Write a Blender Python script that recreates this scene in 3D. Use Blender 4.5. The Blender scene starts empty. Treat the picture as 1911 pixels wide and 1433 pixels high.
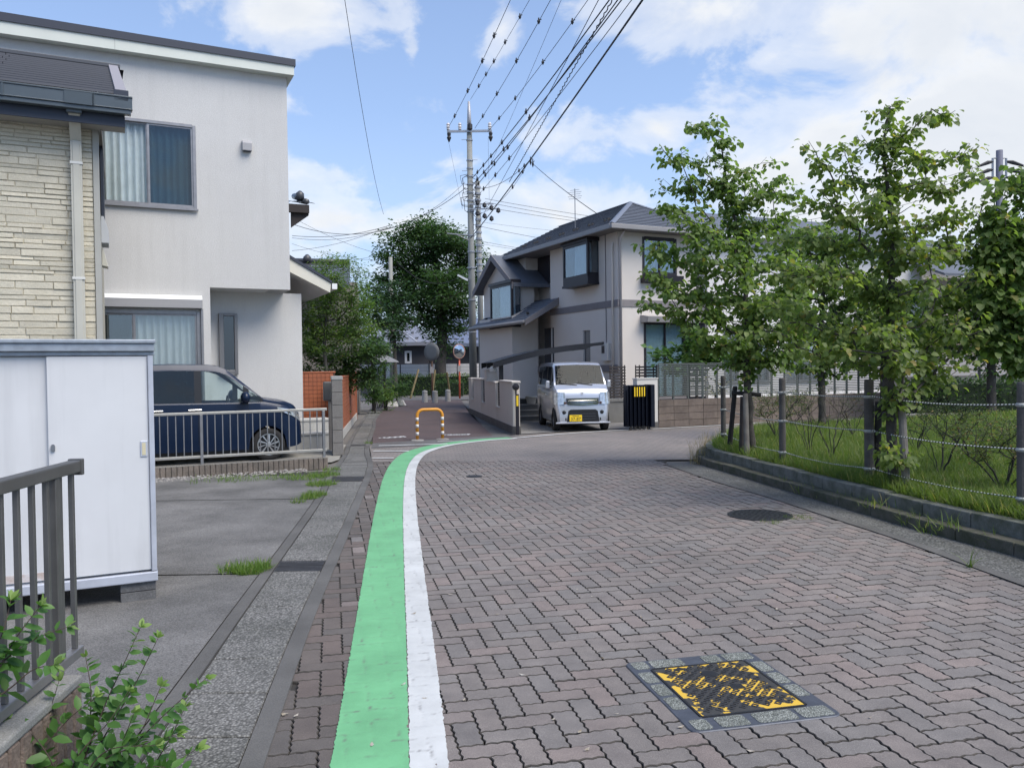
import bpy, bmesh, math, random
from mathutils import Vector, Matrix
random.seed(11)
SC = bpy.context.scene
COL = SC.collection
R = math.radians
# ------------------------------------------------------------------ camera
FPX, CAM_H, PITCH, ROLL = 1500.0, 1.65, R(1.07), R(0.76)
_fw = Vector((0, math.cos(PITCH), -math.sin(PITCH)))
_r0 = Vector((1, 0, 0)); _u0 = _r0.cross(_fw)
_rt = math.cos(ROLL) * _r0 - math.sin(ROLL) * _u0
_up = math.sin(ROLL) * _r0 + math.cos(ROLL) * _u0
CAM = Vector((0, 0, CAM_H))
cd = bpy.data.cameras.new('camera'); cam = bpy.data.objects.new('camera', cd); COL.objects.link(cam)
cd.sensor_width = 36; cd.sensor_fit = 'HORIZONTAL'; cd.lens = 36 * FPX / 1911
cd.clip_start = 0.05; cd.clip_end = 3000
cam.matrix_world = Matrix(((_rt.x, _up.x, -_fw.x, 0), (_rt.y, _up.y, -_fw.y, 0), (_rt.z, _up.z, -_fw.z, CAM_H), (0, 0, 0, 1)))
SC.camera = cam
# ------------------------------------------------------------------ sky, sun, exposure
SUN_EL, SUN_AZ = R(54), R(124)          # azimuth clockwise from +Y (view direction)
SKY_STRENGTH, SUN_STRENGTH = 0.135, 2.7
SC.view_settings.view_transform = 'Standard'; SC.view_settings.look = 'None'
SC.view_settings.gamma = 1.0; SC.view_settings.use_curve_mapping = False
SC.view_settings.exposure = 0.74
SC.cycles.use_denoising = True
SC.cycles.max_bounces = 6; SC.cycles.transparent_max_bounces = 10; SC.cycles.use_adaptive_sampling = True; SC.cycles.adaptive_threshold = 0.025
SC.cycles.sample_clamp_indirect = 6.0

def nodes_of(m):
    m.use_nodes = True
    nt = m.node_tree; nt.nodes.clear()
    return nt, nt.nodes, nt.links

def N(nt, typ, **kw):
    n = nt.nodes.new(typ)
    for k, v in kw.items():
        if k.startswith('i_'):
            n.inputs[k[2:].replace('_', ' ')].default_value = v
        else:
            setattr(n, k, v)
    return n

def math_node(nt, op, a, b=None, clamp=False):
    n = nt.nodes.new('ShaderNodeMath'); n.operation = op; n.use_clamp = clamp
    for i, x in enumerate((a, b)):
        if x is None: continue
        if isinstance(x, (int, float)): n.inputs[i].default_value = x
        else: nt.links.new(x, n.inputs[i])
    return n.outputs[0]

def ramp(nt, fac, stops, interp='LINEAR'):
    n = nt.nodes.new('ShaderNodeValToRGB'); n.color_ramp.interpolation = interp
    e = n.color_ramp.elements
    while len(e) < len(stops): e.new(0.5)
    for i, (p, c) in enumerate(stops):
        e[i].position = p; e[i].color = c if len(c) == 4 else (*c, 1)
    nt.links.new(fac, n.inputs[0])
    return n.outputs[0]

def mixc(nt, fac, a, b, typ='MIX'):
    n = nt.nodes.new('ShaderNodeMix'); n.data_type = 'RGBA'; n.blend_type = typ
    for s, x in ((0, fac), (6, a), (7, b)):
        if isinstance(x, (int, float)): n.inputs[s].default_value = x
        elif isinstance(x, tuple): n.inputs[s].default_value = x if len(x) == 4 else (*x, 1)
        else: nt.links.new(x, n.inputs[s])
    return n.outputs[2]

world = bpy.data.worlds.new('World'); SC.world = world
def build_world():
    nt, nd, lk = nodes_of(world)
    out = N(nt, 'ShaderNodeOutputWorld'); bg = N(nt, 'ShaderNodeBackground')
    sky = N(nt, 'ShaderNodeTexSky'); sky.sky_type = 'NISHITA'; sky.sun_disc = False
    sky.sun_elevation = SUN_EL; sky.sun_rotation = SUN_AZ
    sky.altitude = 0; sky.air_density = 1.0; sky.dust_density = 0.6; sky.ozone_density = 2.0
    tc = N(nt, 'ShaderNodeTexCoord')
    sep = N(nt, 'ShaderNodeSeparateXYZ'); lk.new(tc.outputs['Generated'], sep.inputs[0])
    def fbm(off, scale, det, rough, dist=0.0):
        mp = N(nt, 'ShaderNodeMapping'); lk.new(tc.outputs['Generated'], mp.inputs[0])
        mp.inputs['Location'].default_value = off; mp.inputs['Scale'].default_value = (1, 1, 1.55)
        n = N(nt, 'ShaderNodeTexNoise', i_Scale=scale, i_Detail=det, i_Roughness=rough, i_Distortion=dist); lk.new(mp.outputs[0], n.inputs['Vector']); return n.outputs[0]
    o = CLOUD_LOC
    f0 = fbm(o, 6.5, 9.0, .58, .35); f1 = fbm((o[0], o[1], o[2] + .035), 6.5, 5.0, .58, .35)
    wide = fbm((o[0] + 3, o[1], o[2]), 1.7, 3.0, .5)
    # cumulus banks, as elliptical patches of the dome with fractal edges; the same field goes on all round
    den = math_node(nt, 'MULTIPLY', math_node(nt, 'SUBTRACT', wide, .53), 2.2)
    for (px, py, rx, ry, amp) in CLOUD_BANKS:
        dv = Vector(_dir(px, py)).normalized()
        sb = N(nt, 'ShaderNodeVectorMath', operation='SUBTRACT'); lk.new(tc.outputs['Generated'], sb.inputs[0]); sb.inputs[1].default_value = dv
        ml = N(nt, 'ShaderNodeVectorMath', operation='MULTIPLY'); lk.new(sb.outputs[0], ml.inputs[0]); ml.inputs[1].default_value = (FPX / rx, FPX / rx, FPX / ry)
        le = N(nt, 'ShaderNodeVectorMath', operation='LENGTH'); lk.new(ml.outputs[0], le.inputs[0])
        g = math_node(nt, 'MULTIPLY', math_node(nt, 'SUBTRACT', 1.0, math_node(nt, 'MULTIPLY', le.outputs['Value'], .5), clamp=True), amp)
        den = math_node(nt, 'MAXIMUM', den, g)
    den = math_node(nt, 'ADD', den, math_node(nt, 'MULTIPLY', math_node(nt, 'SUBTRACT', f0, .5), 1.9))
    mask = ramp(nt, den, ((.30, (0, 0, 0)), (.52, (.5, .5, .5)), (.88, (1, 1, 1))), 'EASE')
    lit = math_node(nt, 'ADD', .5, math_node(nt, 'MULTIPLY', math_node(nt, 'SUBTRACT', f0, f1), 2.6), clamp=True)
    thin = ramp(nt, den, ((.55, (1, 1, 1)), (1.15, (.35, .35, .35))))
    cl = mixc(nt, math_node(nt, 'MULTIPLY', math_node(nt, 'ADD', .35, math_node(nt, 'MULTIPLY', lit, .9), clamp=True), thin), CLOUD_DARK, CLOUD_LIGHT)
    # thin veil that whitens the sky towards the horizon
    veil = ramp(nt, sep.outputs[2], ((0.0, (.86, .86, .86)), (0.15, (.62, .62, .62)), (0.30, (.36, .36, .36)), (0.5, (.24, .24, .24)), (1.0, (.2, .2, .2))))
    skyc = mixc(nt, 1.0, sky.outputs[0], SKY_TINT, 'MULTIPLY')
    base = mixc(nt, veil, skyc, (2.75, 3.35, 4.3))
    fin = mixc(nt, mask, base, cl)
    lk.new(fin, bg.inputs[0]); bg.inputs[1].default_value = SKY_STRENGTH
    lk.new(bg.outputs[0], out.inputs[0])
CLOUD_LOC = (3.1, 7.4, 0.0); SKY_TINT = (.73, .83, .98); CLOUD_LIGHT = (4.5, 4.55, 4.6); CLOUD_DARK = (3.2, 3.45, 3.85)
def _dir(px, py): return tuple(_fw + _rt * (px - 955.5) / FPX - _up * (py - 716.5) / FPX)
CLOUD_BANKS = [(1760, 70, 200, 120, 1.0), (1900, 220, 330, 190, 1.05), (1560, 250, 130, 80, .9), (1660, 150, 120, 80, .95), (1480, 330, 150, 80, .8), (1300, 20, 190, 55, .85), (1190, 55, 100, 40, .7),
               (540, 20, 170, 50, .8), (770, 90, 18, 34, .75), (940, 50, 45, 50, .6), (620, 330, 200, 45, .7), (700, 410, 380, 50, .75), (1225, 240, 66, 32, .75), (1050, 390, 300, 50, .75), (1500, 420, 450, 90, .8), (700, 500, 600, 70, .62), (1300, 520, 700, 80, .66), (1000, 250, 500, 60, .38), (850, 300, 120, 40, .5)]
world.cycles.sampling_method = 'MANUAL'; world.cycles.sample_map_resolution = 512
build_world()

sun = bpy.data.lights.new('sun', 'SUN'); sun.energy = SUN_STRENGTH; sun.angle = R(42); sun.color = (1.0, 0.915, 0.79)
so = bpy.data.objects.new('sun', sun); COL.objects.link(so)
sd = Vector((math.sin(SUN_AZ) * math.cos(SUN_EL), math.cos(SUN_AZ) * math.cos(SUN_EL), math.sin(SUN_EL)))
so.rotation_euler = (-sd).to_track_quat('-Z', 'Y').to_euler(); so.location = sd * 60

# ------------------------------------------------------------------ layout helpers: read a point of the photograph at a known depth or height
def ray(px, py): return _fw + _rt * ((px - 955.5) / FPX) - _up * ((py - 716.5) / FPX)
def G(px, py, z=0.0):
    d = ray(px, py); return CAM + d * ((z - CAM_H) / d.z)
def D(px, py, Y):
    d = ray(px, py); return CAM + d * (Y / d.y)
class Frame:
    """vertical-plane frame: local x along a facade, y inwards, z up"""
    def __init__(s, o, deg):
        s.o = Vector((o[0], o[1], 0)); s.a = R(deg)
        s.u = Vector((math.cos(s.a), math.sin(s.a), 0)); s.n = Vector((-math.sin(s.a), math.cos(s.a), 0))
    def w(s, x, y, z=0): return s.o + s.u * x + s.n * y + Vector((0, 0, z))
    def f(s, px, py, y=0.0):      # (x, z) where the sight line meets the plane local y
        d = ray(px, py); t = (y - (CAM - s.o).dot(s.n)) / d.dot(s.n); p = CAM + d * t - s.o
        return p.dot(s.u), p.z
    def g(s, px, py, x=0.0):      # (y, z) where the sight line meets the plane local x
        d = ray(px, py); t = (x - (CAM - s.o).dot(s.u)) / d.dot(s.u); p = CAM + d * t - s.o
        return p.dot(s.n), p.z
    def loc(s, p): q = Vector(p) - s.o; return q.dot(s.u), q.dot(s.n), q.z

# ------------------------------------------------------------------ objects
def tag(o, label=None, cat=None, group=None, kind=None):
    if label: o['label'] = label
    if cat: o['category'] = cat
    if group: o['group'] = group
    if kind: o['kind'] = kind
    return o
def thing(name, label, cat, loc=(0, 0, 0), rz=0.0, group=None):
    o = bpy.data.objects.new(name, None); COL.objects.link(o); o.empty_display_size = 0.2
    o.location = loc; o.rotation_euler = (0, 0, rz)
    return tag(o, label, cat, group)
def fthing(name, label, cat, fr, group=None):
    return thing(name, label, cat, fr.o, fr.a, group)
def inst(src, parent=None, loc=None, rot=None, scale=None):
    c = src.copy(); COL.objects.link(c)
    c.parent = parent if parent is not None else src.parent
    if loc is not None: c.location = loc
    if rot is not None: c.rotation_euler = rot
    if scale is not None: c.scale = scale
    return c
def copy_tree(o, parent=None):
    c = o.copy(); COL.objects.link(c); c.parent = parent
    for ch in o.children: copy_tree(ch, c)
    return c

class MB:
    def __init__(s): s.v = []; s.f = []; s.m = []; s.t = []
    def add(s, vs, fs, m=0, tint=0.0):
        b = len(s.v); s.v += [tuple(v) for v in vs]
        for f in fs: s.f.append([b + i for i in f]); s.m.append(m); s.t.append(tint)
        return s
    def box(s, x0, x1, y0, y1, z0, z1, m=0, M=None, tint=0.0):
        vs = [Vector((x, y, z)) for z in (z0, z1) for y in (y0, y1) for x in (x0, x1)]
        if M is not None: vs = [M @ v for v in vs]
        return s.add(vs, [(0, 2, 3, 1), (4, 5, 7, 6), (0, 1, 5, 4), (2, 6, 7, 3), (0, 4, 6, 2), (1, 3, 7, 5)], m, tint)
    def cbox(s, c, sz, m=0, rot=None):
        M = Matrix.Translation(c) @ (rot.to_matrix().to_4x4() if rot else Matrix())
        h = [q / 2 for q in sz]
        return s.box(-h[0], h[0], -h[1], h[1], -h[2], h[2], m, M)
    def quad(s, a, b, c, d, m=0): return s.add([a, b, c, d], [(0, 1, 2, 3)], m)
    def poly(s, pts, m=0): return s.add(pts, [tuple(range(len(pts)))], m)
    def prism(s, pts, vec, m=0):      # extrude a polygon by a vector
        n = len(pts); vec = Vector(vec); a = [Vector(p) for p in pts]; b = [p + vec for p in a]
        fs = [tuple(reversed(range(n))), tuple(range(n, 2 * n))] + [(i, (i + 1) % n, n + (i + 1) % n, n + i) for i in range(n)]
        return s.add(a + b, fs, m)
    def tube(s, pts, r, n=8, m=0, caps=True):
        pts = [Vector(p) for p in pts]; k = len(pts)
        rs = r if isinstance(r, (list, tuple)) else [r] * k
        b = len(s.v); ref = None
        for i, p in enumerate(pts):
            d = (pts[min(i + 1, k - 1)] - pts[max(i - 1, 0)])
            d = d.normalized() if d.length > 1e-9 else Vector((0, 0, 1))
            if ref is None: ref = d.orthogonal().normalized()
            ref = (ref - d * ref.dot(d)); ref = ref.normalized() if ref.length > 1e-6 else d.orthogonal().normalized()
            q = d.cross(ref)
            for j in range(n):
                a = 2 * math.pi * j / n
                s.v.append(tuple(p + (ref * math.cos(a) + q * math.sin(a)) * rs[i]))
        for i in range(k - 1):
            for j in range(n):
                s.f.append([b + i * n + j, b + i * n + (j + 1) % n, b + (i + 1) * n + (j + 1) % n, b + (i + 1) * n + j]); s.m.append(m); s.t.append(0)
        if caps:
            s.f.append([b + j for j in reversed(range(n))]); s.m.append(m); s.t.append(0)
            s.f.append([b + (k - 1) * n + j for j in range(n)]); s.m.append(m); s.t.append(0)
        return s
    def lathe(s, prof, c=(0, 0, 0), n=16, m=0, axis='Z', caps=True):   # prof: (radius, height)
        b = len(s.v); c = Vector(c)
        for (r, h) in prof:
            for j in range(n):
                a = 2 * math.pi * j / n; p = (r * math.cos(a), r * math.sin(a), h)
                if axis == 'Y': p = (p[0], p[2], p[1])
                if axis == 'X': p = (p[2], p[0], p[1])
                s.v.append(tuple(c + Vector(p)))
        for i in range(len(prof) - 1):
            for j in range(n):
                s.f.append([b + i * n + j, b + i * n + (j + 1) % n, b + (i + 1) * n + (j + 1) % n, b + (i + 1) * n + j]); s.m.append(m); s.t.append(0)
        if caps:
            s.f.append([b + j for j in reversed(range(n))]); s.m.append(m); s.t.append(0)
            s.f.append([b + (len(prof) - 1) * n + j for j in range(n)]); s.m.append(m); s.t.append(0)
        return s
    def mesh(s, name, mats, smooth=False, tint=False):
        me = bpy.data.meshes.new(name); me.from_pydata(s.v, [], s.f)
        for m in (mats if isinstance(mats, (list, tuple)) else [mats]): me.materials.append(m)
        me.polygons.foreach_set('material_index', s.m)
        if tint:
            at = me.attributes.new('tint', 'FLOAT', 'FACE'); at.data.foreach_set('value', s.t)
        bm = bmesh.new(); bm.from_mesh(me); bmesh.ops.recalc_face_normals(bm, faces=bm.faces); bm.to_mesh(me); bm.free()
        if smooth: me.shade_smooth()
        me.update(); return me
    def build(s, name, mats, parent=None, smooth=False, bevel=0.0, tint=False, segs=2, autosmooth=None):
        me = s.mesh(name, mats, smooth or bevel > 0 and False, tint)
        o = bpy.data.objects.new(name, me); COL.objects.link(o); o.parent = parent
        if bevel:
            md = o.modifiers.new('bevel', 'BEVEL'); md.width = bevel; md.segments = segs; md.limit_method = 'ANGLE'; md.angle_limit = R(40)
        if autosmooth:
            me.shade_smooth()
            try: me.set_sharp_from_angle(angle=R(autosmooth))
            except Exception: pass
        return o

def wall_holes(mb, W, zb, zt, holes, y=0.0, depth=0.12, m=0, x0=0.0, axis='x', inward=1.0):
    """a facade in the plane local y (axis x) or local x (axis y) with rectangular openings and reveals"""
    xs = sorted({x0, W} | {h[0] for h in holes} | {h[1] for h in holes})
    zs = sorted({zb, zt} | {h[2] for h in holes} | {h[3] for h in holes})
    P = (lambda a, d, z: (a, d, z)) if axis == 'x' else (lambda a, d, z: (d, a, z))
    for i in range(len(xs) - 1):
        for j in range(len(zs) - 1):
            cx, cz = (xs[i] + xs[i + 1]) / 2, (zs[j] + zs[j + 1]) / 2
            if any(h[0] < cx < h[1] and h[2] < cz < h[3] for h in holes): continue
            mb.quad(P(xs[i], y, zs[j]), P(xs[i + 1], y, zs[j]), P(xs[i + 1], y, zs[j + 1]), P(xs[i], y, zs[j + 1]), m)
    yb = y + depth * inward
    for h in holes:
        a, b, c, d = h[:4]
        mb.quad(P(a, y, c), P(a, yb, c), P(a, yb, d), P(a, y, d), m); mb.quad(P(b, y, c), P(b, yb, c), P(b, yb, d), P(b, y, d), m)
        mb.quad(P(a, y, c), P(b, y, c), P(b, yb, c), P(a, yb, c), m); mb.quad(P(a, y, d), P(b, y, d), P(b, yb, d), P(a, yb, d), m)

# ------------------------------------------------------------------ materials
MATS = {}
def mat(name, col, rough=0.7, metal=0.0, var=0.0, vscale=3.0, col2=None, bump=0.0, bscale=30.0, spec=0.5, fine=0.0, fscale=120.0, coat=0.0, streak=0.0, detail=4.0, transl=0.0):
    if name in MATS: return MATS[name]
    m = bpy.data.materials.new(name); nt, nd, lk = nodes_of(m)
    out = N(nt, 'ShaderNodeOutputMaterial'); b = N(nt, 'ShaderNodeBsdfPrincipled')
    b.inputs['Roughness'].default_value = rough; b.inputs['Metallic'].default_value = metal
    b.inputs['Specular IOR Level'].default_value = spec; b.inputs['Coat Weight'].default_value = coat; b.inputs['Coat Roughness'].default_value = 0.04
    geo = N(nt, 'ShaderNodeNewGeometry'); c = None
    if col2 or var:
        c2 = col2 or tuple(x * (1 - var) for x in col)
        n1 = N(nt, 'ShaderNodeTexNoise', i_Scale=vscale, i_Detail=detail, i_Roughness=0.6); lk.new(geo.outputs['Position'], n1.inputs['Vector'])
        c = mixc(nt, ramp(nt, n1.outputs[0], ((0.35, (0, 0, 0)), (0.65, (1, 1, 1)))), tuple(col), tuple(c2))
    if streak:
        mp = N(nt, 'ShaderNodeMapping'); lk.new(geo.outputs['Position'], mp.inputs[0]); mp.inputs['Scale'].default_value = (5, 5, 0.35)
        n3 = N(nt, 'ShaderNodeTexNoise', i_Scale=1.6, i_Detail=5.0, i_Roughness=0.6); lk.new(mp.outputs[0], n3.inputs['Vector'])
        c = mixc(nt, math_node(nt, 'MULTIPLY', ramp(nt, n3.outputs[0], ((0.5, (0, 0, 0)), (0.75, (1, 1, 1)))), streak), c if c else tuple(col), tuple(x * 0.45 for x in col))
    if fine:
        n2 = N(nt, 'ShaderNodeTexNoise', i_Scale=fscale, i_Detail=3.0, i_Roughness=0.7); lk.new(geo.outputs['Position'], n2.inputs['Vector'])
        k = ramp(nt, n2.outputs[0], ((0.3, (1 - fine,) * 3), (0.7, (1 + fine,) * 3)))
        c = mixc(nt, 1.0, c if c else tuple(col), k, 'MULTIPLY')
    if c is None: b.inputs['Base Color'].default_value = (*col, 1)
    else: lk.new(c, b.inputs['Base Color'])
    if bump:
        nb = N(nt, 'ShaderNodeTexNoise', i_Scale=bscale, i_Detail=5.0, i_Roughness=0.65); lk.new(geo.outputs['Position'], nb.inputs['Vector'])
        bp = N(nt, 'ShaderNodeBump', i_Strength=bump, i_Distance=0.02); lk.new(nb.outputs[0], bp.inputs['Height']); lk.new(bp.outputs[0], b.inputs['Normal'])
    if transl:
        tr = N(nt, 'ShaderNodeBsdfTranslucent'); 
        if c is None: tr.inputs[0].default_value = (*col, 1)
        else: lk.new(c, tr.inputs[0])
        mx = N(nt, 'ShaderNodeMixShader', i_Fac=transl); lk.new(b.outputs[0], mx.inputs[1]); lk.new(tr.outputs[0], mx.inputs[2]); lk.new(mx.outputs[0], out.inputs[0])
    else: lk.new(b.outputs[0], out.inputs[0])
    MATS[name] = m; return m

def glass_mat(name, tint=(0.75, 0.85, 0.88), refl=0.12):
    if name in MATS: return MATS[name]
    m = bpy.data.materials.new(name); nt, nd, lk = nodes_of(m)
    out = N(nt, 'ShaderNodeOutputMaterial'); tr = N(nt, 'ShaderNodeBsdfTransparent'); tr.inputs[0].default_value = (*tint, 1)
    gl = N(nt, 'ShaderNodeBsdfGlossy'); gl.inputs['Roughness'].default_value = 0.02; gl.inputs[0].default_value = (0.9, 0.95, 1, 1)
    lw = N(nt, 'ShaderNodeLayerWeight', i_Blend=0.5)
    fac = math_node(nt, 'ADD', refl, math_node(nt, 'MULTIPLY', math_node(nt, 'POWER', lw.outputs['Facing'], 4.0), 0.6), clamp=True)
    mx = N(nt, 'ShaderNodeMixShader'); lk.new(fac, mx.inputs[0]); lk.new(tr.outputs[0], mx.inputs[1]); lk.new(gl.outputs[0], mx.inputs[2])
    lk.new(mx.outputs[0], out.inputs[0]); MATS[name] = m; return m

def leaf_mat(name, c1, c2, c3=None, transl=0.35, rough=0.5):
    if name in MATS: return MATS[name]
    m = bpy.data.materials.new(name); nt, nd, lk = nodes_of(m)
    out = N(nt, 'ShaderNodeOutputMaterial'); b = N(nt, 'ShaderNodeBsdfPrincipled'); b.inputs['Roughness'].default_value = rough
    b.inputs['Specular IOR Level'].default_value = 0.35
    at = N(nt, 'ShaderNodeAttribute'); at.attribute_name = 'tint'
    stops = ((0.0, c1), (0.8, c2), (1.0, c3 or c2))
    c = ramp(nt, at.outputs['Fac'], stops)
    geo = N(nt, 'ShaderNodeNewGeometry')
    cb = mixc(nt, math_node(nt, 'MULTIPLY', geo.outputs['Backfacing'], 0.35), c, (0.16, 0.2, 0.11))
    lk.new(cb, b.inputs['Base Color'])
    tr = N(nt, 'ShaderNodeBsdfTranslucent'); lk.new(mixc(nt, 1.0, c, (1.5, 1.7, 0.7), 'MULTIPLY'), tr.inputs[0])
    mx = N(nt, 'ShaderNodeMixShader', i_Fac=transl); lk.new(b.outputs[0], mx.inputs[1]); lk.new(tr.outputs[0], mx.inputs[2]); lk.new(mx.outputs[0], out.inputs[0])
    MATS[name] = m; return m
def spline(pts, step=0.15):
    """Catmull-Rom through 2D or 3D points, resampled"""
    P = [Vector(p) for p in pts]; P = [P[0] * 2 - P[1]] + P + [P[-1] * 2 - P[-2]]; o = []
    for i in range(1, len(P) - 2):
        n = max(1, int((P[i + 1] - P[i]).length / step))
        for k in range(n):
            t = k / n; a, b, c, d = P[i - 1:i + 3]
            o.append(0.5 * ((2 * b) + (c - a) * t + (2 * a - 5 * b + 4 * c - d) * t * t + (3 * b - a - 3 * c + d) * t ** 3))
    o.append(P[-2]); return o
def at_y(pl, y):
    """x of a polyline (increasing y) at y"""
    if y <= pl[0][1]: a, b = pl[0], pl[1]
    elif y >= pl[-1][1]: a, b = pl[-2], pl[-1]
    else:
        for a, b in zip(pl, pl[1:]):
            if a[1] <= y <= b[1]: break
    return a[0] + (b[0] - a[0]) * (y - a[1]) / ((b[1] - a[1]) or 1e-9)
# ================================================================== THE SETTING: ground, paving, markings
def v2(p): return Vector((p[0], p[1]))
L0 = [(-1.15, -1.0), (-1.46, 1.5), (-1.76, 3.96), (-1.97, 5.66), (-2.54, 10.22), (-2.91, 12.54), (-3.35, 15.81), (-3.85, 18.8), (-4.71, 24.55), (-6.38, 36.36)]
L2 = [(-.55, -1.0), (-.90, 1.5), (-1.16, 3.33), (-1.45, 5.4), (-1.83, 8.59), (-2.47, 13.58), (-2.91, 15.75), (-3.29, 17.93), (-4.05, 23.1), (-4.82, 28.07), (-6.05, 38.5)]
L0 = [tuple(p) for p in spline(L0, .3)]; L2 = [tuple(p) for p in spline(L2, .3)]
L3 = [(x + .10, y) for x, y in L2]; L1 = [(x + .09, y) for x, y in L0]
R0 = [G(*q) for q in ((2350, 1255), (1911, 1093), (1810, 1056), (1677, 1007), (1588, 978), (1440, 930), (1330, 897), (1245, 868))]
R0 = [tuple(p) for p in spline([(p.x, p.y) for p in R0], .3)]
KB = [G(*q) for q in ((2350, 1175), (1911, 1044), (1844, 1024), (1711, 990), (1578, 950), (1440, 908), (1310, 868))]
KB = [tuple(p) for p in spline([(p.x, p.y) for p in KB], .3)]

def strip_between(A, B, y0, y1, n, z, mb, m=0):
    ys = [y0 + (y1 - y0) * i / n for i in range(n + 1)]
    for a, b in zip(ys, ys[1:]):
        mb.quad((at_y(A, a), a, z), (at_y(B, a), a, z), (at_y(B, b), b, z), (at_y(A, b), b, z), m)
    return mb

# ---- materials of the ground
def paver_mat(name='paver', k=(1, 1, 1)):
    m = bpy.data.materials.new(name); nt, nd, lk = nodes_of(m); MATS[name] = m
    out = N(nt, 'ShaderNodeOutputMaterial'); b = N(nt, 'ShaderNodeBsdfPrincipled'); b.inputs['Roughness'].default_value = 0.78
    at = N(nt, 'ShaderNodeAttribute'); at.attribute_name = 'tint'; oi = N(nt, 'ShaderNodeObjectInfo')
    f = math_node(nt, 'FRACT', math_node(nt, 'ADD', at.outputs['Fac'], oi.outputs['Random']))
    c = ramp(nt, f, ((0.0, (.190, .172, .160)), (0.25, (.210, .184, .170)), (0.45, (.196, .183, .174)), (0.62, (.216, .182, .168)), (0.75, (.228, .188, .172)), (0.88, (.170, .157, .150)), (1.0, (.192, .177, .167))))
    geo = N(nt, 'ShaderNodeNewGeometry')
    n1 = N(nt, 'ShaderNodeTexNoise', i_Scale=0.55, i_Detail=5.0, i_Roughness=0.6); lk.new(geo.outputs['Position'], n1.inputs['Vector'])
    c = mixc(nt, 1.0, c, ramp(nt, n1.outputs[0], ((0.28, (.72, .73, .74)), (0.72, (1.16, 1.15, 1.14)))), 'MULTIPLY')
    n2 = N(nt, 'ShaderNodeTexNoise', i_Scale=180.0, i_Detail=3.0, i_Roughness=0.75); lk.new(geo.outputs['Position'], n2.inputs['Vector'])
    c = mixc(nt, 1.0, c, ramp(nt, n2.outputs[0], ((0.3, (.66, .66, .66)), (0.55, (1, 1, 1)), (0.72, (1.5, 1.5, 1.5)))), 'MULTIPLY')
    vo = N(nt, 'ShaderNodeTexVoronoi', i_Scale=60.0); lk.new(geo.outputs['Position'], vo.inputs['Vector'])
    c = mixc(nt, ramp(nt, vo.outputs['Distance'], ((0.05, (.8, .8, .8)), (0.085, (0, 0, 0)))), c, (.36, .35, .34))
    n4 = N(nt, 'ShaderNodeTexNoise', i_Scale=7.0, i_Detail=4.0, i_Roughness=0.6); lk.new(geo.outputs['Position'], n4.inputs['Vector'])
    c = mixc(nt, 1.0, c, ramp(nt, n4.outputs[0], ((0.3, (.84, .84, .85)), (0.7, (1.1, 1.1, 1.1)))), 'MULTIPLY')
    if k != (1, 1, 1): c = mixc(nt, 1.0, c, k, 'MULTIPLY')
    lk.new(c, b.inputs['Base Color'])
    bp = N(nt, 'ShaderNodeBump', i_Strength=0.5, i_Distance=0.004); lk.new(n2.outputs[0], bp.inputs['Height']); lk.new(bp.outputs[0], b.inputs['Normal'])
    lk.new(b.outputs[0], out.inputs[0]); return m
PAVER = paver_mat(); PAVER_D = paver_mat('dirty_paver', (.62, .60, .58))      # grimy pavers by the gutters
JDIRT_SHADE = mat('joint_dirt_shade', (.075, .067, .060), .95, col2=(.035, .033, .03), vscale=6, fine=.3, fscale=150)  # dirt colour with joint shade painted in, on paver sides and chamfers
SAND = mat('joint_sand', (.035, .033, .032), .95, fine=.4, fscale=200)
def concrete(name, col, **kw):
    d = dict(rough=.85, var=.28, vscale=1.3, fine=.22, fscale=150, bump=.35, bscale=140); d.update(kw)
    return mat(name, col, **d)
DRIVE = concrete('drive_concrete', (.175, .172, .168), var=.0, col2=(.095, .094, .092), vscale=1.1, fine=.55, fscale=95, bump=.5)
GUT = concrete('gutter_edge', (.12, .118, .114), var=.35, fine=.3)
def aggregate(name, base, light, sc=70):
    m = bpy.data.materials.new(name); nt, nd, lk = nodes_of(m); MATS[name] = m
    out = N(nt, 'ShaderNodeOutputMaterial'); b = N(nt, 'ShaderNodeBsdfPrincipled'); b.inputs['Roughness'].default_value = 0.85
    geo = N(nt, 'ShaderNodeNewGeometry')
    v = N(nt, 'ShaderNodeTexVoronoi', i_Scale=float(sc)); lk.new(geo.outputs['Position'], v.inputs['Vector'])
    c = mixc(nt, ramp(nt, v.outputs['Color'], ((0.25, (0, 0, 0)), (0.9, (1, 1, 1)))), base, light)
    c = mixc(nt, 1.0, c, ramp(nt, v.outputs['Distance'], ((0.1, (1.1, 1.1, 1.1)), (0.75, (.38, .38, .38)))), 'MULTIPLY')
    n1 = N(nt, 'ShaderNodeTexNoise', i_Scale=1.6, i_Detail=6.0, i_Roughness=0.65); lk.new(geo.outputs['Position'], n1.inputs['Vector'])
    c = mixc(nt, 1.0, c, ramp(nt, n1.outputs[0], ((0.3, (.62, .64, .62)), (0.7, (1.15, 1.15, 1.15)))), 'MULTIPLY')
    lk.new(c, b.inputs['Base Color'])
    bp = N(nt, 'ShaderNodeBump', i_Strength=0.7, i_Distance=0.006); bp.invert = True; lk.new(v.outputs['Distance'], bp.inputs['Height']); lk.new(bp.outputs[0], b.inputs['Normal'])
    lk.new(b.outputs[0], out.inputs[0]); return m
SLAB = aggregate('gutter_slab', (.15, .148, .142), (.31, .305, .295), 75)
KSLAB = aggregate('kerb_strip_concrete', (.11, .11, .105), (.26, .26, .25), 60)

# ---- one sheet to the horizon
mb = MB(); mb.quad((-900, -60, -.035), (900, -60, -.035), (900, 1500, -.035), (-900, 1500, -.035))
tag(mb.build('ground', concrete('ground_earth', (.16, .15, .14), vscale=.3)), kind='structure')

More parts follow.
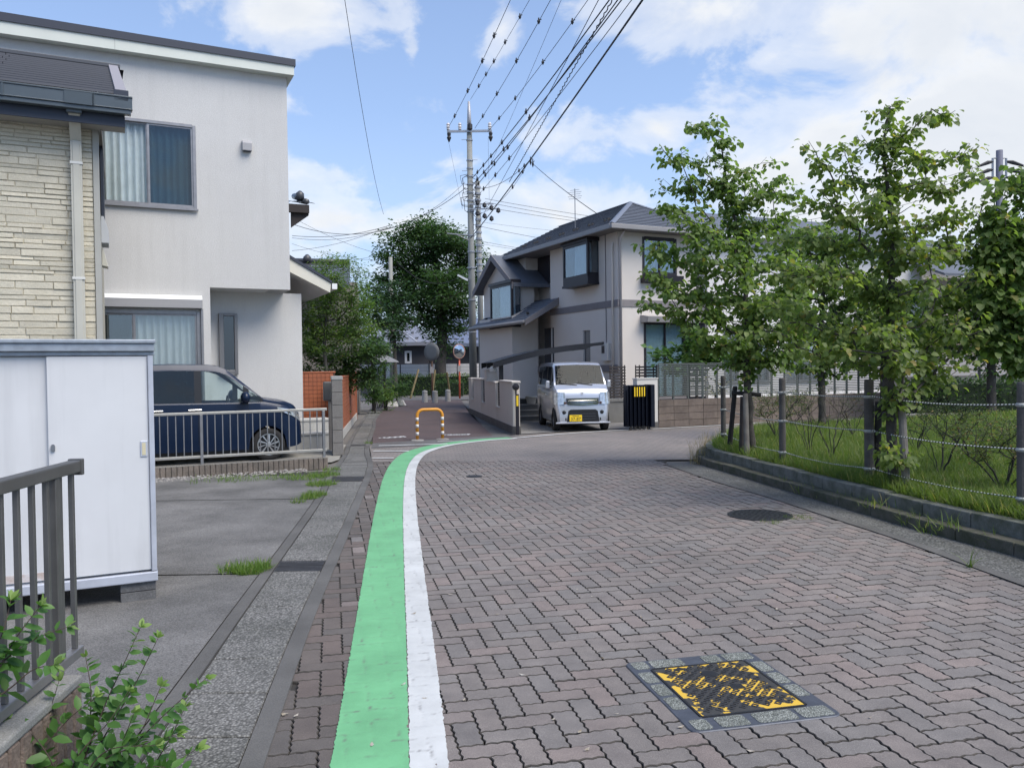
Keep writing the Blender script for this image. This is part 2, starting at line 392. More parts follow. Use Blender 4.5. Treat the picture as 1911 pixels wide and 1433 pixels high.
# ---- the paved road: base sheet, individually laid interlocking pavers
road_poly = MB()
ys = [-1 + .5 * i for i in range(31)]
for a, b in zip(ys, ys[1:]):
    road_poly.quad((at_y(L3, a) - .05, a, -.02), (at_y(R0, a) + .05, a, -.02), (at_y(R0, b) + .05, b, -.02), (at_y(L3, b) - .05, b, -.02))
road = tag(road_poly.build('road', SAND), kind='structure')
A = .12; PER = .06; AMP = .0048
PV_A = R(12.6); PU = Vector((math.cos(PV_A), math.sin(PV_A))); PV = Vector((-math.sin(PV_A), math.cos(PV_A)))
def tri(t):
    t = t % 1.0; return 1 - 4 * abs(t - .5) if t <= 1 else 0
def outline(w, h, gap, n_per):
    g = gap / 2; pts = []
    xs0, xs1, y0, y1 = g, w - g, g, h - g
    nx, ny = int(round(w / PER * n_per)), int(round(h / PER * n_per))
    L = [(xs0 + (xs1 - xs0) * i / nx, y0) for i in range(nx)] + [(xs1, y0 + (y1 - y0) * i / ny) for i in range(ny)] \
        + [(xs1 - (xs1 - xs0) * i / nx, y1) for i in range(nx)] + [(xs0, y1 - (y1 - y0) * i / ny) for i in range(ny)]
    return [(x + AMP * tri(y / PER), y + AMP * tri(x / PER)) for x, y in L]
def paver_geo(w, h, gap, n_per, ch=.0036):
    o = outline(w, h, gap, n_per); n = len(o); cx, cy = w / 2, h / 2
    ins = [(x + (ch if x < cx else -ch) * (1 if abs(x - cx) > w / 2 - gap - .012 else 0), y + (ch if y < cy else -ch) * (1 if abs(y - cy) > h / 2 - gap - .012 else 0)) for x, y in o]
    vs = [(x - cx, y - cy, -.022) for x, y in o] + [(x - cx, y - cy, -.0045) for x, y in o] + [(x - cx, y - cy, 0) for x, y in ins]
    fs = [(i, (i + 1) % n, n + (i + 1) % n, n + i) for i in range(n)] + [(n + i, n + (i + 1) % n, 2 * n + (i + 1) % n, 2 * n + i) for i in range(n)], [tuple(range(2 * n, 3 * n))]
    return vs, fs
GEO = {k: (paver_geo(2 * A, A, .0060, k), paver_geo(A, 2 * A, .0060, k)) for k in (2, 1)}
def paver_object(i, kind):
    vs, fs = GEO[2][kind]; q = MB().add(vs, fs[0], 1).add(vs, fs[1]); return q.mesh('brick', [PAVER, JDIRT_SHADE]), q.mesh('brick', [PAVER_D, JDIRT_SHADE])
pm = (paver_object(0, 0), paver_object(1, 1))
cand = []
for i in range(-60, 90):
    for j in range(0, 135):
        k = (i - j) % 4
        if k == 0: c = ((i + 1) * A, (j + .5) * A); kd = 0
        elif k == 3: c = ((i + .5) * A, (j + 1) * A); kd = 1
        else: continue
        p = PU * c[0] + PV * c[1] + Vector((0.02, 0.6))
        if p.y < 2.2 or p.y > 14.5 - .05 * p.x: continue
        if p.x < at_y(L3, p.y) - .07 or p.x > at_y(R0, p.y) + .06: continue
        if abs(p.x) / max(p.y, .1) > .78: continue
        cand.append((p, kd))
cand.sort(key=lambda c: (c[0] - Vector((0, .4))).length if c[0].y > 3.15 and abs(c[0].x) < .68 * c[0].y else 99)
rnd = random.Random(5)
def grimy(p):
    d = p.x - at_y(L3, p.y); e = at_y(R0, p.y) - p.x
    return d < .42 and rnd.random() < .93
rest = MB(); cnt = 0
rz = PV_A
for p, kd in cand:
    dz = rnd.uniform(-.0022, .0018); tx, ty = rnd.gauss(0, .006), rnd.gauss(0, .006)
    if cnt < 300:
        o = bpy.data.objects.new('brick', pm[kd][1 if grimy(p) else 0]); COL.objects.link(o); o.parent = road
        o.location = (p.x, p.y, dz); o.rotation_euler = (tx, ty, rz + rnd.gauss(0, .006)); cnt += 1
    else:
        vs, fs = GEO[2 if p.y < 8 else 1][kd]
        M = Matrix.Translation((p.x, p.y, dz)) @ Matrix.Rotation(rz + rnd.gauss(0, .004), 4, 'Z') @ Matrix.Rotation(tx, 4, 'X')
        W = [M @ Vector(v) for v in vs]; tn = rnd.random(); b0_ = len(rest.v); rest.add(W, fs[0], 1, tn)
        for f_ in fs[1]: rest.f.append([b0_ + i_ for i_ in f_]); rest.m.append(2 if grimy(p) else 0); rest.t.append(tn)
ro = rest.build('bricks_beyond', [PAVER, JDIRT_SHADE, PAVER_D], road, tint=True); ro['kind'] = 'stuff'

# ---- far stretch of the road, too far to tell the pavers apart
def far_paving_mat():
    m = bpy.data.materials.new('far_paving'); nt, nd, lk = nodes_of(m); MATS['far_paving'] = m
    out = N(nt, 'ShaderNodeOutputMaterial'); b = N(nt, 'ShaderNodeBsdfPrincipled'); b.inputs['Roughness'].default_value = 0.8
    geo = N(nt, 'ShaderNodeNewGeometry'); mp = N(nt, 'ShaderNodeMapping'); mp.inputs['Rotation'].default_value = (0, 0, R(-24)); lk.new(geo.outputs['Position'], mp.inputs[0])
    br = N(nt, 'ShaderNodeTexBrick'); lk.new(mp.outputs[0], br.inputs['Vector'])
    br.inputs['Color1'].default_value = (.20, .183, .172, 1); br.inputs['Color2'].default_value = (.228, .202, .188, 1); br.inputs['Mortar'].default_value = (.06, .056, .055, 1)
    br.inputs['Scale'].default_value = 1.0; br.inputs['Brick Width'].default_value = .24; br.inputs['Row Height'].default_value = .12; br.inputs['Mortar Size'].default_value = .006
    n1 = N(nt, 'ShaderNodeTexNoise', i_Scale=0.6, i_Detail=6.0, i_Roughness=0.65); lk.new(mp.outputs[0], n1.inputs['Vector'])
    c = mixc(nt, 1.0, br.outputs['Color'], ramp(nt, n1.outputs[0], ((0.3, (.74, .76, .78)), (0.7, (1.15, 1.13, 1.12)))), 'MULTIPLY')
    n2 = N(nt, 'ShaderNodeTexNoise', i_Scale=60.0, i_Detail=4.0, i_Roughness=0.7); lk.new(geo.outputs['Position'], n2.inputs['Vector'])
    c = mixc(nt, 1.0, c, ramp(nt, n2.outputs[0], ((0.3, (.8, .8, .8)), (0.7, (1.2, 1.2, 1.2)))), 'MULTIPLY')
    lk.new(c, b.inputs['Base Color']); lk.new(b.outputs[0], out.inputs[0]); return m
FARP = far_paving_mat()
mb = MB()
front = [(at_y(L3, 14.65), 14.62), (-1, 14.55), (1, 14.42), (2.2, 14.35), (3.2, 14.3)]
back = [(-3.2, 17.9), (-.3, 19.9), (2.2, 21.3), (4, 22.15), (6.0, 23.0)]
for (a, b), (c, d) in zip(zip(front, front[1:]), zip(back, back[1:])):
    mb.quad((*a, -.006), (*b, -.006), (*d, -.006), (*c, -.006))
mb.quad((3.2, 14.3, -.006), (24, 24.5, -.006), (24, 31.2, -.006), (6.0, 23.0, -.006))
tag(mb.build('road_bend', FARP), kind='structure')

# ---- gutter along the left: dark edge, lid slabs, dark gutter channel
gut = MB(); strip_between(L0, L1, -1, 36, 70, .010, gut); strip_between(L2, L3, -1, 36, 70, .008, gut)
for A_, B_ in ((L0, L1), (L2, L3)):
    for a, b in zip([-1 + .5 * i for i in range(74)], [-.5 + .5 * i for i in range(74)]):
        gut.quad((at_y(B_, a), a, .008), (at_y(B_, b), b, .008), (at_y(B_, b), b, -.03), (at_y(B_, a), a, -.03))
gutter = tag(gut.build('gutter', GUT), kind='structure')
b0 = MB(); strip_between(L1, L2, -1, 36, 70, -.01, b0); b0.build('gutter_bed', SAND, gutter)
y = -.4; k = 0
GRATE = mat('grate_iron', (.09, .09, .095), .6, .6, var=.3, vscale=20)
while y < 34:
    ln = .5 if y < 20 else 1.0
    q = MB(); g = .007; n = 1
    if abs(y - 6.6) < .26 or abs(y - 12.1) < .26 or abs(y - 17.6) < .26:
        for r in range(4):
            ya, yb = y + g + r * .045 , y + g + r * .045 + .03
            q.add([(at_y(L1, ya) + g, ya, .009), (at_y(L2, ya) - g, ya, .009), (at_y(L2, yb) - g, yb, .009), (at_y(L1, yb) + g, yb, .009)], [(0, 1, 2, 3)])
        q.build('grate', GRATE, gutter); y += .19; continue
    a, b = y + g, y + ln - g; h = rnd.uniform(.004, .012); h2 = rnd.uniform(.004, .012)
    vs = [(at_y(L1, a) + g, a, h), (at_y(L2, a) - g, a, h), (at_y(L2, b) - g, b, h2), (at_y(L1, b) + g, b, h2)]
    q.prism([(x_, y_, -.012) for x_, y_, _ in vs], (0, 0, .02)); q.v[4:8] = vs
    o = q.build('slab', SLAB, gutter, bevel=.006 if y < 12 else 0, segs=1); y += ln

# ---- concrete drive on the left, in panels
drive = MB(); drive.quad((-14, -1, -.02), (at_y(L0, -1), -1, -.02), (at_y(L0, 13.4), 13.4, -.02), (-14, 13.4, -.02))
drive = tag(drive.build('driveway', SAND), kind='structure')
for (ya, yb) in ((-1, 6.53), (6.56, 10.38), (10.41, 12.75)):
    q = MB(); n = 8; A_ = [(at_y(L0, ya + (yb - ya) * i / n) - .012, ya + (yb - ya) * i / n, .004) for i in range(n + 1)]
    q.poly([(-14, ya, .004)] + A_ + [(-14, yb, .004)]); q.build('panel', DRIVE, drive)
# parking floor of the grey house
q = MB(); q.poly([(-14, 8.5, .006), (-14, 30, .006), (-5, 30, .006), (at_y(L0, 19) , 19, .006), (at_y(L0, 14.2) - .01, 14.2, .006)][0:0] + [(-14, 9.5, .0), (-3.3, 14.6, .0), (at_y(L0, 15) - .02, 15, 0), (at_y(L0, 18) - .02, 18, 0), (-9, 26, 0), (-14, 20, 0)])
tag(q.build('parking_floor', concrete('parking_concrete', (.30, .29, .26))), kind='structure')

# ---- concrete strip, two-step kerb and lawn of the small park on the right
kst = MB()
for i in range(len(KB) - 1):
    y0_, y1_ = KB[i][1], KB[i + 1][1]
    if y1_ > 13.9: break
    kst.quad((at_y(R0, y0_), y0_, .006), (KB[i][0] + .05, y0_, .006), (KB[i + 1][0] + .05, y1_, .006), (at_y(R0, y1_), y1_, .006))
    kst.quad((at_y(R0, y0_), y0_, .006), (at_y(R0, y0_), y0_, -.03), (at_y(R0, y1_), y1_, -.03), (at_y(R0, y1_), y1_, .006))
tag(kst.build('kerb_strip', KSLAB), kind='structure')
q = MB()
for i in range(len(R0) - 1):
    (xa, ya), (xb, yb) = R0[i], R0[i + 1]
    q.quad((xa - .02, ya, .009), (xa + .085, ya, .009), (xb + .085, yb, .009), (xb - .02, yb, .009))
tag(q.build('gutter_line', GUT), kind='structure')
KPATH = spline([(p[0], p[1]) for p in KB[::3]] + [(KB[-1][0] + .10, KB[-1][1] + .9), (KB[-1][0] + .75, KB[-1][1] + 2.6), (5.0, 18.1), (7.2, 19.4), (11, 21.4), (16, 23.8)], .12)
KPATH = [p for p in KPATH]
def offset_path(P, d):
    o = []
    for i, p in enumerate(P):
        t = (P[min(i + 1, len(P) - 1)] - P[max(i - 1, 0)]).normalized(); o.append(p + Vector((t.y, -t.x)) * d)
    return o
KERB1 = concrete('kerb_lower', (.10, .095, .08), col2=(.05, .055, .032), vscale=6, bump=.6, bscale=60)
KERB2 = concrete('kerb_upper', (.17, .175, .165), col2=(.07, .08, .055), vscale=5, bump=.6, bscale=60)
kerb = thing('park_kerb', 'mossy two-step concrete kerb edging the small park beside the brick road', 'kerb', (0, 0, 0))
def kerb_stones(d0, d1, zb, zt, length, name, m, jit=.006):
    acc = 0; seg = [0]; Pa, Pb = offset_path(KPATH, d0), offset_path(KPATH, d1)
    for i in range(1, len(KPATH)):
        acc += (KPATH[i] - KPATH[i - 1]).length
        if acc > length or i == len(KPATH) - 1:
            j0 = seg[-1]; mbk = MB(); t = [Pa[j0], Pa[i], Pb[i], Pb[j0]]; z = zt + rnd.uniform(-jit, jit)
            e = (t[1] - t[0]).normalized() * .004
            t = [t[0] + e, t[1] - e, t[2] - e, t[3] + e]
            mbk.prism([(p.x, p.y, zb) for p in t], (0, 0, z - zb)); mbk.build(name, m, kerb, bevel=.012 if KPATH[j0].y < 14 else 0, segs=2)
            seg.append(i); acc = 0
kerb_stones(0, .20, -.03, .12, .6, 'stone', KERB1)
kerb_stones(.17, .32, .0, .255, .6, 'stone', KERB2)
mbk = MB(); Pa, Pb = offset_path(KPATH, .02), offset_path(KPATH, .31)
for i in range(len(Pa) - 1): mbk.prism([(p.x, p.y, -.03) for p in (Pa[i], Pa[i + 1], Pb[i + 1], Pb[i])], (0, 0, .125))
mbk.build('bedding', KERB1, kerb)
LAWN_EDGE = offset_path(KPATH, .30)
q = MB(); pts = [(p.x, p.y, .235) for p in LAWN_EDGE] + [(30, 28, .235), (30, 0, .235)]
q.poly(pts); LAWN = tag(q.build('lawn_soil', mat('soil', (.06, .055, .03), .95, col2=(.05, .085, .02), vscale=3, bump=.5, bscale=40)), kind='structure')
def in_lawn(x, y):
    inside = False; P = pts
    for i in range(len(P)):
        a, b = P[i], P[i - 1]
        if (a[1] > y) != (b[1] > y) and x < (b[0] - a[0]) * (y - a[1]) / (b[1] - a[1]) + a[0]: inside = not inside
    return inside

# ---- painted lines: the paint film follows the pavers and sinks a little into their joints
def joint_depth(x, y):
    q = Vector((x - .02, y - .6)); u, v = q.dot(PU), q.dot(PV)
    u -= AMP * tri(v / PER); v -= AMP * tri(u / PER)
    i, j = math.floor(u / A), math.floor(v / A); k = (i - j) % 4; fu, fv = u - i * A, v - j * A
    e = []
    e += [] if k == 1 else [fu]
    e += [] if k == 0 else [A - fu]
    e += [] if k == 2 else [fv]
    e += [] if k == 3 else [A - fv]
    return min(e)
def paint_mat(name, col, worn, under=(.12, .11, .11)):
    m = bpy.data.materials.new(name); nt, nd, lk = nodes_of(m); MATS[name] = m
    out = N(nt, 'ShaderNodeOutputMaterial'); b = N(nt, 'ShaderNodeBsdfPrincipled'); b.inputs['Roughness'].default_value = 0.62
    geo = N(nt, 'ShaderNodeNewGeometry'); at = N(nt, 'ShaderNodeAttribute'); at.attribute_name = 'crack'
    n1 = N(nt, 'ShaderNodeTexNoise', i_Scale=2.2, i_Detail=6.0, i_Roughness=0.65); lk.new(geo.outputs['Position'], n1.inputs['Vector'])
    c = mixc(nt, ramp(nt, n1.outputs[0], ((0.35, (0, 0, 0)), (0.7, (1, 1, 1)))), col, tuple(x * .76 for x in col))
    n2 = N(nt, 'ShaderNodeTexNoise', i_Scale=90.0, i_Detail=4.0, i_Roughness=0.7); lk.new(geo.outputs['Position'], n2.inputs['Vector'])
    n3 = N(nt, 'ShaderNodeTexNoise', i_Scale=5.0, i_Detail=5.0, i_Roughness=0.6); lk.new(geo.outputs['Position'], n3.inputs['Vector'])
    ck = math_node(nt, 'MULTIPLY', at.outputs['Fac'], ramp(nt, n3.outputs[0], ((0.45, (0.06, 0.06, 0.06)), (0.66, (1, 1, 1)))))
    sp = ramp(nt, n2.outputs[0], ((0.66, (0, 0, 0)), (0.72, (worn, worn, worn))))
    c = mixc(nt, math_node(nt, 'MAXIMUM', ck, sp), c, under); lk.new(c, b.inputs['Base Color'])
    bp = N(nt, 'ShaderNodeBump', i_Strength=0.3, i_Distance=0.003); lk.new(n2.outputs[0], bp.inputs['Height']); lk.new(bp.outputs[0], b.inputs['Normal'])
    lk.new(b.outputs[0], out.inputs[0]); return m
GREEN = paint_mat('green_paint', (.155, .43, .21), .4); WHITE = paint_mat('white_paint', (.56, .575, .57), .4)
def painted_band(name, path, d0, d1, zz, m, fine_until=10.0, ragged=.0022):
    V, F, K = [], [], []; P = []
    near = spline(path, .008); i = 0
    acc = 0; P = [near[0]]
    for a, b in zip(near, near[1:]):
        acc += (b - a).length
        st = .012 if b.y < 6 else (.02 if b.y < fine_until else .1)
        if acc >= st: P.append(b); acc = 0
    P = [p for p in P if p.y > 2.6]
    n = max(2, int(round(abs(d1 - d0) / .014)))
    rr = random.Random(hash(name) % 999 if False else len(path) * 7 + int(d1 * 100))
    for i, p in enumerate(P):
        t = (P[min(i + 1, len(P) - 1)] - P[max(i - 1, 0)]).normalized(); nn = Vector((t.y, -t.x))
        for j in range(n + 1):
            d = d0 + (d1 - d0) * j / n
            if j in (0, n): d += rr.gauss(0, ragged) * (1 if p.y < 9 else .3)
            q = p + nn * d; jd = joint_depth(q.x, q.y) if q.y < 14 else .1
            z = zz - .003 * max(0, 1 - jd / .010); V.append((q.x, q.y, z)); K.append(.9 * max(0.0, 1 - jd / .006) if q.y < 14 else 0.0)
    for i in range(len(P) - 1):
        for j in range(n):
            a = i * (n + 1) + j; F.append((a, a + 1, a + n + 2, a + n + 1))
    me = bpy.data.meshes.new(name); me.from_pydata(V, [], F); me.materials.append(m)
    at = me.attributes.new('crack', 'FLOAT', 'POINT'); at.data.foreach_set('value', K); me.shade_smooth()
    o = bpy.data.objects.new(name, me); COL.objects.link(o); return tag(o, kind='structure')
CL = [(-.22, 1.5), (-.45, 3.31), (-.66, 4.83), (-.95, 6.87), (-1.32, 9.54), (-1.68, 12.42), (-1.86, 14.6), (-1.83, 16.2), (-1.45, 17.6), (-.7, 18.62), (.1, 19.18)]
painted_band('green_road_line', CL, -.325, 0.0, .0045, GREEN)
painted_band('white_road_line', CL, .004, .165, .0042, WHITE)
def flat_line(name, pts, w, z, m, step=.3):
    P = spline(pts, step); o1, o2 = offset_path(P, -w / 2), offset_path(P, w / 2); q = MB()
    for i in range(len(P) - 1): q.quad((o1[i].x, o1[i].y, z), (o2[i].x, o2[i].y, z), (o2[i + 1].x, o2[i + 1].y, z), (o1[i + 1].x, o1[i + 1].y, z))
    return tag(q.build(name, m), kind='structure')
flat_line('white_road_line', [(.0, 19.12), (1.25, 20.14), (2.43, 20.92), (3.44, 21.3), (5.9, 22.5), (9.09, 24.4), (14, 26.7), (22, 30.5)], .13, .006, WHITE)

# ---- the narrow lane beyond the bollard
LANE = mat('lane_asphalt', (.092, .066, .066), .85, col2=(.075, .057, .058), vscale=.8, fine=.3, fscale=60, bump=.3, bscale=80)
q = MB(); LL = [(-3.2, 18.3), (-4.0, 23), (-4.82, 28.1), (-6.0, 37), (-7.2, 44)]; LR = [(-.5, 19.9), (-.86, 23.2), (-1.50, 29), (-2.2, 37), (-2.8, 44)]
for i in range(4): q.quad((*LL[i], .004), (*LR[i], .004), (*LR[i + 1], .004), (*LL[i + 1], .004))
tag(q.build('lane', LANE), kind='structure')
APRON = concrete('apron_asphalt', (.125, .122, .125), vscale=2)
q = MB(); q.poly([(-3.02, 17.1, .001), (-1.8, 17.6, .001), (-.4, 19.2, .001), (.2, 19.7, .001), (-.38, 20.3, .001), (-.5, 19.92, .001), (-3.2, 18.32, .001)])
tag(q.build('lane_apron', APRON), kind='structure')
q = MB(); q.poly([(-.5, 19.95, .002), (0.1, 20.2, .002), (-.3, 22.0, .002), (-1.1, 27, .002), (-1.85, 32, .002), (-2.7, 42, .002), (-2.8, 43.5, .002), (-2.2, 37, .002), (-1.5, 29, .002), (-.86, 23.2, .002)])
tag(q.build('lane_gutter', GUT), kind='structure')
for i, (a, b) in enumerate((((-2.95, 17.63), (-1.45, 17.86)), ((-2.87, 16.47), (-2.12, 16.37)), ((-2.66, 15.15), (-2.24, 15.1)), ((-1.73, 18.49), (-1.02, 18.62)))):
    flat_line('white_stop_bar', [a, b], .13 if i != 3 else .1, .0075, WHITE)
# worn white marks painted on the lane either side of the hoop
for (a, b) in (((-3.2, 19.58), (-2.69, 19.96)), ((-1.69, 20.28), (-1.1, 20.35))):
    a, b = Vector(a), Vector(b); d = (b - a); nrm = Vector((-d.y, d.x)).normalized()
    wob = [a + d * t + nrm * .16 * math.sin(t * 13 + i) for i, t in enumerate([k / 14 for k in range(15)])]
    flat_line('worn_lane_mark', [tuple(p) for p in wob], .10, .009, paint_mat('worn_white_%d' % int(a.x * -10), (.6, .62, .64), .8), .03)

# ---- paved drive of the house across the bend
q = MB(); q.poly([(.0, 20.15, .003), (1.2, 20.9, .003), (2.4, 21.5, .003), (4.0, 22.05, .003), (3.4, 27, .003), (-.7, 30, .003), (-.5, 24.0, .003)])
tag(q.build('van_drive', concrete('van_drive_concrete', (.20, .195, .19))), kind='structure')
# ---- cross street at the end of the lane
q = MB(); q.poly([(-40, 43.5, .0), (2, 44.5, .0), (2, 49.5, .0), (-40, 47.5, .0)])
tag(q.build('cross_street', APRON), kind='structure')
# ================================================================== LEFT SIDE: shed, fences, two houses, blue car
ALU = mat('aluminium_grey', (.30, .295, .30), .42, .75, var=.15, vscale=8)
ALU_D = mat('railing_bronze', (.15, .148, .145), .42, .55, var=.2, vscale=6)
ALU_L = mat('railing_silver', (.40, .39, .36), .45, .5, var=.15, vscale=6)
GLASS = glass_mat('window_glass', (.87, .90, .91), .12); GLASS_D = glass_mat('window_glass_dark', (.30, .38, .40), .16)
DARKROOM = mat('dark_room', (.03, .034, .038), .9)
CURT = mat('curtain', (.78, .84, .83), .9, var=.12, vscale=5, transl=.25); CURT_G = mat('curtain_grey', (.54, .58, .57), .9, var=.1, vscale=5)

def curtain(name, fr_axis, a0, a1, z0, z1, d, m, parent, waves=.14, amp=.055):
    q = MB(); n = max(6, int((a1 - a0) / .025)); r = random.Random(int(a0 * 100 + z0 * 31)); ph = 0; top = []
    ph_l = []
    for i in range(n + 1): ph += 2 * math.pi * ((a1 - a0) / n) / waves * r.uniform(.7, 1.3); ph_l.append(ph)
    for zi, (z, k) in enumerate(((z1, .6), ((z0 + z1) / 2, 1.0), (z0, 1.15))):
        for i in range(n + 1):
            a = a0 + (a1 - a0) * i / n; dd = d + amp * k * math.sin(ph_l[i])
            q.v.append((a, dd, z) if fr_axis == 'x' else (dd, a, z))
    for zi in range(2):
        for i in range(n):
            b = zi * (n + 1) + i; q.f.append([b, b + 1, b + n + 2, b + n + 1]); q.m.append(0); q.t.append(0)
    return q.build(name, m, parent, smooth=True)

def window(parent, rect, d, inward=1.0, axis='x', panes=2, fm=None, gm=None, fw=.045, proud=.02, recess=.07, cm=None, sill=True, curtain_z0=None, name='window', cdep=.14, camp=.055):
    """sliding window set in an opening; rect = (a0, a1, z0, z1) along the facade axis, d = facade plane"""
    fm = fm or ALU; gm = gm or GLASS; a0, a1, z0, z1 = rect
    P = (lambda q, x0, x1, y0, y1, za, zb, mm=0: q.box(x0, x1, y0, y1, za, zb, mm)) if axis == 'x' else (lambda q, x0, x1, y0, y1, za, zb, mm=0: q.box(y0, y1, x0, x1, za, zb, mm))
    s = inward; yf, yb = d - proud * s, d + recess * s
    q = MB()
    P(q, a0 - .02, a0 + fw, yf, yb, z0, z1); P(q, a1 - fw, a1 + .02, yf, yb, z0, z1)
    P(q, a0 + fw, a1 - fw, yf, yb, z1 - fw, z1 + .02); P(q, a0 + fw, a1 - fw, yf - .012 * s, yb, z0 - .02, z0 + fw)
    if sill: P(q, a0 - .04, a1 + .04, yf - .05 * s, yf, z0 - .045, z0 - .005)
    w = q.build(name, fm, parent, bevel=.004, segs=1)
    st = (a1 - a0 - 2 * fw) / panes
    for i in range(panes):
        x0 = a0 + fw + i * st; x1 = x0 + st; yy = d + (.018 if i % 2 else .045) * s; q = MB(); t = .032
        P(q, x0 - (.012 if i else 0), x0 + t, yy - .014, yy + .014, z0 + fw, z1 - fw); P(q, x1 - t, x1 + (.012 if i < panes - 1 else 0), yy - .0145, yy + .0145, z0 + fw, z1 - fw)
        P(q, x0 + t, x1 - t, yy - .013, yy + .013, z0 + fw, z0 + fw + t); P(q, x0 + t, x1 - t, yy - .013, yy + .013, z1 - fw - t, z1 - fw)
        q.build('sash', fm, w)
        g = MB(); P(g, x0 + t, x1 - t, yy - .003, yy + .003, z0 + fw + t, z1 - fw - t); g.build('pane', gm[i % len(gm)] if isinstance(gm, (list, tuple)) else gm, w)
        if cm: curtain('curtain', axis, x0 + .01, x1 - .01, z0 + fw, z1 - fw, d + cdep * s, cm[i % len(cm)] if isinstance(cm, (list, tuple)) else cm, w, amp=camp)
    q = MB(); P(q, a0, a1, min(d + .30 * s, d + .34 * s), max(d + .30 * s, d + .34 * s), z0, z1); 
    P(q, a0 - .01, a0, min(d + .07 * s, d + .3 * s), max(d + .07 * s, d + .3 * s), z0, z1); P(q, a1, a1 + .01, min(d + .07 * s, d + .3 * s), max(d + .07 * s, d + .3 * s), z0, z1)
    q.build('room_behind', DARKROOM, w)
    return w

# ------------------------------------------------------------------ white storage shed
FS = Frame(D(290, 900, 5.85), 26)
WHITE_STEEL = mat('shed_steel', (.60, .61, .625), .42, .0, col2=(.55, .56, .575), vscale=1.2, spec=.5, streak=.22)
SHED_EDGE = mat('shed_trim', (.50, .53, .60), .4, .25, var=.15, vscale=6)
RUST = mat('rusty_steel', (.55, .54, .55), .7, .1, col2=(.28, .14, .06), vscale=7)
shed = fthing('storage_shed', 'white steel storage shed with two sliding doors standing on concrete blocks', 'shed', FS)
xl = -2.25; zb, zt = FS.f(290, 1083)[1], FS.f(290, 634)[1]; dp = .95
xs = FS.f(89, 800)[0]
q = MB(); q.box(xl, -.005, .06, dp, zb + .03, zt - .09); q.build('body', WHITE_STEEL, shed, bevel=.006)
q = MB(); q.box(xl - .03, .02, -.045, dp + .03, zt - .028, zt, 0); q.box(xl - .02, .012, -.03, dp + .02, zt - .085, zt - .028, 0); q.box(xl - .02, .012, .0, dp + .02, zt - .115, zt - .085, 0)
q.build('roof', mat('shed_roof', (.33, .37, .42), .4, .3, var=.2, vscale=15), shed, bevel=.006)
q = MB(); q.box(-.032, 0, -.004, .06, zb + .075, zt - .1155); q.box(-.036, -.0325, -.012, .05, zb + .075, zt - .1155); q.build('corner_post', SHED_EDGE, shed, bevel=.004)
q = MB(); q.box(xl, .004, -.012, .06, zb, zb + .07); q.build('base_frame', SHED_EDGE, shed, bevel=.008)
d1 = MB(); d1.box(xs, -.038, .004, .028, zb + .085, zt - .12); d1 = d1.build('door', WHITE_STEEL, shed, bevel=.004)
d2 = MB(); d2.box(xl + .04, xs + .03, .032, .056, zb + .085, zt - .12); d2 = d2.build('door', WHITE_STEEL, shed, bevel=.004); d2['label'] = 'shed door with a rusty lower edge'
q = MB(); q.box(xl + .04, xs - .001, .029, .032, zb + .085, zb + .14); q.build('rust_edge', RUST, d2)
hx, hz = FS.f(268, 838)
q = MB(); q.box(hx - .022, hx + .026, -.004, .004, hz - .055, hz + .06); q.build('handle', SHED_EDGE, d1, bevel=.004)
q = MB(); q.box(hx - .010, hx + .014, -.006, -.0035, hz - .042, hz + .047); q.build('handle_cup', mat('handle_cup', (.55, .50, .34), .5), d1)
lx, lz = FS.f(99, 836)
q = MB(); q.box(lx - .013, lx + .013, -.012, .004, lz - .02, lz + .013); q.prism([(lx - .013, -.012, lz + .013), (lx + .013, -.012, lz + .013), (lx + .006, -.012, lz + .026), (lx - .006, -.012, lz + .026)], (0, .016, 0)); q.build('lock', mat('lock_steel', (.28, .29, .31), .4, .8), d1)
BLK = mat('dark_block', (.085, .085, .088), .9, col2=(.14, .14, .14), vscale=7, fine=.3, fscale=90)
for bx in (-.245, -1.3, -2.2):
    for by in (.02, .62):
        for k in range(2): 
            q = MB(); z0 = k * (zb / 2); q.box(bx, bx + .235, by, by + .22, z0 + (0.002 if k else 0), z0 + zb / 2 - .002); q.build('block', BLK, shed, bevel=.004, segs=1)

# ------------------------------------------------------------------ near railing on its low block wall
FN = Frame((D(137, 900, 3.74).x, D(137, 900, 3.74).y), -84.0)     # local x runs from the end post towards the camera
rail = fthing('railing', 'dark grey aluminium railing on a low block wall close by', 'railing', FN)
zt, zb = 1.25, .335
q = MB(); q.box(-.02, 3.2, -.028, .028, zt - .055, zt); q.build('top_rail', ALU_D, rail, bevel=.006)
q = MB(); q.box(-.045, -.02, -.033, .033, zt - .07, zt + .006); q.build('end_cap', ALU_D, rail, bevel=.004)
q = MB(); q.box(-.02, 3.2, -.024, .024, zb, zb + .045); q.build('bottom_rail', ALU, rail, bevel=.005)
q = MB(); q.box(.185, .228, -.022, .022, .10, zt - .0555); q.build('post', ALU_D, rail, bevel=.004)
bal = MB(); bal.box(-.011, .011, -.011, .011, zb + .0455, zt - .0555); bal = bal.build('baluster', ALU_D, rail, bevel=.002, segs=1); bal.location = (.025, 0, 0)
for i in range(1, 20):
    if i != 1 or True: inst(bal, rail, (.025 + .125 * i, 0, 0))
q = MB(); q.box(1.9, 1.95, -.026, .026, .10, zt - .0555); q.build('post', ALU_D, rail, bevel=.004)
lw = fthing('block_wall', 'low brown split-block wall under the near railing', 'wall', FN)
BROWN_BLK = mat('brown_block', (.20, .155, .125), .92, col2=(.13, .10, .085), vscale=8, fine=.3, fscale=60, bump=.7, bscale=70)
q = MB(); q.box(.20, 3.2, -.075, .065, -.03, .275); q.build('core', BROWN_BLK, lw)
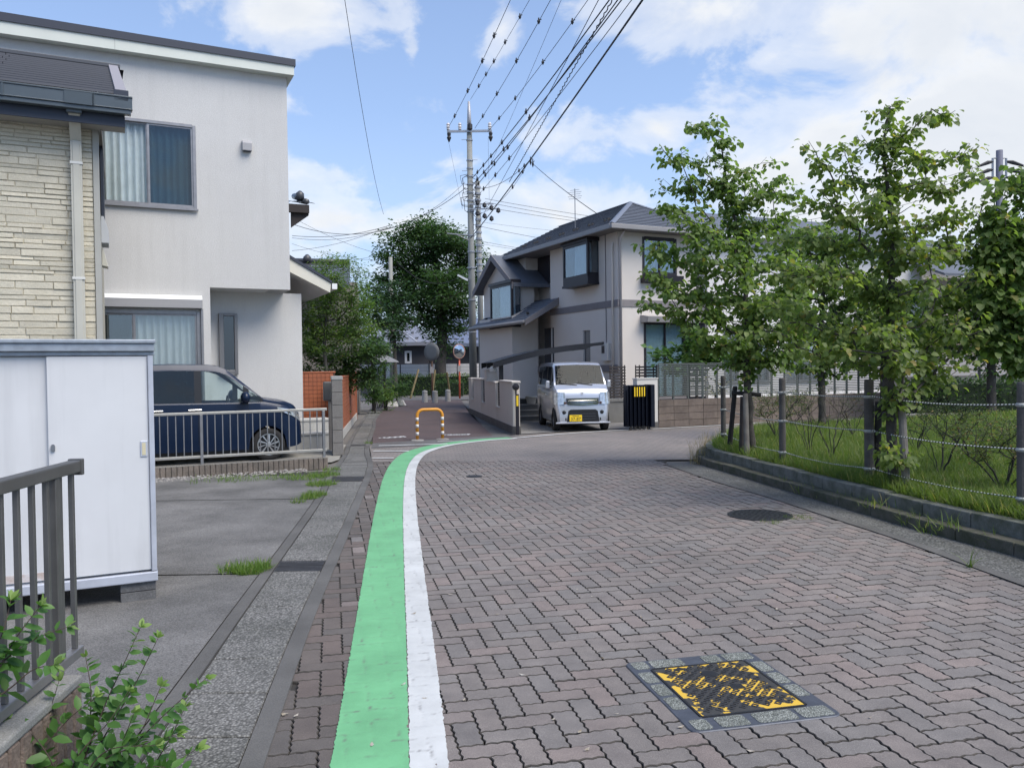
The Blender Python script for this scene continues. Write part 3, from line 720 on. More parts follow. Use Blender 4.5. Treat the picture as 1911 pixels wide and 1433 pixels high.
q = MB(); q.box(.19, 3.2, -.10, .10, .276, .318); q.build('cap', concrete('wall_cap', (.26, .26, .25), fine=.35), lw, bevel=.01)
bl = MB(); bl.box(0, .078, .066, .098, -.03, .274); bl = bl.build('block', BROWN_BLK, lw, bevel=.008, segs=1); bl.location = (.195, 0, 0)
for i in range(1, 34): inst(bl, lw, (.195 + .09 * i, 0, 0))

# ------------------------------------------------------------------ stone-clad house
FST = Frame(D(190, 600, 12.2), 26)
stone = fthing('stone_clad_house', 'house clad in cream split-stone siding with dark gutter and slate-black roof', 'house', FST)
xt = FST.f(178, 500)[0]; ztop = FST.f(150, 236)[1]
CREAM_T = mat('cream_trim', (.36, .36, .33), .7, var=.1, vscale=2)
STONEM = mat('cream_stone', (.50, .465, .37), .88, col2=(.56, .525, .425), vscale=2.5, fine=.12, fscale=60, bump=.55, bscale=26)
STONEB = mat('stone_joint', (.42, .39, .31), .9)
q = MB(); q.box(-7, 0, .03, 3.3, 0, ztop); q.build('wall', STONEB, stone)
q = MB(); q.box(xt, .0, -.012, .03, 0, ztop); q.box(-.001, .012, -.012, .16, 0, ztop - .001); q.build('corner_trim', CREAM_T, stone)
rs = random.Random(3); z = 1.2; nst = 0
while z < ztop - .02:
    h = rs.choice((.055, .065, .08, .095, .11)); x = xt - .004
    while x > -3.3:
        w = rs.uniform(.22, .75); x0 = max(x - w, -3.4)
        hh = h; zz = z
        q = MB(); dz = rs.uniform(-.012, .012); pr = rs.uniform(.010, .026); j = .0016
        a, b, c, d_ = x0 + j, x - j, zz + j, min(zz + hh - j, ztop)
        e1, e2 = rs.uniform(-.008, .008), rs.uniform(-.008, .008); rr = .008
        vs = [(a, .03, c), (b, .03, c), (b, .03, d_), (a, .03, d_), (a + rr, .03 - pr + e1, c + rr), (b - rr, .03 - pr + e2, c + rr), (b - rr, .03 - pr - e1 * .6, d_ - rr), (a + rr, .03 - pr - e2 * .6, d_ - rr)]
        q.add(vs, [(4, 5, 6, 7), (0, 1, 5, 4), (1, 2, 6, 5), (2, 3, 7, 6), (3, 0, 4, 7)]); q.build('stone', STONEM, stone); nst += 1
        x = x0
    z += h
# eaves
yG = -.55; xr = FST.f(247, 200, yG)[0]; zg0, zg1 = FST.f(247, 214, yG)[1], FST.f(247, 182, yG)[1]
GUTM = mat('gutter_slate', (.075, .095, .11), .35, .1, var=.12, vscale=3); DARKF = mat('dark_fascia', (.018, .026, .045), .5)
q = MB(); q.box(-7, xr, yG, yG + .14, zg0 + .06, zg1 - .02); q.box(-7, xr + .004, yG - .012, yG + .15, zg1 - .019, zg1 + .006); q.box(-7, xr - .02, yG + .012, yG + .13, zg0 + .0, zg0 + .059); q.box(-7, xr + .006, yG - .008, yG + .03, zg0 + .06, zg0 + .075)
q.build('gutter', GUTM, stone, bevel=.006)
for px in (3, 120, 172):
    gx = FST.f(px, 170, yG)[0]; q = MB(); q.box(gx - .004, gx + (.38 if px == 120 else .02), yG - .016, yG - .001, zg0 + .058, zg1 - .021); q.build('gutter_joint', mat('gutter_joint', (.05, .068, .082), .4), stone)
xf = FST.f(233, 220, -.40)[0]; zf = FST.f(233, 238, -.40)[1]
q = MB(); q.box(-7, xf, -.40, -.37, zf, zg1 - .04); q.build('fascia', DARKF, stone)
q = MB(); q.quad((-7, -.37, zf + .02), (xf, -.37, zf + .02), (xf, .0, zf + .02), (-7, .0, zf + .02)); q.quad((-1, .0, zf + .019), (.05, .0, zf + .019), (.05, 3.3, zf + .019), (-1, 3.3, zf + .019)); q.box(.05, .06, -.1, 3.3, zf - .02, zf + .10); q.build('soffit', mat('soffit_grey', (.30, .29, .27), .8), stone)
# roof of overlapping flat tiles, two slopes
SLATE = mat('black_slate', (.012, .014, .024), .75, .0, var=.3, vscale=4, spec=.2); VERGE = mat('verge_grey', (.27, .26, .28), .6)
run, pitch = 2.95, .466; n = 13; xv = FST.f(236, 168, yG + .1)[0]
zr = zg1 - .01
for i in range(n):
    y0, y1 = yG + .10 + run * i / n, yG + .10 + run * (i + 1) / n + .03
    xs_ = [xv - .14 - .10 * i / n] + [xv - 1.72 - (.0 if i % 2 else .07) - 1.72 * k for k in range(4)]
    for k in range(4):
        q = MB(); za, zb_ = zr + (y0 - yG) * pitch, zr + (y1 - yG) * pitch - .03; g = .005
        b_, a_ = xs_[k] - g, xs_[k + 1] + g
        q.prism([(a_, y0, za + .012), (b_, y0, za + .012), (b_, y0, za + .05), (a_, y0, za + .05)], (0, y1 - y0, zb_ - za)); q.m[0] = 1; q.build('tile', [SLATE, mat('slate_edge', (.075, .08, .095), .6)], stone)
q = MB(); ya, yb = yG + .02, yG + .1 + run
q.prism([(xv - .145, ya, zr - .06), (xv, ya, zr - .06), (xv, ya, zr + .085), (xv - .145, ya, zr + .085)], (-.10, yb - ya, (yb - ya) * pitch)); q.build('verge', VERGE, stone)
q = MB(); q.box(xv - .17, xv + .025, yG + .0, yG + .05, zr - .06, zr + .10); q.build('verge_cap', DARKF, stone, bevel=.006)
q = MB(); zz = zr + (yb - yG) * pitch; q.box(-7, xv - .06, yb - .08, yb + .10, zz + .0, zz + .07); q.build('ridge', mat('ridge_metal', (.07, .075, .085), .45, .2), stone, bevel=.01)
q = MB(); q.quad((-7, yb, zz), (xv, yb, zz), (xv - .1, yb + 1.0, zz - 1.0 * pitch), (-7, yb + 1.0, zz - 1.0 * pitch)); q.build('back_slope', SLATE, stone); q = MB(); q.prism([(-.02, .04, zf), (-.02, yb, zz - .12), (-.02, 3.3, zf + .25), (-.02, 3.3, zf)], (-.05, 0, 0)); q.build('gable', CREAM_T, stone)
# downpipe
dx = FST.f(147, 500, -.07)[0]; PIPE = mat('cream_pipe', (.47, .46, .40), .5, var=.08, vscale=2)
q = MB(); w = .036 * 2; q.box(dx - .075, dx + .075, -.115, -.03, 0, ztop - .25); q.box(dx - .045, dx + .045, -.127, -.1155, 0, ztop - .25)
q.prism([(dx - .075, -.115, ztop - .25), (dx + .075, -.115, ztop - .25), (dx + .075, -.03, ztop - .25), (dx - .075, -.03, ztop - .25)], (0, -.33, .33)); q.build('downpipe', PIPE, stone, bevel=.008)
q = MB(); q.box(dx - .10, dx + .10, -.48, -.36, ztop + .06, zg0 + .05); q.build('pipe_hopper', GUTM, stone, bevel=.01)
for py in (308, 521):
    zc = FST.f(147, py)[1]; q = MB(); q.box(dx - .085, dx + .085, -.132, -.02, zc - .015, zc + .02); q.build('pipe_clip', mat('pipe_clip', (.6, .6, .57), .5), stone)
# fittings on the flank, seen edge-on beyond the corner
q = MB(); zA, zB = FST.f(192, 388)[1], FST.f(192, 238)[1]; q.box(.0125, .055, .9, 1.9, zA, zB); q.build('flank_window', DARKF, stone)
q = MB(); zA, zB = FST.f(192, 447)[1], FST.f(192, 396)[1]; q.prism([(.0125, .35, zA), (.115, .35, zA), (.115, .35, zB - .22), (.05, .35, zB), (.0125, .35, zB)], (0, .55, 0)); q.build('meter_box', mat('meter_box', (.42, .44, .46), .6), stone, bevel=.004)
q = MB(); zc = FST.f(195, 470)[1]; q.prism([(.0125, .42, zc - .16), (.10, .42, zc - .18), (.10, .42, zc - .15), (.04, .42, zc + .10), (.0125, .42, zc + .12)], (0, .3, 0)); q.build('vent_hood', PIPE, stone, bevel=.01)

# ------------------------------------------------------------------ grey two-storey house
FH = Frame(D(567, 820, 18.7), 26)
gh = fthing('grey_house', 'pale grey rendered two-storey house with an overhanging upper floor and flat dark roof edge', 'house', FH)
RENDER = mat('grey_render', (.55, .548, .54), .9, col2=(.52, .517, .51), vscale=.7, bump=.35, bscale=55, fine=.05, fscale=40, streak=.10)
yF = -.85; xR = FH.f(541, 500, yF)[0]; zO = FH.f(541, 541, yF)[1]; xC = FH.f(393, 600, yF)[0]
zR = FH.f(541, 133, yF)[1]; zL = FH.f(0, 40, yF)[1]; xL = -13.0
# windows from their places on the facade
def frect(px0, py0, px1, py1, y):
    a, b = FH.f(px0, py0, y), FH.f(px1, py1, y); return (a[0], b[0], min(a[1], b[1]), max(a[1], b[1]))
W1 = frect(366, 236, 366, 393, yF); w1r = W1[1]; W1 = (FH.f(184, 300, yF)[0], w1r, W1[2] + .02, W1[3])
W2 = frect(376, 582, 376, 582, yF); W2 = (W2[1] - 2.55, W2[1] - .04, .62, W2[3])
q = MB(); ztop = zR + .25
slope = (zL - zR) / (FH.f(0, 40, yF)[0] - xR)
wall_holes(q, xR, zO, zR - .05, [W1], y=yF, depth=.13, x0=xL)
q.poly([(xL, yF, zR - .05), (xR, yF, zR - .05), (xR, yF, zR + .12), (xL, yF, zR + .12 + slope * (xL - xR))])
wall_holes(q, xC, 0, zO, [W2], y=yF, depth=.13, x0=xL)
q.quad((xC, yF, 0), (xC, 0, 0), (xC, 0, zO), (xC, yF, zO))                     # return of the recess
q.quad((xC, yF, zO), (xR, yF, zO), (xR, 0, zO), (xC, 0, zO))                   # underside of the overhang
q.quad((xR, yF, zO), (xR, 6, zO), (xR, 6, zR + .1), (xR, yF, zR + .1))          # right flank
zW = FH.f(567, 560)[1]
q.quad((xC, 0, .42), (0, 0, .42), (0, 0, zO - .001), (xC, 0, zO - .001)); q.quad((0, 0, .42), (0, 5, .42), (0, 5, zO), (0, 0, zO))
gw = q.build('wall', RENDER, gh)
q = MB(); q.box(xC - .01, .012, -.012, 5, 0, .42); q.build('plinth', concrete('plinth', (.30, .30, .30)), gh)
q = MB(); q.box(xR - .42, xR - .02, yF + .06, -.05, zO - .004, zO - .002); q.build('soffit_vent', mat('soffit_vent', (.30, .30, .31), .7), gh)
# roof edge: dark coping over a cream fascia
FASC = mat('cream_fascia', (.60, .63, .58), .6, var=.05, vscale=2); COP = mat('dark_coping', (.03, .036, .055), .5)
yE = yF - .22; a0 = FH.f(0, 62, yE); a1 = FH.f(549, 141, yE); b0 = FH.f(0, 39, yE); b1 = FH.f(553, 125, yE); c0 = FH.f(0, 22, yE - .03); c1 = FH.f(556, 112, yE - .03)
def edge(l, r, xq): return l[1] + (r[1] - l[1]) * (xq - l[0]) / (r[0] - l[0])
xE = a1[0]
def band(lo, hi, y0_, y1_, name, m, xe):
    q = MB(); za, zb_, zc, zd = edge(*lo, xL), edge(*lo, xe), edge(*hi, xe), edge(*hi, xL)
    q.prism([(xL, y0_, za), (xe, y0_, zb_), (xe, y0_, zc), (xL, y0_, zd)], (0, y1_ - y0_, 0)); return q.build(name, m, gh)
band((a0, a1), (b0, b1), yE, 6.0, 'fascia', FASC, xE)
band((b0, b1), (c0, c1), yE - .03, 6.1, 'coping', COP, xE + .03)
fx = FH.f(214, 75, yE)[0]; q = MB(); q.box(fx - .003, fx + .003, yE - .003, yE - .0005, edge(a0, a1, fx), edge(b0, b1, fx)); q.build('fascia_joint', mat('fascia_joint', (.3, .31, .3), .8), gh)
window(gh, W1, yF, panes=2, gm=[glass_mat('glass_sky', (.93, .95, .96), .03), glass_mat('glass_screen', (.45, .54, .58), .06)], cm=[CURT, CURT_G])
window(gh, W2, yF, panes=2, gm=[GLASS_D, GLASS], cm=[CURT_G, CURT_G], fw=.06)
q = MB(); sx0, sx1 = W2[0] - .1, FH.f(378, 560, yF - .16)[0]; zA, zB = W2[3] + .06, FH.f(378, 552, yF - .16)[1]
q.prism([(sx0, yF - .002, zA), (sx0, yF - .17, zA), (sx0, yF - .17, zB - .09), (sx0, yF - .10, zB), (sx0, yF - .002, zB)], (sx1 - sx0, 0, 0)); so_ = q.build('shutter_box', mat('shutter_box', (.33, .33, .34), .5, .2), gh, bevel=.006)
q = MB(); q.prism([(sx0 + .005, yF - .174, zB - .088), (sx0 + .005, yF - .104, zB + .003), (sx0 + .005, yF - .02, zB + .012), (sx0 + .005, yF - .02, zB + .004)], (sx1 - sx0 - .01, 0, 0)); q.build('shutter_top', mat('shutter_white', (.75, .77, .78), .4), so_)
for xa in (W2[1] + .02, W2[0] - .07):
    q = MB(); q.box(xa, xa + .05, yF - .07, yF - .001, W2[2] - .1, zA); q.build('shutter_rail', ALU, gh, bevel=.004)
vx, vz = FH.f(460, 275, yF); q = MB(); q.prism([(vx - .10, yF - .001, vz - .10), (vx - .10, yF - .12, vz - .10), (vx - .10, yF - .12, vz + .06), (vx - .10, yF - .07, vz + .125), (vx - .10, yF - .001, vz + .125)], (.20, 0, 0)); vb = q.build('vent_cap', mat('vent_cap', (.33, .33, .345), .6), gh, bevel=.012)
q = MB(); q.box(vx - .08, vx + .08, yF - .105, yF - .01, vz - .106, vz - .1005); q.build('vent_grille', COP, vb)
W3 = frect(407, 585, 444, 699, 0.0); W3 = (W3[0], W3[1], W3[2], W3[3])
q = MB(); a, b, c, d_ = W3; q.box(a, a + .10, -.11, -.002, c, d_); q.box(b - .07, b, -.11, -.002, c, d_); q.box(a + .10, b - .07, -.11, -.002, d_ - .06, d_); q.box(a + .10, b - .07, -.13, -.002, c - .02, c + .10)
w3 = q.build('window', mat('slit_frame', (.20, .195, .195), .45, .6), gh, bevel=.008); w3['label'] = 'narrow slit window with a deep metal frame'
q = MB(); q.box(a + .10, b - .07, -.05, -.045, c + .10, d_ - .06); q.build('pane', glass_mat('glass_slit', (.25, .32, .38), .10), w3)
q = MB(); q.box(a + .02, b - .02, -.010, -.003, c, d_); q.build('room_behind', DARKROOM, w3)
# low roof beyond the recess wall
yV = -.28; A0, A1, A2, A3 = FH.f(536, 505, yV), FH.f(536, 480, yV), FH.f(618, 529, yV), FH.f(616, 546, yV)
FASC2 = mat('cream_fascia_low', (.62, .60, .52), .6)
q = MB(); q.prism([(A0[0], yV, A0[1]), (A3[0], yV, A3[1]), (A2[0], yV, A2[1]), (A1[0], yV, A1[1])], (0, .05, 0)); q.build('verge_board', FASC2, gh)
q = MB(); q.prism([(A1[0], yV - .03, A1[1] + .001), (A2[0] + .02, yV - .03, A2[1] + .001), (A2[0] + .02, yV - .03, A2[1] + .06), (A1[0], yV - .03, A1[1] + .08)], (0, 5.2, 0)); q.build('low_roof', COP, gh)
q = MB(); q.poly([(A0[0], yV + .05, A0[1]), (A3[0], yV + .05, A3[1]), (A3[0], 5, A3[1]), (A0[0], 5, A0[1])]); q.build('low_soffit', RENDER, gh)
e = FH.f(626, 534, yV); q = MB(); q.box(A2[0] + .021, A2[0] + .14, yV + .0, 5, A2[1] - .13, A2[1] + .0); q.build('low_gutter', mat('white_gutter', (.75, .76, .76), .4), gh)

# ------------------------------------------------------------------ fence by the parked car, on a kerb of upright blocks
FF = Frame(G(612, 872), 26)
fen = fthing('railing', 'silver grey railing along the kerb in front of the blue car', 'railing', FF)
kz = .175; ft = FF.f(608, 761, .06)[1]; bz = kz + .10
q = MB(); q.box(-5.6, .01, .035, .085, ft - .045, ft); q.build('top_rail', ALU_L, fen, bevel=.008)
q = MB(); q.box(-5.6, -.0, .04, .08, bz, bz + .045); q.build('bottom_rail', ALU_L, fen, bevel=.006)
for xp in (-.05, -2.02, -4.0):
    q = MB(); q.box(xp - .022, xp + .022, .032, .088, kz - .05, ft - .0455); q.build('post', ALU, fen, bevel=.004)
bal = MB(); bal.box(-.0085, .0085, .051, .069, bz + .0455, ft - .0455); bal = bal.build('baluster', ALU, fen, bevel=.002, segs=1); bal.location = (-.16, 0, 0)
for i in range(1, 45):
    x = -.16 - .118 * i
    if min(abs(x + 2.02), abs(x + 4.0)) > .04: inst(bal, fen, (x, 0, 0))
kb = fthing('block_kerb', 'low kerb of upright brown concrete blocks under the silver railing', 'kerb', FF)
KBM = mat('kerb_block', (.185, .155, .13), .92, col2=(.125, .11, .095), vscale=5, fine=.25, fscale=50, bump=.5, bscale=50, streak=.4)
q = MB(); q.box(-5.8, 0, .015, .14, -.03, kz - .012); q.build('core', KBM, kb)
q = MB(); q.box(-5.8, .006, -.004, .15, kz - .0115, kz); q.build('cap', concrete('kerb_cap', (.25, .235, .21)), kb)
bl = MB(); bl.box(-.074, 0, -.005, .014, -.03, kz - .012); bl = bl.build('block', KBM, kb, bevel=.006, segs=1)
for i in range(1, 70): inst(bl, kb, (-.083 * i, 0, 0))

# ------------------------------------------------------------------ gate pillar with letterbox, white steps, orange tiled wall
FP = Frame(G(633, 850), 26)
PBL = mat('pillar_block', (.20, .19, .18), .9, var=.2, vscale=4, fine=.15, fscale=60, bump=.3, bscale=60)
PWAY = R(9.0)
pil = thing('gate_pillar', 'grey concrete block pillar with a pale cap at the corner of the drive', 'pillar', G(633, 850), R(13.5))
pt = D(634, 702, G(633, 850).y).z; nb = 6; hb = (pt - .07) / nb
for i in range(nb):
    q = MB(); q.box(-.12, .085, 0, 1.0, i * hb + .004, (i + 1) * hb - .004); q.build('block', PBL, pil, bevel=.006, segs=1)
q = MB(); q.box(-.11, .075, .01, .98, 0, pt - .07); q.build('mortar', mat('mortar_dark', (.08, .08, .08), .9), pil)
q = MB(); q.box(-.128, .093, -.008, 1.01, pt - .07, pt); q.build('cap', concrete('pillar_cap', (.36, .36, .35)), pil, bevel=.008)
lb = thing('letterbox', 'dark grey flat letterbox on a post beside the block pillar', 'letterbox', D(615, 730, 16.9), R(20))
q = MB(); q.box(-.13, .13, -.06, .06, -.20, .20); q.build('body', mat('letterbox_grey', (.10, .10, .10), .5, .3), lb, bevel=.02)
q = MB(); zl = lb.location.z; q.box(-.03, .03, -.02, .02, -zl, -.20); q.build('post', mat('letterbox_post', (.22, .2, .18), .6), lb)
STEP = concrete('white_step', (.50, .49, .46)); st = fthing('entry_step', 'low white concrete wall and step behind the silver railing', 'step', Frame(D(632, 840, 17.2), 26))
for i, (h, y0, x0) in enumerate(((.36, 0, -1.75), (.62, .55, -1.9))):
    q = MB(); q.box(x0, -.05, y0, y0 + .5, 0, h - .05); q.build('riser', STEP, st); q = MB(); q.box(x0 - .02, -.03, y0 - .02, y0 + .5, h - .05, h); q.build('tread', STEP, st, bevel=.01)

TILE = mat('orange_tile', (.36, .115, .05), .55, col2=(.29, .09, .04), vscale=3); GROUT = mat('dark_grout', (.07, .04, .03), .9)
def tiled_wall(name, label, p0, ang, L, H, z0=.0):
    t = thing(name, label, 'wall', p0, ang); q = MB(); q.box(0, L, .01, .14, z0, H - .012); q.build('core', GROUT, t)
    tw, th, g = .10, .10, .008; q = MB(); nx, nz = int(L / tw), int((H - z0) / th)
    for i in range(nx):
        for j in range(nz): q.box(i * tw + g, (i + 1) * tw - g * .0, 0, .0095, z0 + j * th + g, z0 + (j + 1) * th)
    o = q.build('tiles', TILE, t); o['kind'] = 'stuff'
    q = MB(); q.box(-.01, L + .01, -.012, .152, H - .011, H + .03); q.build('cap', TILE, t, bevel=.01)
    return t
w0 = D(567, 790, 19.4); tiled_wall('tiled_wall', 'orange tiled garden wall facing the road behind the letterbox', (w0.x - .6, w0.y - .3, 0), R(26), 1.45, 1.62)
ga = Vector((-4.02, 18.6, 0)); gb = Vector((-5.35, 27.5, 0)); d_ = gb - ga
tw = tiled_wall('tiled_wall', 'long orange tiled wall running along the left of the lane', tuple(ga), math.atan2(d_.y, d_.x), d_.length, 1.50)
q = MB(); q.box(d_.length - .02, d_.length + .3, -.03, .3, 0, 1.62); q.build('pier', TILE, tw)
q = MB(); q.box(0, d_.length, -.03, -.012, 0, .22); q.build('footing', STEP, tw)

# ------------------------------------------------------------------ tile-roofed house further back
JT = mat('kawara_tile', (.075, .08, .09), .38, .0, var=.35, vscale=6)
FJ = Frame(D(578, 380, 25.0), 24)
jh = fthing('tile_roofed_house', 'old house with a dark clay tile roof showing behind the grey house', 'house', FJ)
ze = D(578, 380, 25.0).z
q = MB(); q.box(-9, -.9, .9, 8, 0, ze); q.build('wall', mat('old_wall', (.32, .30, .27), .9), jh)
q = MB(); q.box(-9, -.02, -.02, .12, ze - .30, ze - .05); q.prism([(-.55, .1, ze - .05), (-.02, .1, ze - .05), (-.02, .1, ze - .35), (-.55, .1, ze - .75)], (0, .12, 0)); q.build('eave_timber', mat('dark_timber', (.03, .025, .025), .8), jh)
def kawara(name, x0, x1, y0, zb_, rn, pt_, rows, parent):
    q = MB()
    for i in range(rows):
        ya, yb = y0 + rn * i / rows, y0 + rn * (i + 1) / rows + .05; za, zb2 = zb_ + (ya - y0) * pt_, zb_ + (yb - y0) * pt_
        x = x0
        while x < x1:
            w = .27; seg = 5
            vs = []
            for yy, zz in ((ya, za), (yb, zb2)):
                for s in range(seg + 1): vs.append((x + w * s / seg, yy, zz + .035 * math.sin(math.pi * s / seg) + .02))
            q.add(vs, [(s, s + 1, seg + 2 + s, seg + 1 + s) for s in range(seg)]); x += w
    o = q.build(name, JT, parent); o['kind'] = 'stuff'; return o
kawara('tiles', -9, .0, 0, ze - .02, 1.3, .22, 5, jh)
q = MB(); q.tube([(-.1, -.05, ze + .04), (-.1, 1.3, ze + .34)], .09, 8); q.tube([(-.25, .3, ze + .22), (-.25, 1.3, ze + .46)], .10, 8); q.lathe([(.02, -.12), (.13, -.1), (.13, .08), (.04, .16)], (-.25, .25, ze + .26), 10); q.build('hip_ridge', JT, jh, smooth=True)
FJ2 = Frame(D(548, 485, 30.0), 10)
j2 = fthing('tile_roofed_house', 'low wing with a grey tile roof half hidden behind the garden trees', 'house', FJ2)
z2 = D(548, 468, 30.0).z; z2e = z2 - 1.35
q = MB(); q.box(-1, 2.3, 1, 5, 0, z2e + .3); q.build('wall', mat('old_wall_2', (.28, .26, .24), .9), j2)
q = MB(); rows = 7
for i in range(9):
    x0 = -.4 + .27 * i
    for r in range(rows):
        ya, yb = 2.0 - 2.4 * r / rows, 2.0 - 2.4 * (r + 1) / rows - .04; za, zb2 = z2 - .2 - 1.2 * r / rows, z2 - .2 - 1.2 * (r + 1) / rows
        q.add([(x0 + .27 * s / 4, yy, zz + .035 * math.sin(math.pi * s / 4)) for yy, zz in ((ya, za), (yb, zb2)) for s in range(5)], [(s, s + 1, 6 + s, 5 + s) for s in range(4)])
o = q.build('tiles', JT, j2); o['kind'] = 'stuff'
q = MB(); q.tube([(-.4, 2.0, z2 - .1), (2.0, 2.0, z2 - .12)], .10, 8); q.lathe([(.02, -.14), (.15, -.12), (.16, .05), (.05, .16)], (.35, 1.95, z2 - .02), 10); q.build('ridge', JT, j2, smooth=True)
# ================================================================== CARS: lofted bodies with separate glass, lamps, wheels
def lerp(a, b, t): return a + (b - a) * t
def prof(pts, x):
    if x <= pts[0][0]: return pts[0][1]
    for (a, va), (b, vb) in zip(pts, pts[1:]):
        if a <= x <= b: return lerp(va, vb, (x - a) / (b - a)) if b > a else va
    return pts[-1][1]
TYRE = mat('tyre', (.015, .015, .016), .85, var=.3, vscale=30); CHROME = mat('chrome', (.75, .76, .78), .12, 1.0); BLACKP = mat('black_plastic', (.012, .013, .016), .45)
RIM_A = mat('alloy_rim', (.55, .56, .58), .3, .85); LAMP = mat('lamp_glass', (.34, .38, .41), .10, .5, spec=.8, coat=1.0, col2=(.6, .63, .66), vscale=18); AMBER = mat('amber_lens', (.7, .25, .03), .2)
SEAT = mat('seat_fabric', (.07, .07, .075), .9); CARGLASS = glass_mat('car_glass', (.82, .90, .89), .05); CARGLASS_D = glass_mat('car_glass_dark', (.08, .10, .11), .05)
def car_body(root, spec, paint):
    """spec: dict with L (length), top, belt, width, arches [(x, r)], rocker; x from 0 (rear) to L (nose)"""
    L = spec['L']; xs = sorted(set([round(L * i / 84, 4) for i in range(85)] + spec['cuts']))
    rows = 10; grid = []
    for x in xs:
        zt = prof(spec['top'], x); zbl = min(prof(spec['belt'], x), zt - .05); w = prof(spec['width'], x)
        zb = prof(spec['rocker'], x)
        for (xc, zc, r) in spec['arches']:
            if abs(x - xc) < r: zb = max(zb, zc + math.sqrt(max(0, r * r - (x - xc) ** 2)))
        zb = min(zb, zbl - .12)
        gl = min(1.0, max(0.0, (zt - zbl - .05) / (spec['roof'] - spec['beltz'] - .05)))     # how much glasshouse
        tum = lerp(.97, spec['tumble'], gl)
        ye = w * tum; ze = zt - lerp(.025, .10, gl)
        r_ = [(w * .965, zb), (w * .995, lerp(zb, zbl, .35)), (w, lerp(zb, zbl, .68)), (w * .985, zbl - .01), (w * .965, zbl + .012 if gl > .02 else zbl + .01),
              (lerp(w * .965, ye, .97), lerp(zbl + .012, ze, .97)), (ye - .012, ze + .02), (ye * .93, zt - .012 - .0), (ye * .6, zt + .004), (0, zt + .012)]
        grid.append((x, r_))
    V = []; idx = {}
    for i, (x, r_) in enumerate(grid):
        for j, (y, z) in enumerate(r_):
            for s in ((1, -1) if j < rows - 1 else (1,)):
                idx[i, j, s] = len(V); V.append((x, y * s, z))
        idx[i, rows - 1, -1] = idx[i, rows - 1, 1]
    parts = {}
    for i in range(len(xs) - 1):
        xm = (xs[i] + xs[i + 1]) / 2
        for j in range(rows - 1):
            for s in (1, -1):
                f = [idx[i, j, s], idx[i + 1, j, s], idx[i + 1, j + 1, s], idx[i, j + 1, s]]
                if s < 0: f.reverse()
                key = 'body'
                if j == 4 and spec['pillars'][0] < xm < spec['pillars'][1]: key = ('pillar', next((n for n, (a, b) in enumerate(spec['sidewin']) if xm < b), 9), s)
                if j == 4:
                    for n, (a, b) in enumerate(spec['sidewin']):
                        if a < xm < b: key = ('side', n, s)
                if j >= 6 and spec['shield'][0] < xm < spec['shield'][1] and (j > 6): key = 'shield'
                parts.setdefault(key, []).append(f)
    # nose and tail caps
    for i, sgn in ((0, -1), (len(xs) - 1, 1)):
        loop = [idx[i, j, 1] for j in range(rows)] + [idx[i, j, -1] for j in reversed(range(rows - 1))]
        parts['body'].append(loop if sgn > 0 else loop[::-1])
    def mk(name, faces, m, smooth=True):
        used = sorted({v for f in faces for v in f}); mp = {v: k for k, v in enumerate(used)}
        q = MB(); q.add([V[v] for v in used], [[mp[v] for v in f] for f in faces]); o = q.build(name, m, root, autosmooth=32)
        return o
    body = mk('body', parts['body'], paint)
    for k, fs in parts.items():
        if isinstance(k, tuple) and k[0] == 'pillar': mk('window_pillar', fs, BLACKP)
        elif k == 'shield': mk('windshield', fs, spec.get('shield_mat', CARGLASS))
        elif isinstance(k, tuple): mk('side_window', fs, CARGLASS if k[1] >= len(spec['sidewin']) - 2 and not spec.get('dark') else spec['rear_glass'])
    # under-tray, cabin floor, seats, dashboard
    q = MB(); q.box(.25, L - .25, -spec['w'] + .16, spec['w'] - .16, .16, .34); q.build('underbody', BLACKP, root)
    return body
def wheel(root, x, y, r, rim_r, side, rim=RIM_A, spokes=10, twist=.25):
    w = bpy.data.objects.new('wheel', None); COL.objects.link(w); w.parent = root; w.location = (x, y, r)
    q = MB(); tw = .085
    q.lathe([(rim_r, -tw + .005), (rim_r + .02, -tw), (r - .012, -tw + .006), (r, -tw + .03), (r, tw - .03), (r - .012, tw - .006), (rim_r + .02, tw), (rim_r, tw - .005)], (0, 0, 0), 36, axis='Y', caps=False); q.build('tyre', TYRE, w, smooth=True)
    q = MB(); o = side * (tw - .02)
    q.lathe([(rim_r, -o * .5), (rim_r, o), (rim_r - .018, o), (rim_r - .02, o * .3)], (0, 0, 0), 36, axis='Y', caps=False)
    for k in range(spokes):
        a = 2 * math.pi * k / spokes; da = .11 if k % 2 else .15; a2 = a + twist
        def pt(rr, an, yy): return (rr * math.cos(an), yy, rr * math.sin(an))
        q.add([pt(.035, a - da * 1.5, o * .95), pt(.035, a + da * 1.5, o * .95), pt(rim_r - .012, a2 + da * .62, o * .85), pt(rim_r - .012, a2 - da * .62, o * .85)], [(0, 1, 2, 3)])
    q.lathe([(.001, o * 1.0), (.045, o * .98), (.05, o * .8)], (0, 0, 0), 16, axis='Y', caps=False); q.build('rim', rim, w)
    q = MB(); q.lathe([(.001, o * .25), (rim_r, o * .25)], (0, 0, 0), 24, axis='Y', caps=False); q.build('brake', BLACKP, w)
    return w
def text_mesh(body, size, m, name, parent, loc, rot, ext=.001, align='CENTER'):
    cu = bpy.data.curves.new(name, 'FONT'); cu.body = body; cu.size = size; cu.extrude = ext; cu.align_x = align; cu.align_y = 'CENTER'
    t = bpy.data.objects.new('tmp', cu); COL.objects.link(t); dg = bpy.context.evaluated_depsgraph_get()
    me = bpy.data.meshes.new_from_object(t.evaluated_get(dg)); bpy.data.objects.remove(t); me.materials.clear(); me.materials.append(m)
    o = bpy.data.objects.new(name, me); COL.objects.link(o); o.parent = parent; o.location = loc; o.rotation_euler = rot; return o

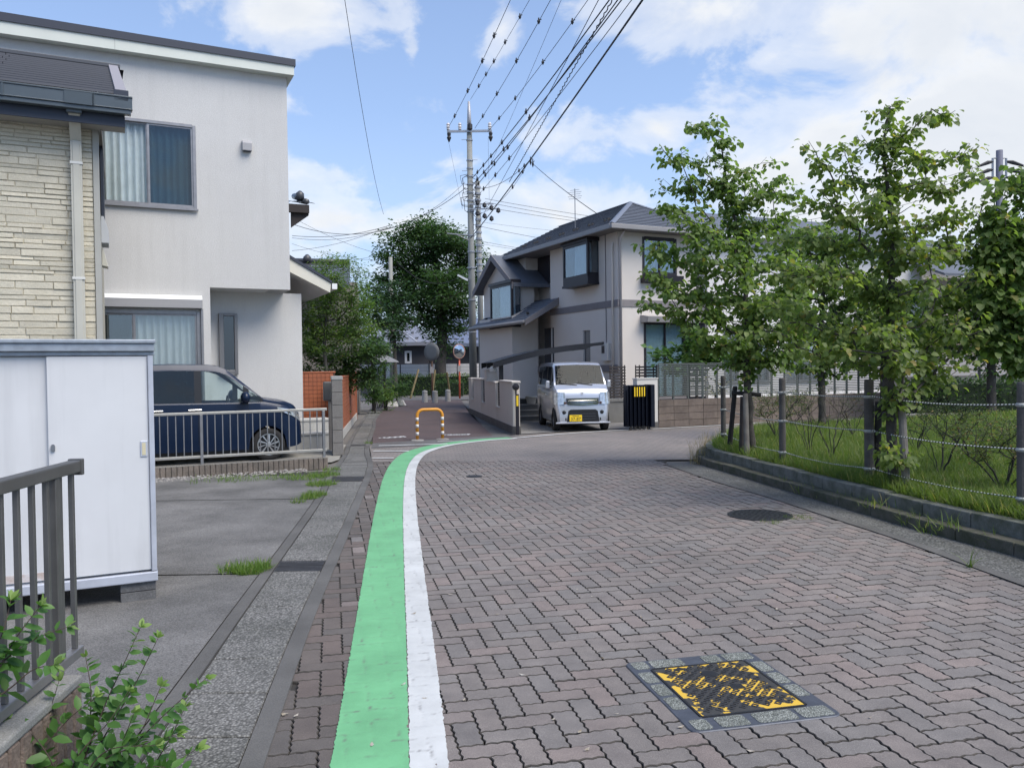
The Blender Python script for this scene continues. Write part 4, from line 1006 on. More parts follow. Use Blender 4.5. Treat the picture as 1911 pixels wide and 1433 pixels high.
# ------------------------------------------------------------------ dark blue tall hatchback behind the railing
BLUE = mat('blue_paint', (.003, .012, .038), .34, .1, spec=.35, coat=.12)
nose = D(556, 800, 15.35)
car_L, car_w = 3.72, .835
ca = R(26); cu_ = Vector((math.cos(ca), math.sin(ca), 0)); cn = Vector((-math.sin(ca), math.cos(ca), 0))
base = Vector((nose.x, nose.y, 0)) - cu_ * (car_L - .10) + cn * (car_w - .12)
car = thing('parked_car', 'dark blue tall hatchback parked beside the grey house behind the railing', 'car', base, ca)
sp = dict(L=car_L, w=car_w, roof=1.80, beltz=1.12, tumble=.90,
    top=[(0, 1.35), (.06, 1.62), (.2, 1.74), (.6, 1.79), (1.4, 1.815), (2.0, 1.805), (2.18, 1.785), (2.33, 1.725), (2.98, 1.175), (3.06, 1.155), (3.4, 1.10), (3.56, 1.03), (3.66, .88), (3.72, .62)],
    belt=[(0, 1.12), (1.2, 1.10), (2.6, 1.085), (3.0, 1.085), (3.4, 1.0), (3.58, .88), (3.72, .54)],
    width=[(0, .74), (.15, .80), (.6, .835), (2.9, .835), (3.3, .81), (3.5, .75), (3.62, .67), (3.70, .56), (3.72, .52)],
    rocker=[(0, .36), (.3, .24), (3.3, .22), (3.6, .24), (3.72, .28)],
    arches=[(.62, .30, .345), (3.06, .30, .345)], cuts=[.35, 1.02, 1.10, 1.78, 1.90, 2.62, 2.72, 2.92, 2.98, 2.33],
    sidewin=[(.35, 1.02), (1.10, 1.78), (1.90, 2.62), (2.72, 2.92)], pillars=(.35, 2.96), shield=(2.33, 2.98), rear_glass=CARGLASS_D)
car_body(car, sp, BLUE)
for s in (1, -1):
    for xw in (.62, 3.06): wheel(car, xw, s * (car_w - .10), .30, .205, s)
    q = MB(); q.lathe([(.001, -.10), (.05, -.095), (.085, -.04), (.09, .04), (.06, .10), (.001, .11)], (0, 0, 0), 14, axis='Y'); mo = q.build('mirror', BLUE, car, smooth=True); mo.location = (2.64, s * (car_w + .12), 1.19); mo.scale = (.95, 1.25, 1.25)
    q = MB(); q.box(2.60, 2.70, s * car_w - .02, s * car_w + .04, 1.07, 1.10); q.build('mirror_arm', BLACKP, car)
    for xh in (1.02, 1.66): q = MB(); q.box(xh, xh + .24, s * (car_w + .005), s * (car_w + .032), .965, 1.0); q.build('door_handle', CHROME, car, bevel=.012)
    for xd in (1.06, 1.84, 2.70): q = MB(); q.box(xd - .003, xd + .003, s * (car_w - .0), s * (car_w + .0025), .34, 1.06); q.build('door_seam', BLACKP, car)
    # headlamp wrapping the corner
    q = MB(); pts_ = [(3.22, .835), (3.36, .80), (3.5, .745), (3.6, .665), (3.67, .56)]
    vs = [(x, s * (y * .985 + .012), lerp(1.0, .87, i / 4)) for i, (x, y) in enumerate(pts_)] + [(x + .01, s * (y + .016), lerp(.94, .70, i / 4)) for i, (x, y) in enumerate(pts_)]
    q.add(vs, [(i, i + 1, 6 + i, 5 + i) for i in range(4)]); q.build('headlight', LAMP, car, smooth=True)
    q = MB(); q.add([(x + .004, s * (y + .02), z) for (x, y, z) in ((3.40, .79, .94), (3.62, .655, .85), (3.66, .60, .78), (3.44, .785, .88))], [(0, 1, 2, 3)]); q.build('lamp_bezel', CHROME, car)
    q = MB(); q.box(.02, .14, s * .62, s * .80, .95, 1.5) if s > 0 else q.box(.02, .14, -.80, -.62, .95, 1.5); q.build('tail_lamp', mat('red_lens', (.4, .02, .02), .2), car)
    for xs_ in (.9, 1.85):
        q = MB(); y0 = s * .38; q.box(xs_, xs_ + .5, y0 - .24, y0 + .24, .35, .62); q.prism([(xs_, y0 - .23, .6), (xs_ + .12, y0 - .23, .6), (xs_ - .05, y0 - .23, 1.22), (xs_ - .15, y0 - .23, 1.22)], (0, .46, 0)); q.box(xs_ - .16, xs_ - .06, y0 - .12, y0 + .12, 1.25, 1.42); q.build('seat', SEAT, car, bevel=.03)
q = MB(); q.prism([(2.55, -.72, .6), (3.0, -.72, .6), (3.0, -.72, 1.10), (2.72, -.72, 1.12), (2.55, -.72, 1.0)], (0, 1.44, 0)); q.build('dashboard', BLACKP, car)
q = MB(); q.tube([Vector((2.48, .38 + .18 * math.cos(a), 1.02 + .18 * math.sin(a))) for a in [2 * math.pi * k / 16 for k in range(17)]], .015, 6); q.build('steering_wheel', BLACKP, car)
q = MB(); q.box(3.60, 3.725, -.42, .42, .40, .56); q.box(3.62, 3.728, -.35, .35, .62, .70); q.build('grille', BLACKP, car)
for s in (1, -1):
    q = MB(); q.tube([(3.03, s * .12, 1.145), (2.84, s * .45, 1.30)], .008, 5); q.build('wiper', BLACKP, car)

# ------------------------------------------------------------------ silver box van in the carport
SILVER = mat('silver_paint', (.50, .52, .57), .28, .55, spec=.6, coat=.8)
van_dir = Vector((math.sin(R(6.5)), -math.cos(R(6.5)), 0)); va = math.atan2(van_dir.y, van_dir.x)
vl, vw = 3.40, .74; fc = (G(1034, 803) + G(1130, 803)) / 2
VS = 1.0
vb = Vector((fc.x, fc.y, 0)) - van_dir * (vl - .42) + Vector((.02, .08, 0))
van = thing('parked_van', 'silver box-shaped mini van with a yellow number plate under the carport', 'van', vb, va)
sv = dict(L=vl, w=vw, roof=1.80, beltz=1.20, tumble=.885,
    top=[(0, 1.5), (.05, 1.74), (.2, 1.80), (1.5, 1.825), (2.45, 1.81), (2.62, 1.775), (2.70, 1.73), (3.06, 1.22), (3.09, 1.195), (3.24, 1.10), (3.30, 1.02), (3.35, .74), (3.40, .52)],
    belt=[(0, 1.18), (2.6, 1.18), (3.05, 1.14), (3.24, 1.03), (3.33, .80), (3.40, .44)],
    width=[(0, .70), (.2, .735), (3.0, .738), (3.2, .725), (3.30, .70), (3.37, .655), (3.40, .62)],
    rocker=[(0, .34), (.4, .24), (3.1, .24), (3.3, .23), (3.40, .24)],
    arches=[(.66, .285, .33), (2.98, .285, .33)], cuts=[.16, .92, 1.00, 1.82, 1.92, 2.56, 2.70, 3.06, 2.64, 2.9],
    sidewin=[(.16, .92), (1.00, 1.82), (1.92, 2.56), (2.64, 2.9)], pillars=(.16, 2.6), shield=(2.70, 3.06), rear_glass=CARGLASS_D, dark=True, shield_mat=glass_mat('van_windscreen', (.42, .54, .58), .012))
car_body(van, sv, SILVER)
for s in (1, -1):
    for xw in (.66, 2.98): wheel(van, xw, s * (vw - .09), .285, .17, s, rim=mat('steel_rim', (.18, .18, .19), .5, .6), spokes=8, twist=0)
    q = MB(); q.box(-.04, .04, -.05, .05, -.10, .10); mo = q.build('mirror', SILVER, van, bevel=.025); mo.location = (2.80, s * (vw + .09), 1.22)
    q = MB(); q.box(2.72, 2.76, min(s * (vw - .04), s * (vw + .09)), max(s * (vw - .04), s * (vw + .09)), 1.13, 1.16); q.build('mirror_arm', BLACKP, van)
    # headlamp on the front corner
    q = MB(); A_ = [(3.305, .46, 1.01), (3.295, .57, 1.02), (3.26, .68, 1.02), (3.18, .735, 1.0)]; B_ = [(3.352, .45, .71), (3.350, .57, .70), (3.315, .69, .70), (3.23, .735, .71)]
    q.add([(x + .03, s * (y + .008), z) for x, y, z in A_ + B_], [(i, i + 1, 5 + i, 4 + i) for i in range(3)]); q.build('headlight', LAMP, van, smooth=True)
    q = MB(); q.lathe([(.001, .012), (.03, .010), (.034, 0)], (3.392, s * .47, .745), 12, axis='X', caps=False); q.build('indicator', mat('indicator', (.09, .05, .05), .2), van)
    q = MB(); q.lathe([(.001, .02), (.036, .016), (.05, .01), (.055, -.02)], (3.40, s * .50, .50), 14, axis='X', caps=False); q.build('fog_lamp', BLACKP, van, smooth=True)
    q = MB(); q.prism([(3.385, s * .44, .28), (3.36, s * .64, .28), (3.36, s * .62, .335), (3.385, s * .44, .355)], (.02, 0, 0)); q.build('bumper_inlet', BLACKP, van)
    for xh in (1.86, 1.70): q = MB(); q.box(xh, xh + .12, min(s * (vw - .0), s * (vw + .02)), max(s * (vw - .0), s * (vw + .02)), .92, .945); q.build('door_handle', CHROME, van)
    q = MB(); q.box(.3, 3.05, min(s * (vw - .005), s * (vw + .006)), max(s * (vw - .005), s * (vw + .006)), .84, .852); q.build('side_crease', mat('van_seam', (.2, .21, .23), .4), van)
    q = MB(); y0 = s * .36; q.box(2.0, 2.45, y0 - .22, y0 + .22, .4, .75); q.prism([(2.0, y0 - .21, .7), (2.12, y0 - .21, .7), (1.95, y0 - .21, 1.35), (1.86, y0 - .21, 1.35)], (0, .42, 0)); q.box(1.83, 1.93, y0 - .11, y0 + .11, 1.37, 1.55); q.build('seat', SEAT, van, bevel=.03)
q = MB(); q.prism([(2.7, -.66, .6), (3.1, -.66, .6), (3.06, -.66, 1.02), (2.75, -.66, 1.03)], (0, 1.32, 0)); q.build('dashboard', mat('grey_dash', (.25, .26, .27), .7), van)
# slatted chrome grille between the lamps
for k, (z, x) in enumerate(((.83, 3.345), (.785, 3.353), (.74, 3.36), (.695, 3.365))):
    q = MB(); q.prism([(x, -.41, z), (x + .022, -.40, z), (x + .026, 0, z - .006 * k), (x + .022, .40, z), (x, .41, z)], (0, 0, .022)); q.build('grille_bar', CHROME, van)
q = MB(); q.box(3.32, 3.358, -.43, .43, .68, .865); q.build('grille', mat('grille_dark', (.06, .065, .075), .4), van)
q = MB(); q.prism([(3.375, -.44, .22), (3.375, .44, .22), (3.375, .39, .53), (3.375, .33, .57), (3.375, -.33, .57), (3.375, -.39, .53)], (.028, 0, 0)); low = q.build('lower_grille', BLACKP, van)
for z in (.32, .385, .45): q = MB(); q.box(3.402, 3.412, -.33, .33, z, z + .014); q.build('grille_slat', mat('dark_slat', (.05, .055, .065), .4), low)
q = MB(); q.box(3.36, 3.415, -.72, .72, .205, .245); q.build('lip', SILVER, van, bevel=.01)
PLATE = mat('plate_yellow', (.85, .58, .02), .5); INK = mat('plate_ink', (.02, .02, .02), .6)
q = MB(); q.box(3.415, 3.425, -.165, .165, .265, .43); pl = q.build('number_plate', PLATE, van, bevel=.006); pl.location = (0, -.20, .0)
text_mesh('37-87', .115, INK, 'plate_number', pl, (3.4265, -.0, .322), (R(90), 0, R(90)))
for k in range(6): q = MB(); q.box(3.4255, 3.427, -.085 + .03 * k, -.065 + .03 * k, .392, .412); q.build('plate_prefix', INK, pl)
# S-shaped badge on the bonnet
q = MB(); bz = [(-.035, .045), (.0, .065), (.035, .045), (-.035, .005), (.035, -.005), (0.0, -.03), (-.035, -.008)]
q.tube([(3.318 - z * .1 + .006, y, .985 + z * .8) for y, z in ((.032, .045), (0, .062), (-.034, .04), (.034, .0), (0, -.022), (-.032, -.005))], .008, 6); q.build('badge', CHROME, van)
for s in (.32, -.10):
    q = MB(); q.tube([(3.11, s, 1.20), (3.05, s - .42, 1.255)], .012, 5); q.build('wiper', BLACKP, van)
# ================================================================== RIGHT SIDE: house at the bend, its carport, walls, gate and fences
FR = Frame(D(1154, 600, 27.0), 25.6)
rh = fthing('cream_house', 'beige two-storey house with grey hipped roof, bay windows and a grey mid band', 'house', FR)
BEIGE = mat('beige_render', (.62, .575, .53), .9, col2=(.59, .545, .505), vscale=.6, bump=.25, bscale=60)
BANDM = mat('grey_band', (.205, .19, .195), .8, var=.1, vscale=3); BROWN = mat('dark_bronze', (.022, .020, .026), .45, .3); RSLATE = mat('grey_slate', (.115, .128, .155), .6, var=.18, vscale=2.5)
GUTR = mat('eave_gutter', (.25, .245, .25), .5, var=.1, vscale=2)
zE = FR.f(1154, 432)[1] ; zBand0, zBand1 = FR.f(1160, 572)[1], FR.f(1160, 559)[1]
yC = FR.g(1028, 600)[0]; yD = FR.g(984, 600)[0]; rec = .55
def yr(px0, px1, py0, py1, x=0.0):
    a, b = FR.g(px0, py0, x), FR.g(px1, py1, x); return (min(a[0], b[0]), max(a[0], b[0]), min(a[1], b[1]), max(a[1], b[1]))
XW = FR.f(1300, 640)[0]
def xr_(px0, px1, py0, py1, y=0.0):
    a, b = FR.f(px0, py0, y), FR.f(px1, py1, y); return (a[0], b[0], min(a[1], b[1]), max(a[1], b[1]))
wBig = xr_(1202, 1280, 600, 640); wBig = (wBig[0], wBig[1], .55, wBig[3])
wUp = xr_(1199, 1262, 440, 520); wUp = (wUp[0], wUp[1], FR.f(1199, 512)[1], FR.f(1199, 442)[1])
ent = yr(1008, 1022, 612, 612); door_y0, door_y1 = FR.g(1034, 640)[0], FR.g(1014, 640)[0]
slit = yr(1088, 1102, 616, 680); slit = (slit[0], slit[1], .9, FR.g(1100, 616)[1])
bayR = yr(1047, 1111, 452, 530)
doorz = FR.g(1016, 613)[1]
ent_y1 = FR.g(986, 640)[0]
q = MB()
wall_holes(q, XW, 0, zE, [wBig, wUp], y=0.0, depth=.12, x0=0)
wall_holes(q, yC, 0, zE, [slit, (door_y0, min(door_y1, yC - .02), .6, doorz)], y=0.0, depth=.12, x0=0, axis='y', inward=1.0)
q.quad((rec, yC, 0), (rec, yD, 0), (rec, yD, zE), (rec, yC, zE)); q.quad((0, yC, 0), (rec, yC, 0), (rec, yC, zE), (0, yC, zE))
q.quad((-.05, yD, 0), (rec, yD, 0), (rec, yD, zE), (-.05, yD, zE)); q.quad((-.05, yD, 0), (-.05, 9.6, 0), (-.05, 9.6, zE), (-.05, yD, zE))
q.quad((XW, 0, 0), (XW, 10, 0), (XW, 10, zE), (XW, 0, zE)); q.quad((-.05, 9.6, 0), (XW, 9.6, 0), (XW, 9.6, zE), (-.05, 9.6, zE))
rw = q.build('wall', BEIGE, rh)
q = MB(); q.box(-.03, XW, -.03, -.001, zBand0, zBand1); q.box(-.03, -.001, -.001, yC + .02, zBand0, zBand1); q.build('mid_band', BANDM, rh)
zl0, zl1 = FR.g(960, 697)[1], FR.g(960, 687)[1]
q = MB(); q.box(-.04, -.0015, 0, 9.4, .0, .62); q.box(-.035, -.002, 0, 9.4, zl0 + .05, zl1 + .06); q.box(-.03, XW, -.034, -.0015, 0, .62); q.build('base_band', BANDM, rh)
# hipped roof with eaves
ov = .62; pt = .42; zG = zE + .02
x0, x1, y0, y1 = -ov, XW + ov, -ov, 8.9; hw = (x1 - x0) / 2; yp = y0 + hw; xm = (x0 + x1) / 2
ridge_z = D(1165, 379, FR.w(xm, yp).y).z; pt = (ridge_z - zG - .10) / hw
P = lambda x, y: (x, y, zG + .10)
A_, B_, C_, D_ = P(x0, y0), P(x1, y0), P(x1, y1), P(x0, y1); E_ = (xm, yp, ridge_z); F_ = (xm, y1 - hw + .4, ridge_z)
q = MB(); q.poly([A_, B_, E_]); q.poly([B_, C_, F_, E_]); q.poly([C_, D_, F_]); q.poly([D_, A_, E_, F_]); q.build('roof', RSLATE, rh)
def courses(a, b, apex, n, name):
    """slate courses on a triangular or trapezoid slope: thin strips standing a little proud"""
    a, b, apex = Vector(a), Vector(b), Vector(apex); nrm = (b - a).cross(apex - a).normalized(); nrm = nrm if nrm.z > 0 else -nrm
    for i in range(n):
        t0, t1 = i / n, (i + 1) / n - .002; p0, p1 = a.lerp(apex, t0), b.lerp(apex, t0); p2, p3 = b.lerp(apex, t1), a.lerp(apex, t1)
        q = MB(); q.add([p0 + nrm * .003, p1 + nrm * .003, p1 + nrm * .028, p0 + nrm * .028, p2 + nrm * .004, p3 + nrm * .004], [(0, 1, 2, 3), (3, 2, 4, 5)]); q.build(name, RSLATE, rh)
courses(A_, B_, E_, 15, 'shingle')
dd = Vector(D_); 
q = MB()
for i in range(16):
    t0, t1 = i / 16, (i + 1) / 16; a, b, c, d_ = Vector(A_).lerp(Vector(E_), t0), Vector(D_).lerp(Vector(F_), t0), Vector(D_).lerp(Vector(F_), t1), Vector(A_).lerp(Vector(E_), t1)
    u = Vector((-.03, 0, .05)) * .5; q.add([a, b, b + u, a + u, c + u * .1, d_ + u * .1], [(0, 1, 2, 3), (3, 2, 4, 5)])
q.build('shingles', RSLATE, rh)['kind'] = 'stuff'
q = MB()
for a, b in ((A_, E_), (B_, E_), (E_, F_)):
    a, b = Vector(a), Vector(b); d_ = (b - a).normalized(); s = d_.cross(Vector((0, 0, 1))).normalized() * .11
    q.add([a - s, a + Vector((0, 0, .055)), a + s, b - s, b + Vector((0, 0, .055)), b + s], [(0, 1, 4, 3), (1, 2, 5, 4)])
q.build('hip_cap', mat('hip_metal', (.22, .235, .27), .4, .4), rh)
q = MB(); z0, z1 = zG - .06, zG + .10
q.box(x0 - .06, x1 + .06, y0 - .08, y0 + .02, z0, z1); q.box(x0 - .08, x0 + .02, y0 + .02, y1, z0, z1); q.build('gutter', GUTR, rh, bevel=.02)
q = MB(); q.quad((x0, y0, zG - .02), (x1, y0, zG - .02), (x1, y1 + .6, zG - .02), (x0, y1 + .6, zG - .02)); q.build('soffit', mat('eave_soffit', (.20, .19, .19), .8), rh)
SNOW = mat('snow_stop', (.02, .02, .022), .5)
for i in range(7):
    y = .4 + 1.05 * i
    for k in range(2): 
        q = MB(); yy = y + .22 * k; xx = x0 + .55; zz = zG + .10 + (.55) * pt + .03; q.box(xx - .05, xx + .05, yy, yy + .07, zz - .03, zz + .06); q.build('snow_guard', SNOW, rh)
# downpipes at the corner, wire conduit
for px, r, m_ in ((1146, .035, BEIGE), (1157, .045, mat('beige_pipe', (.50, .46, .45), .5))):
    x = FR.f(px, 600)[0]
    if px < 1154: yy = FR.g(px, 600)[0]; pth = [(-.06, yy, .2), (-.06, yy, zE - .5), (-.06, yy - .05, zE - .35)]
    else: pth = [(x, -.06, .2), (x, -.06, zE - .25), (x - .02, -.35, zG - .05)]
    q = MB(); q.tube(pth, r, 8); q.build('downpipe', m_, rh, smooth=True)
yy = FR.g(1132, 600)[0]; q = MB(); q.tube([(-.02, yy, 2.0), (-.02, yy, zE)], .014, 6); q.build('conduit', BANDM, rh)
yy = FR.g(1134, 658)[0]; zz = FR.g(1134, 658)[1]; q = MB(); q.box(-.14, -.002, yy - .2, yy + .2, zz - .28, zz + .32); mb_ = q.build('meter_box', mat('meter_white', (.55, .54, .52), .5), rh, bevel=.015)
q = MB(); q.box(-.15, -.1405, yy - .02, yy + .16, zz - .02, zz + .24); q.build('meter_window', BROWN, mb_)
# windows
RW = [glass_mat('rh_glass', (.75, .83, .86), .12)]
LACE = mat('lace_curtain', (.78, .80, .84), .9, var=.1, vscale=4, transl=.3); FROST = mat('frosted_blind', (.86, .90, .90), .6, transl=.3)
window(rh, wBig, 0.0, panes=2, fm=BROWN, gm=RW, cm=[FROST, FROST], fw=.07, cdep=.085, camp=.004)
window(rh, wUp, 0.0, panes=2, fm=BROWN, gm=RW, cm=[LACE, LACE], fw=.07)
q = MB(); q.prism([(wUp[0] - .1, -.003, wUp[2] - .3), (wUp[0] - .1, -.28, wUp[2] - .26), (wUp[0] - .1, -.30, wUp[2] - .04), (wUp[0] - .1, -.003, wUp[2] - .04)], (wUp[1] - wUp[0] + .2, 0, 0)); q.build('window_box', BROWN, rh)
hz0, hz1 = FR.f(1200, 602)[1], FR.f(1200, 590)[1]
q = MB(); q.prism([(wBig[0] - .15, -.003, hz0), (wBig[0] - .15, -.42, hz0), (wBig[0] - .15, -.48, hz1 - .04), (wBig[0] - .15, -.003, hz1 + .04)], (wBig[1] - wBig[0] + .9, 0, 0)); q.build('window_hood', mat('hood_grey', (.36, .34, .33), .6), rh)
sx0 = wBig[1] + .03; sx1 = sx0 + .75
q = MB(); q.box(sx0, sx1, -.10, -.003, .5, wBig[3]); sh = q.build('shutter_case', BROWN, rh)
slat = MB(); slat.box(sx0 + .05, sx1 - .05, -.125, -.1005, 0, .055); slat = slat.build('slat', mat('shutter_slat', (.52, .50, .48), .5), sh)
for i in range(1, 22): inst(slat, sh, (0, 0, .6 + i * .095 - 0))
slat.location = (0, 0, .6)
def bay(parent, y0_, y1_, z0_, z1_, dep, xw=0.0, cm=LACE):
    """box bay on the lane-side wall: frame, front and cheek glass, little roof and floor"""
    q = MB(); xf_ = xw - dep
    for (ya, yb) in ((y0_, y0_ + .09), (y1_ - .09, y1_)): q.box(xf_, xf_ + .09, ya, yb, z0_, z1_)
    q.box(xf_, xw - .002, y0_, y0_ + .05, z0_, z0_ + .12); q.box(xf_ - .05, xw - .002, y0_ - .06, y1_ + .06, z1_, z1_ + .12); q.box(xf_, xw - .002, y0_, y1_, z0_ - .22, z0_); q.box(xf_ - .03, xw - .002, y0_ - .03, y1_ + .03, z0_ - .30, z0_ - .2205)
    q.box(xf_, xf_ + .08, y0_ + .09, y1_ - .09, z0_, z0_ + .08); q.box(xf_, xf_ + .08, y0_ + .09, y1_ - .09, z1_ - .10, z1_)
    b = q.build('bay_window', BROWN, parent)
    q = MB(); q.box(xf_ + .03, xf_ + .035, y0_ + .09, y1_ - .09, z0_ + .08, z1_ - .1); q.build('pane', RW[0], b)
    q = MB(); q.box(xf_ + .10, xw - .03, y0_ + .02, y0_ + .025, z0_ + .12, z1_); q.build('pane', RW[0], b)
    q = MB(); q.box(xf_ + .09, xw - .03, y1_ - .05, y1_ - .02, z0_, z1_); q.build('far_cheek', BROWN, b)
    curtain('curtain', 'y', y0_ + .1, y0_ + .1 + (y1_ - y0_) * .62, z0_ + .05, z1_ - .05, xf_ + .18, cm, b, waves=.22, amp=.05)
    q = MB(); q.box(xw - .012, xw - .0035, y0_, y1_, z0_, z1_); q.build('room_behind', DARKROOM, b); return b
bd = .45
yb0, zb0 = FR.g(1097, 530, -bd); yb1, zb1 = FR.g(1050, 462, -bd)
bay(rh, yb0, yb1, FR.g(1097, 514, -bd)[1], FR.g(1097, 448, -bd)[1], bd)
q = MB(); sy0, sy1 = FR.g(1027, 500, rec)[0], FR.g(1018, 500, rec)[0]; q.box(rec - .05, rec - .002, sy0, sy0 + 1.0, FR.g(1020, 530, rec)[1], FR.g(1020, 478, rec)[1]); q.build('slim_window', BROWN, rh)
q = MB(); q.box(.06, .11, slit[0], slit[1], slit[2], slit[3]); q.build('slim_window', mat('slim_glass', (.10, .10, .11), .2), rh)
q = MB(); q.box(.06, .11, door_y0, door_y1, .6, doorz); q.build('front_door', mat('door_dark', (.012, .014, .022), .4), rh)
# lean-to over the entrance
ly0 = FR.g(940, 612, -1.5)[0]; lz0 = FR.g(938, 604, -1.5)[1]; ly0 = yC - .6
lx = -1.45; ly1 = 9.4
zhi = FR.g(1014, 561, 0.0)[1]; zlo = lz0
q = MB(); q.quad((lx, ly0, zlo), (lx, ly1, zlo), (.3, ly1, zhi + .1), (.3, ly0, zhi + .1)); q.quad((lx, ly0, zlo - .12), (lx, ly1, zlo - .12), (.3, ly1, zhi - .02), (.3, ly0, zhi - .02)); q.build('lean_to_roof', RSLATE, rh)
q = MB(); q.prism([(lx, ly0 - .02, zlo - .16), (.0, ly0 - .02, zhi - .24), (.0, ly0 - .02, zhi + .02), (lx, ly0 - .02, zlo + .04)], (0, -.06, 0)); q.build('lean_to_verge', BANDM, rh)
q = MB(); q.tube([(lx - .05, ly0 - .05, zlo - .04), (lx - .05, ly1, zlo - .04)], .07, 8); q.build('lean_to_gutter', GUTR, rh, smooth=True)
for i in range(4):
    q = MB(); yv = ly0 + .5 + 1.3 * i; q.box(lx + .35, lx + .45, yv, yv + .07, zlo + .28, zlo + .38); q.build('snow_guard', SNOW, rh)
for i in range(9):
    t0, t1 = i / 9, (i + 1) / 9; q = MB(); xa, xb = lx + (.0 - lx) * t0, lx + (.0 - lx) * t1; za, zb_ = zlo + (zhi - zlo) * t0, zlo + (zhi - zlo) * t1
    q.add([(xa, ly0, za + .002), (xa, ly1, za + .002), (xa, ly1, za + .03), (xa, ly0, za + .03), (xb, ly1, zb_ + .004), (xb, ly0, zb_ + .004)], [(0, 1, 2, 3), (3, 2, 4, 5)]); q.build('shingle', RSLATE, rh)
q = MB(); ew = -1.15; ey = yC + 1.1
q.quad((ew, ey, 0), (ew, ly1 - .3, 0), (ew, ly1 - .3, zlo + .3), (ew, ey, zlo + .3)); q.quad((ew, ey, 0), (0, ey, 0), (0, ey, zhi - .05), (ew, ey, zlo + .3)); q.build('entrance_wall', BEIGE, rh)
# gable wing towards the lane
gy0, gy1 = FR.g(966, 560, -.75)[0], FR.g(903, 560, -.75)[0]; ga_y, ga_z = FR.g(925, 476, -.95); gz = FR.g(968, 516, -.95)[1]; gxx = -.75
q = MB(); q.poly([(gxx, gy0, 2.8), (gxx, gy1, 2.8), (gxx, gy1, gz - .1), (gxx, (gy0 + gy1) / 2, ga_z - .25), (gxx, gy0, gz - .1)]); q.quad((gxx, gy0, 2.8), (0, gy0, 2.8), (0, gy0, gz), (gxx, gy0, gz)); q.build('gable_wall', BEIGE, rh)
gm_ = (gy0 + gy1) / 2; e = .35
for s, yy in ((-1, gy0 - e), (1, gy1 + e)):
    q = MB(); k = (ga_z - gz) / ((gy1 - gy0) / 2); ze_ = ga_z - k * ((gy1 - gy0) / 2 + e)
    q.prism([(gxx - .35, gm_, ga_z), (gxx - .35, yy, ze_), (gxx - .35, yy, ze_ - .14), (gxx - .35, gm_, ga_z - .14)], (4.5, 0, 0)); q.build('gable_roof', RSLATE, rh)
    q = MB(); q.prism([(gxx - .37, gm_, ga_z + .02), (gxx - .37, yy, ze_ + .02), (gxx - .37, yy, ze_ - .24), (gxx - .37, gm_, ga_z - .24)], (-.03, 0, 0)); q.build('barge_board', BANDM, rh)
b0 = FR.g(955, 600, gxx - .4); b1 = FR.g(915, 600, gxx - .4)
bay(rh, b0[0], b1[0], FR.g(940, 598, gxx - .4)[1], FR.g(940, 530, gxx - .4)[1], .4, xw=gxx)
# aerial on the roof
an = thing('roof_aerial', 'thin television aerial on the grey hipped roof', 'aerial', FR.w(xm - 1.2, yp + 1.9, ridge_z - .45))
q = MB(); q.tube([(0, 0, -.3), (0, 0, 1.25)], .016, 6); q.build('mast', ALU, an)
for z, l in ((1.2, .16), (1.12, .24), (1.04, .2), (.96, .26), (.88, .22)): q = MB(); q.tube([(-l, .1, z), (l, -.1, z)], .007, 5); q.build('element', ALU, an)

# ------------------------------------------------------------------ boundary wall along the lane
wp0, wp1 = Vector((.10, 20.30, 0)), Vector((-1.55, 30.4, 0)); wd = (wp1 - wp0); WL = wd.length
WA = math.atan2(wd.y, wd.x); FW = Frame(wp0, math.degrees(WA))       # local x along the wall, +y to the lane side
bw = fthing('boundary_wall', 'cream boundary wall with dark grilles and concrete base along the lane', 'wall', FW)
CREAMW = mat('cream_wall', (.60, .555, .50), .9, col2=(.56, .52, .47), vscale=1, bump=.2, bscale=50); BASEC = concrete('wall_base', (.13, .125, .12), vscale=4)
hz = D(948, 711, 20.5).z
q = MB(); q.box(-.03, WL + .02, -.11, .11, 0, .20); q.build('base', BASEC, bw)
def wx(px): return FW.f(px, 740, .09)[0]
segs = [(0, 2.25, hz), (3.05, 5.0, hz - .05), (5.0, 5.55, hz + .30), (6.4, 8.6, hz), (9.3, WL, hz)]
for a, b, h in segs:
    q = MB(); q.box(a, b, -.09, .09, .2, h - .05); q.build('panel', CREAMW, bw); q = MB(); q.box(a - .025, b + .025, -.115, .115, h - .05, h); q.build('cap', CREAMW, bw, bevel=.01)
for a, b in ((2.25, 3.05), (5.55, 6.4), (8.6, 9.3)):
    q = MB(); q.box(a + .002, b - .002, -.085, .085, .2, .55); q.build('panel', CREAMW, bw); q = MB(); q.box(a - .02, b + .02, -.11, .11, .55, .58); q.build('sill', CREAMW, bw)
    q = MB(); zt_ = hz - .06; q.box(a + .03, a + .06, -.02, .02, .58, zt_); q.box(b - .06, b - .03, -.02, .02, .58, zt_); q.box(a + .06, b - .06, -.02, .02, zt_ - .03, zt_)
    g_ = q.build('grille', BROWN, bw)
    for k in range(8): q = MB(); zz = .62 + (zt_ - .66) * k / 8; q.box(a + .06, b - .06, -.012, .012, zz, zz + .05); q.build('bar', BROWN, g_)
lm = thing('wall_lamp', 'small white globe lamp on top of the boundary wall', 'lamp', FW.w(4.1, 0, hz - .05))
q = MB(); q.prism([(-.16, -.12, 0), (.16, -.12, 0), (.09, -.12, .26), (-.11, -.12, .26)], (0, .24, 0)); q.build('plinth', CREAMW, lm); q = MB(); q.lathe([(.09, .26), (.12, .30), (.12, .36), (.07, .44), (.001, .46)], (0, 0, 0), 12); q.build('globe', mat('lamp_white', (.7, .7, .68), .3), lm, smooth=True)
gp = thing('gate_post', 'black gate post with a yellow reflector at the end of the boundary wall', 'gate post', G(966, 811))
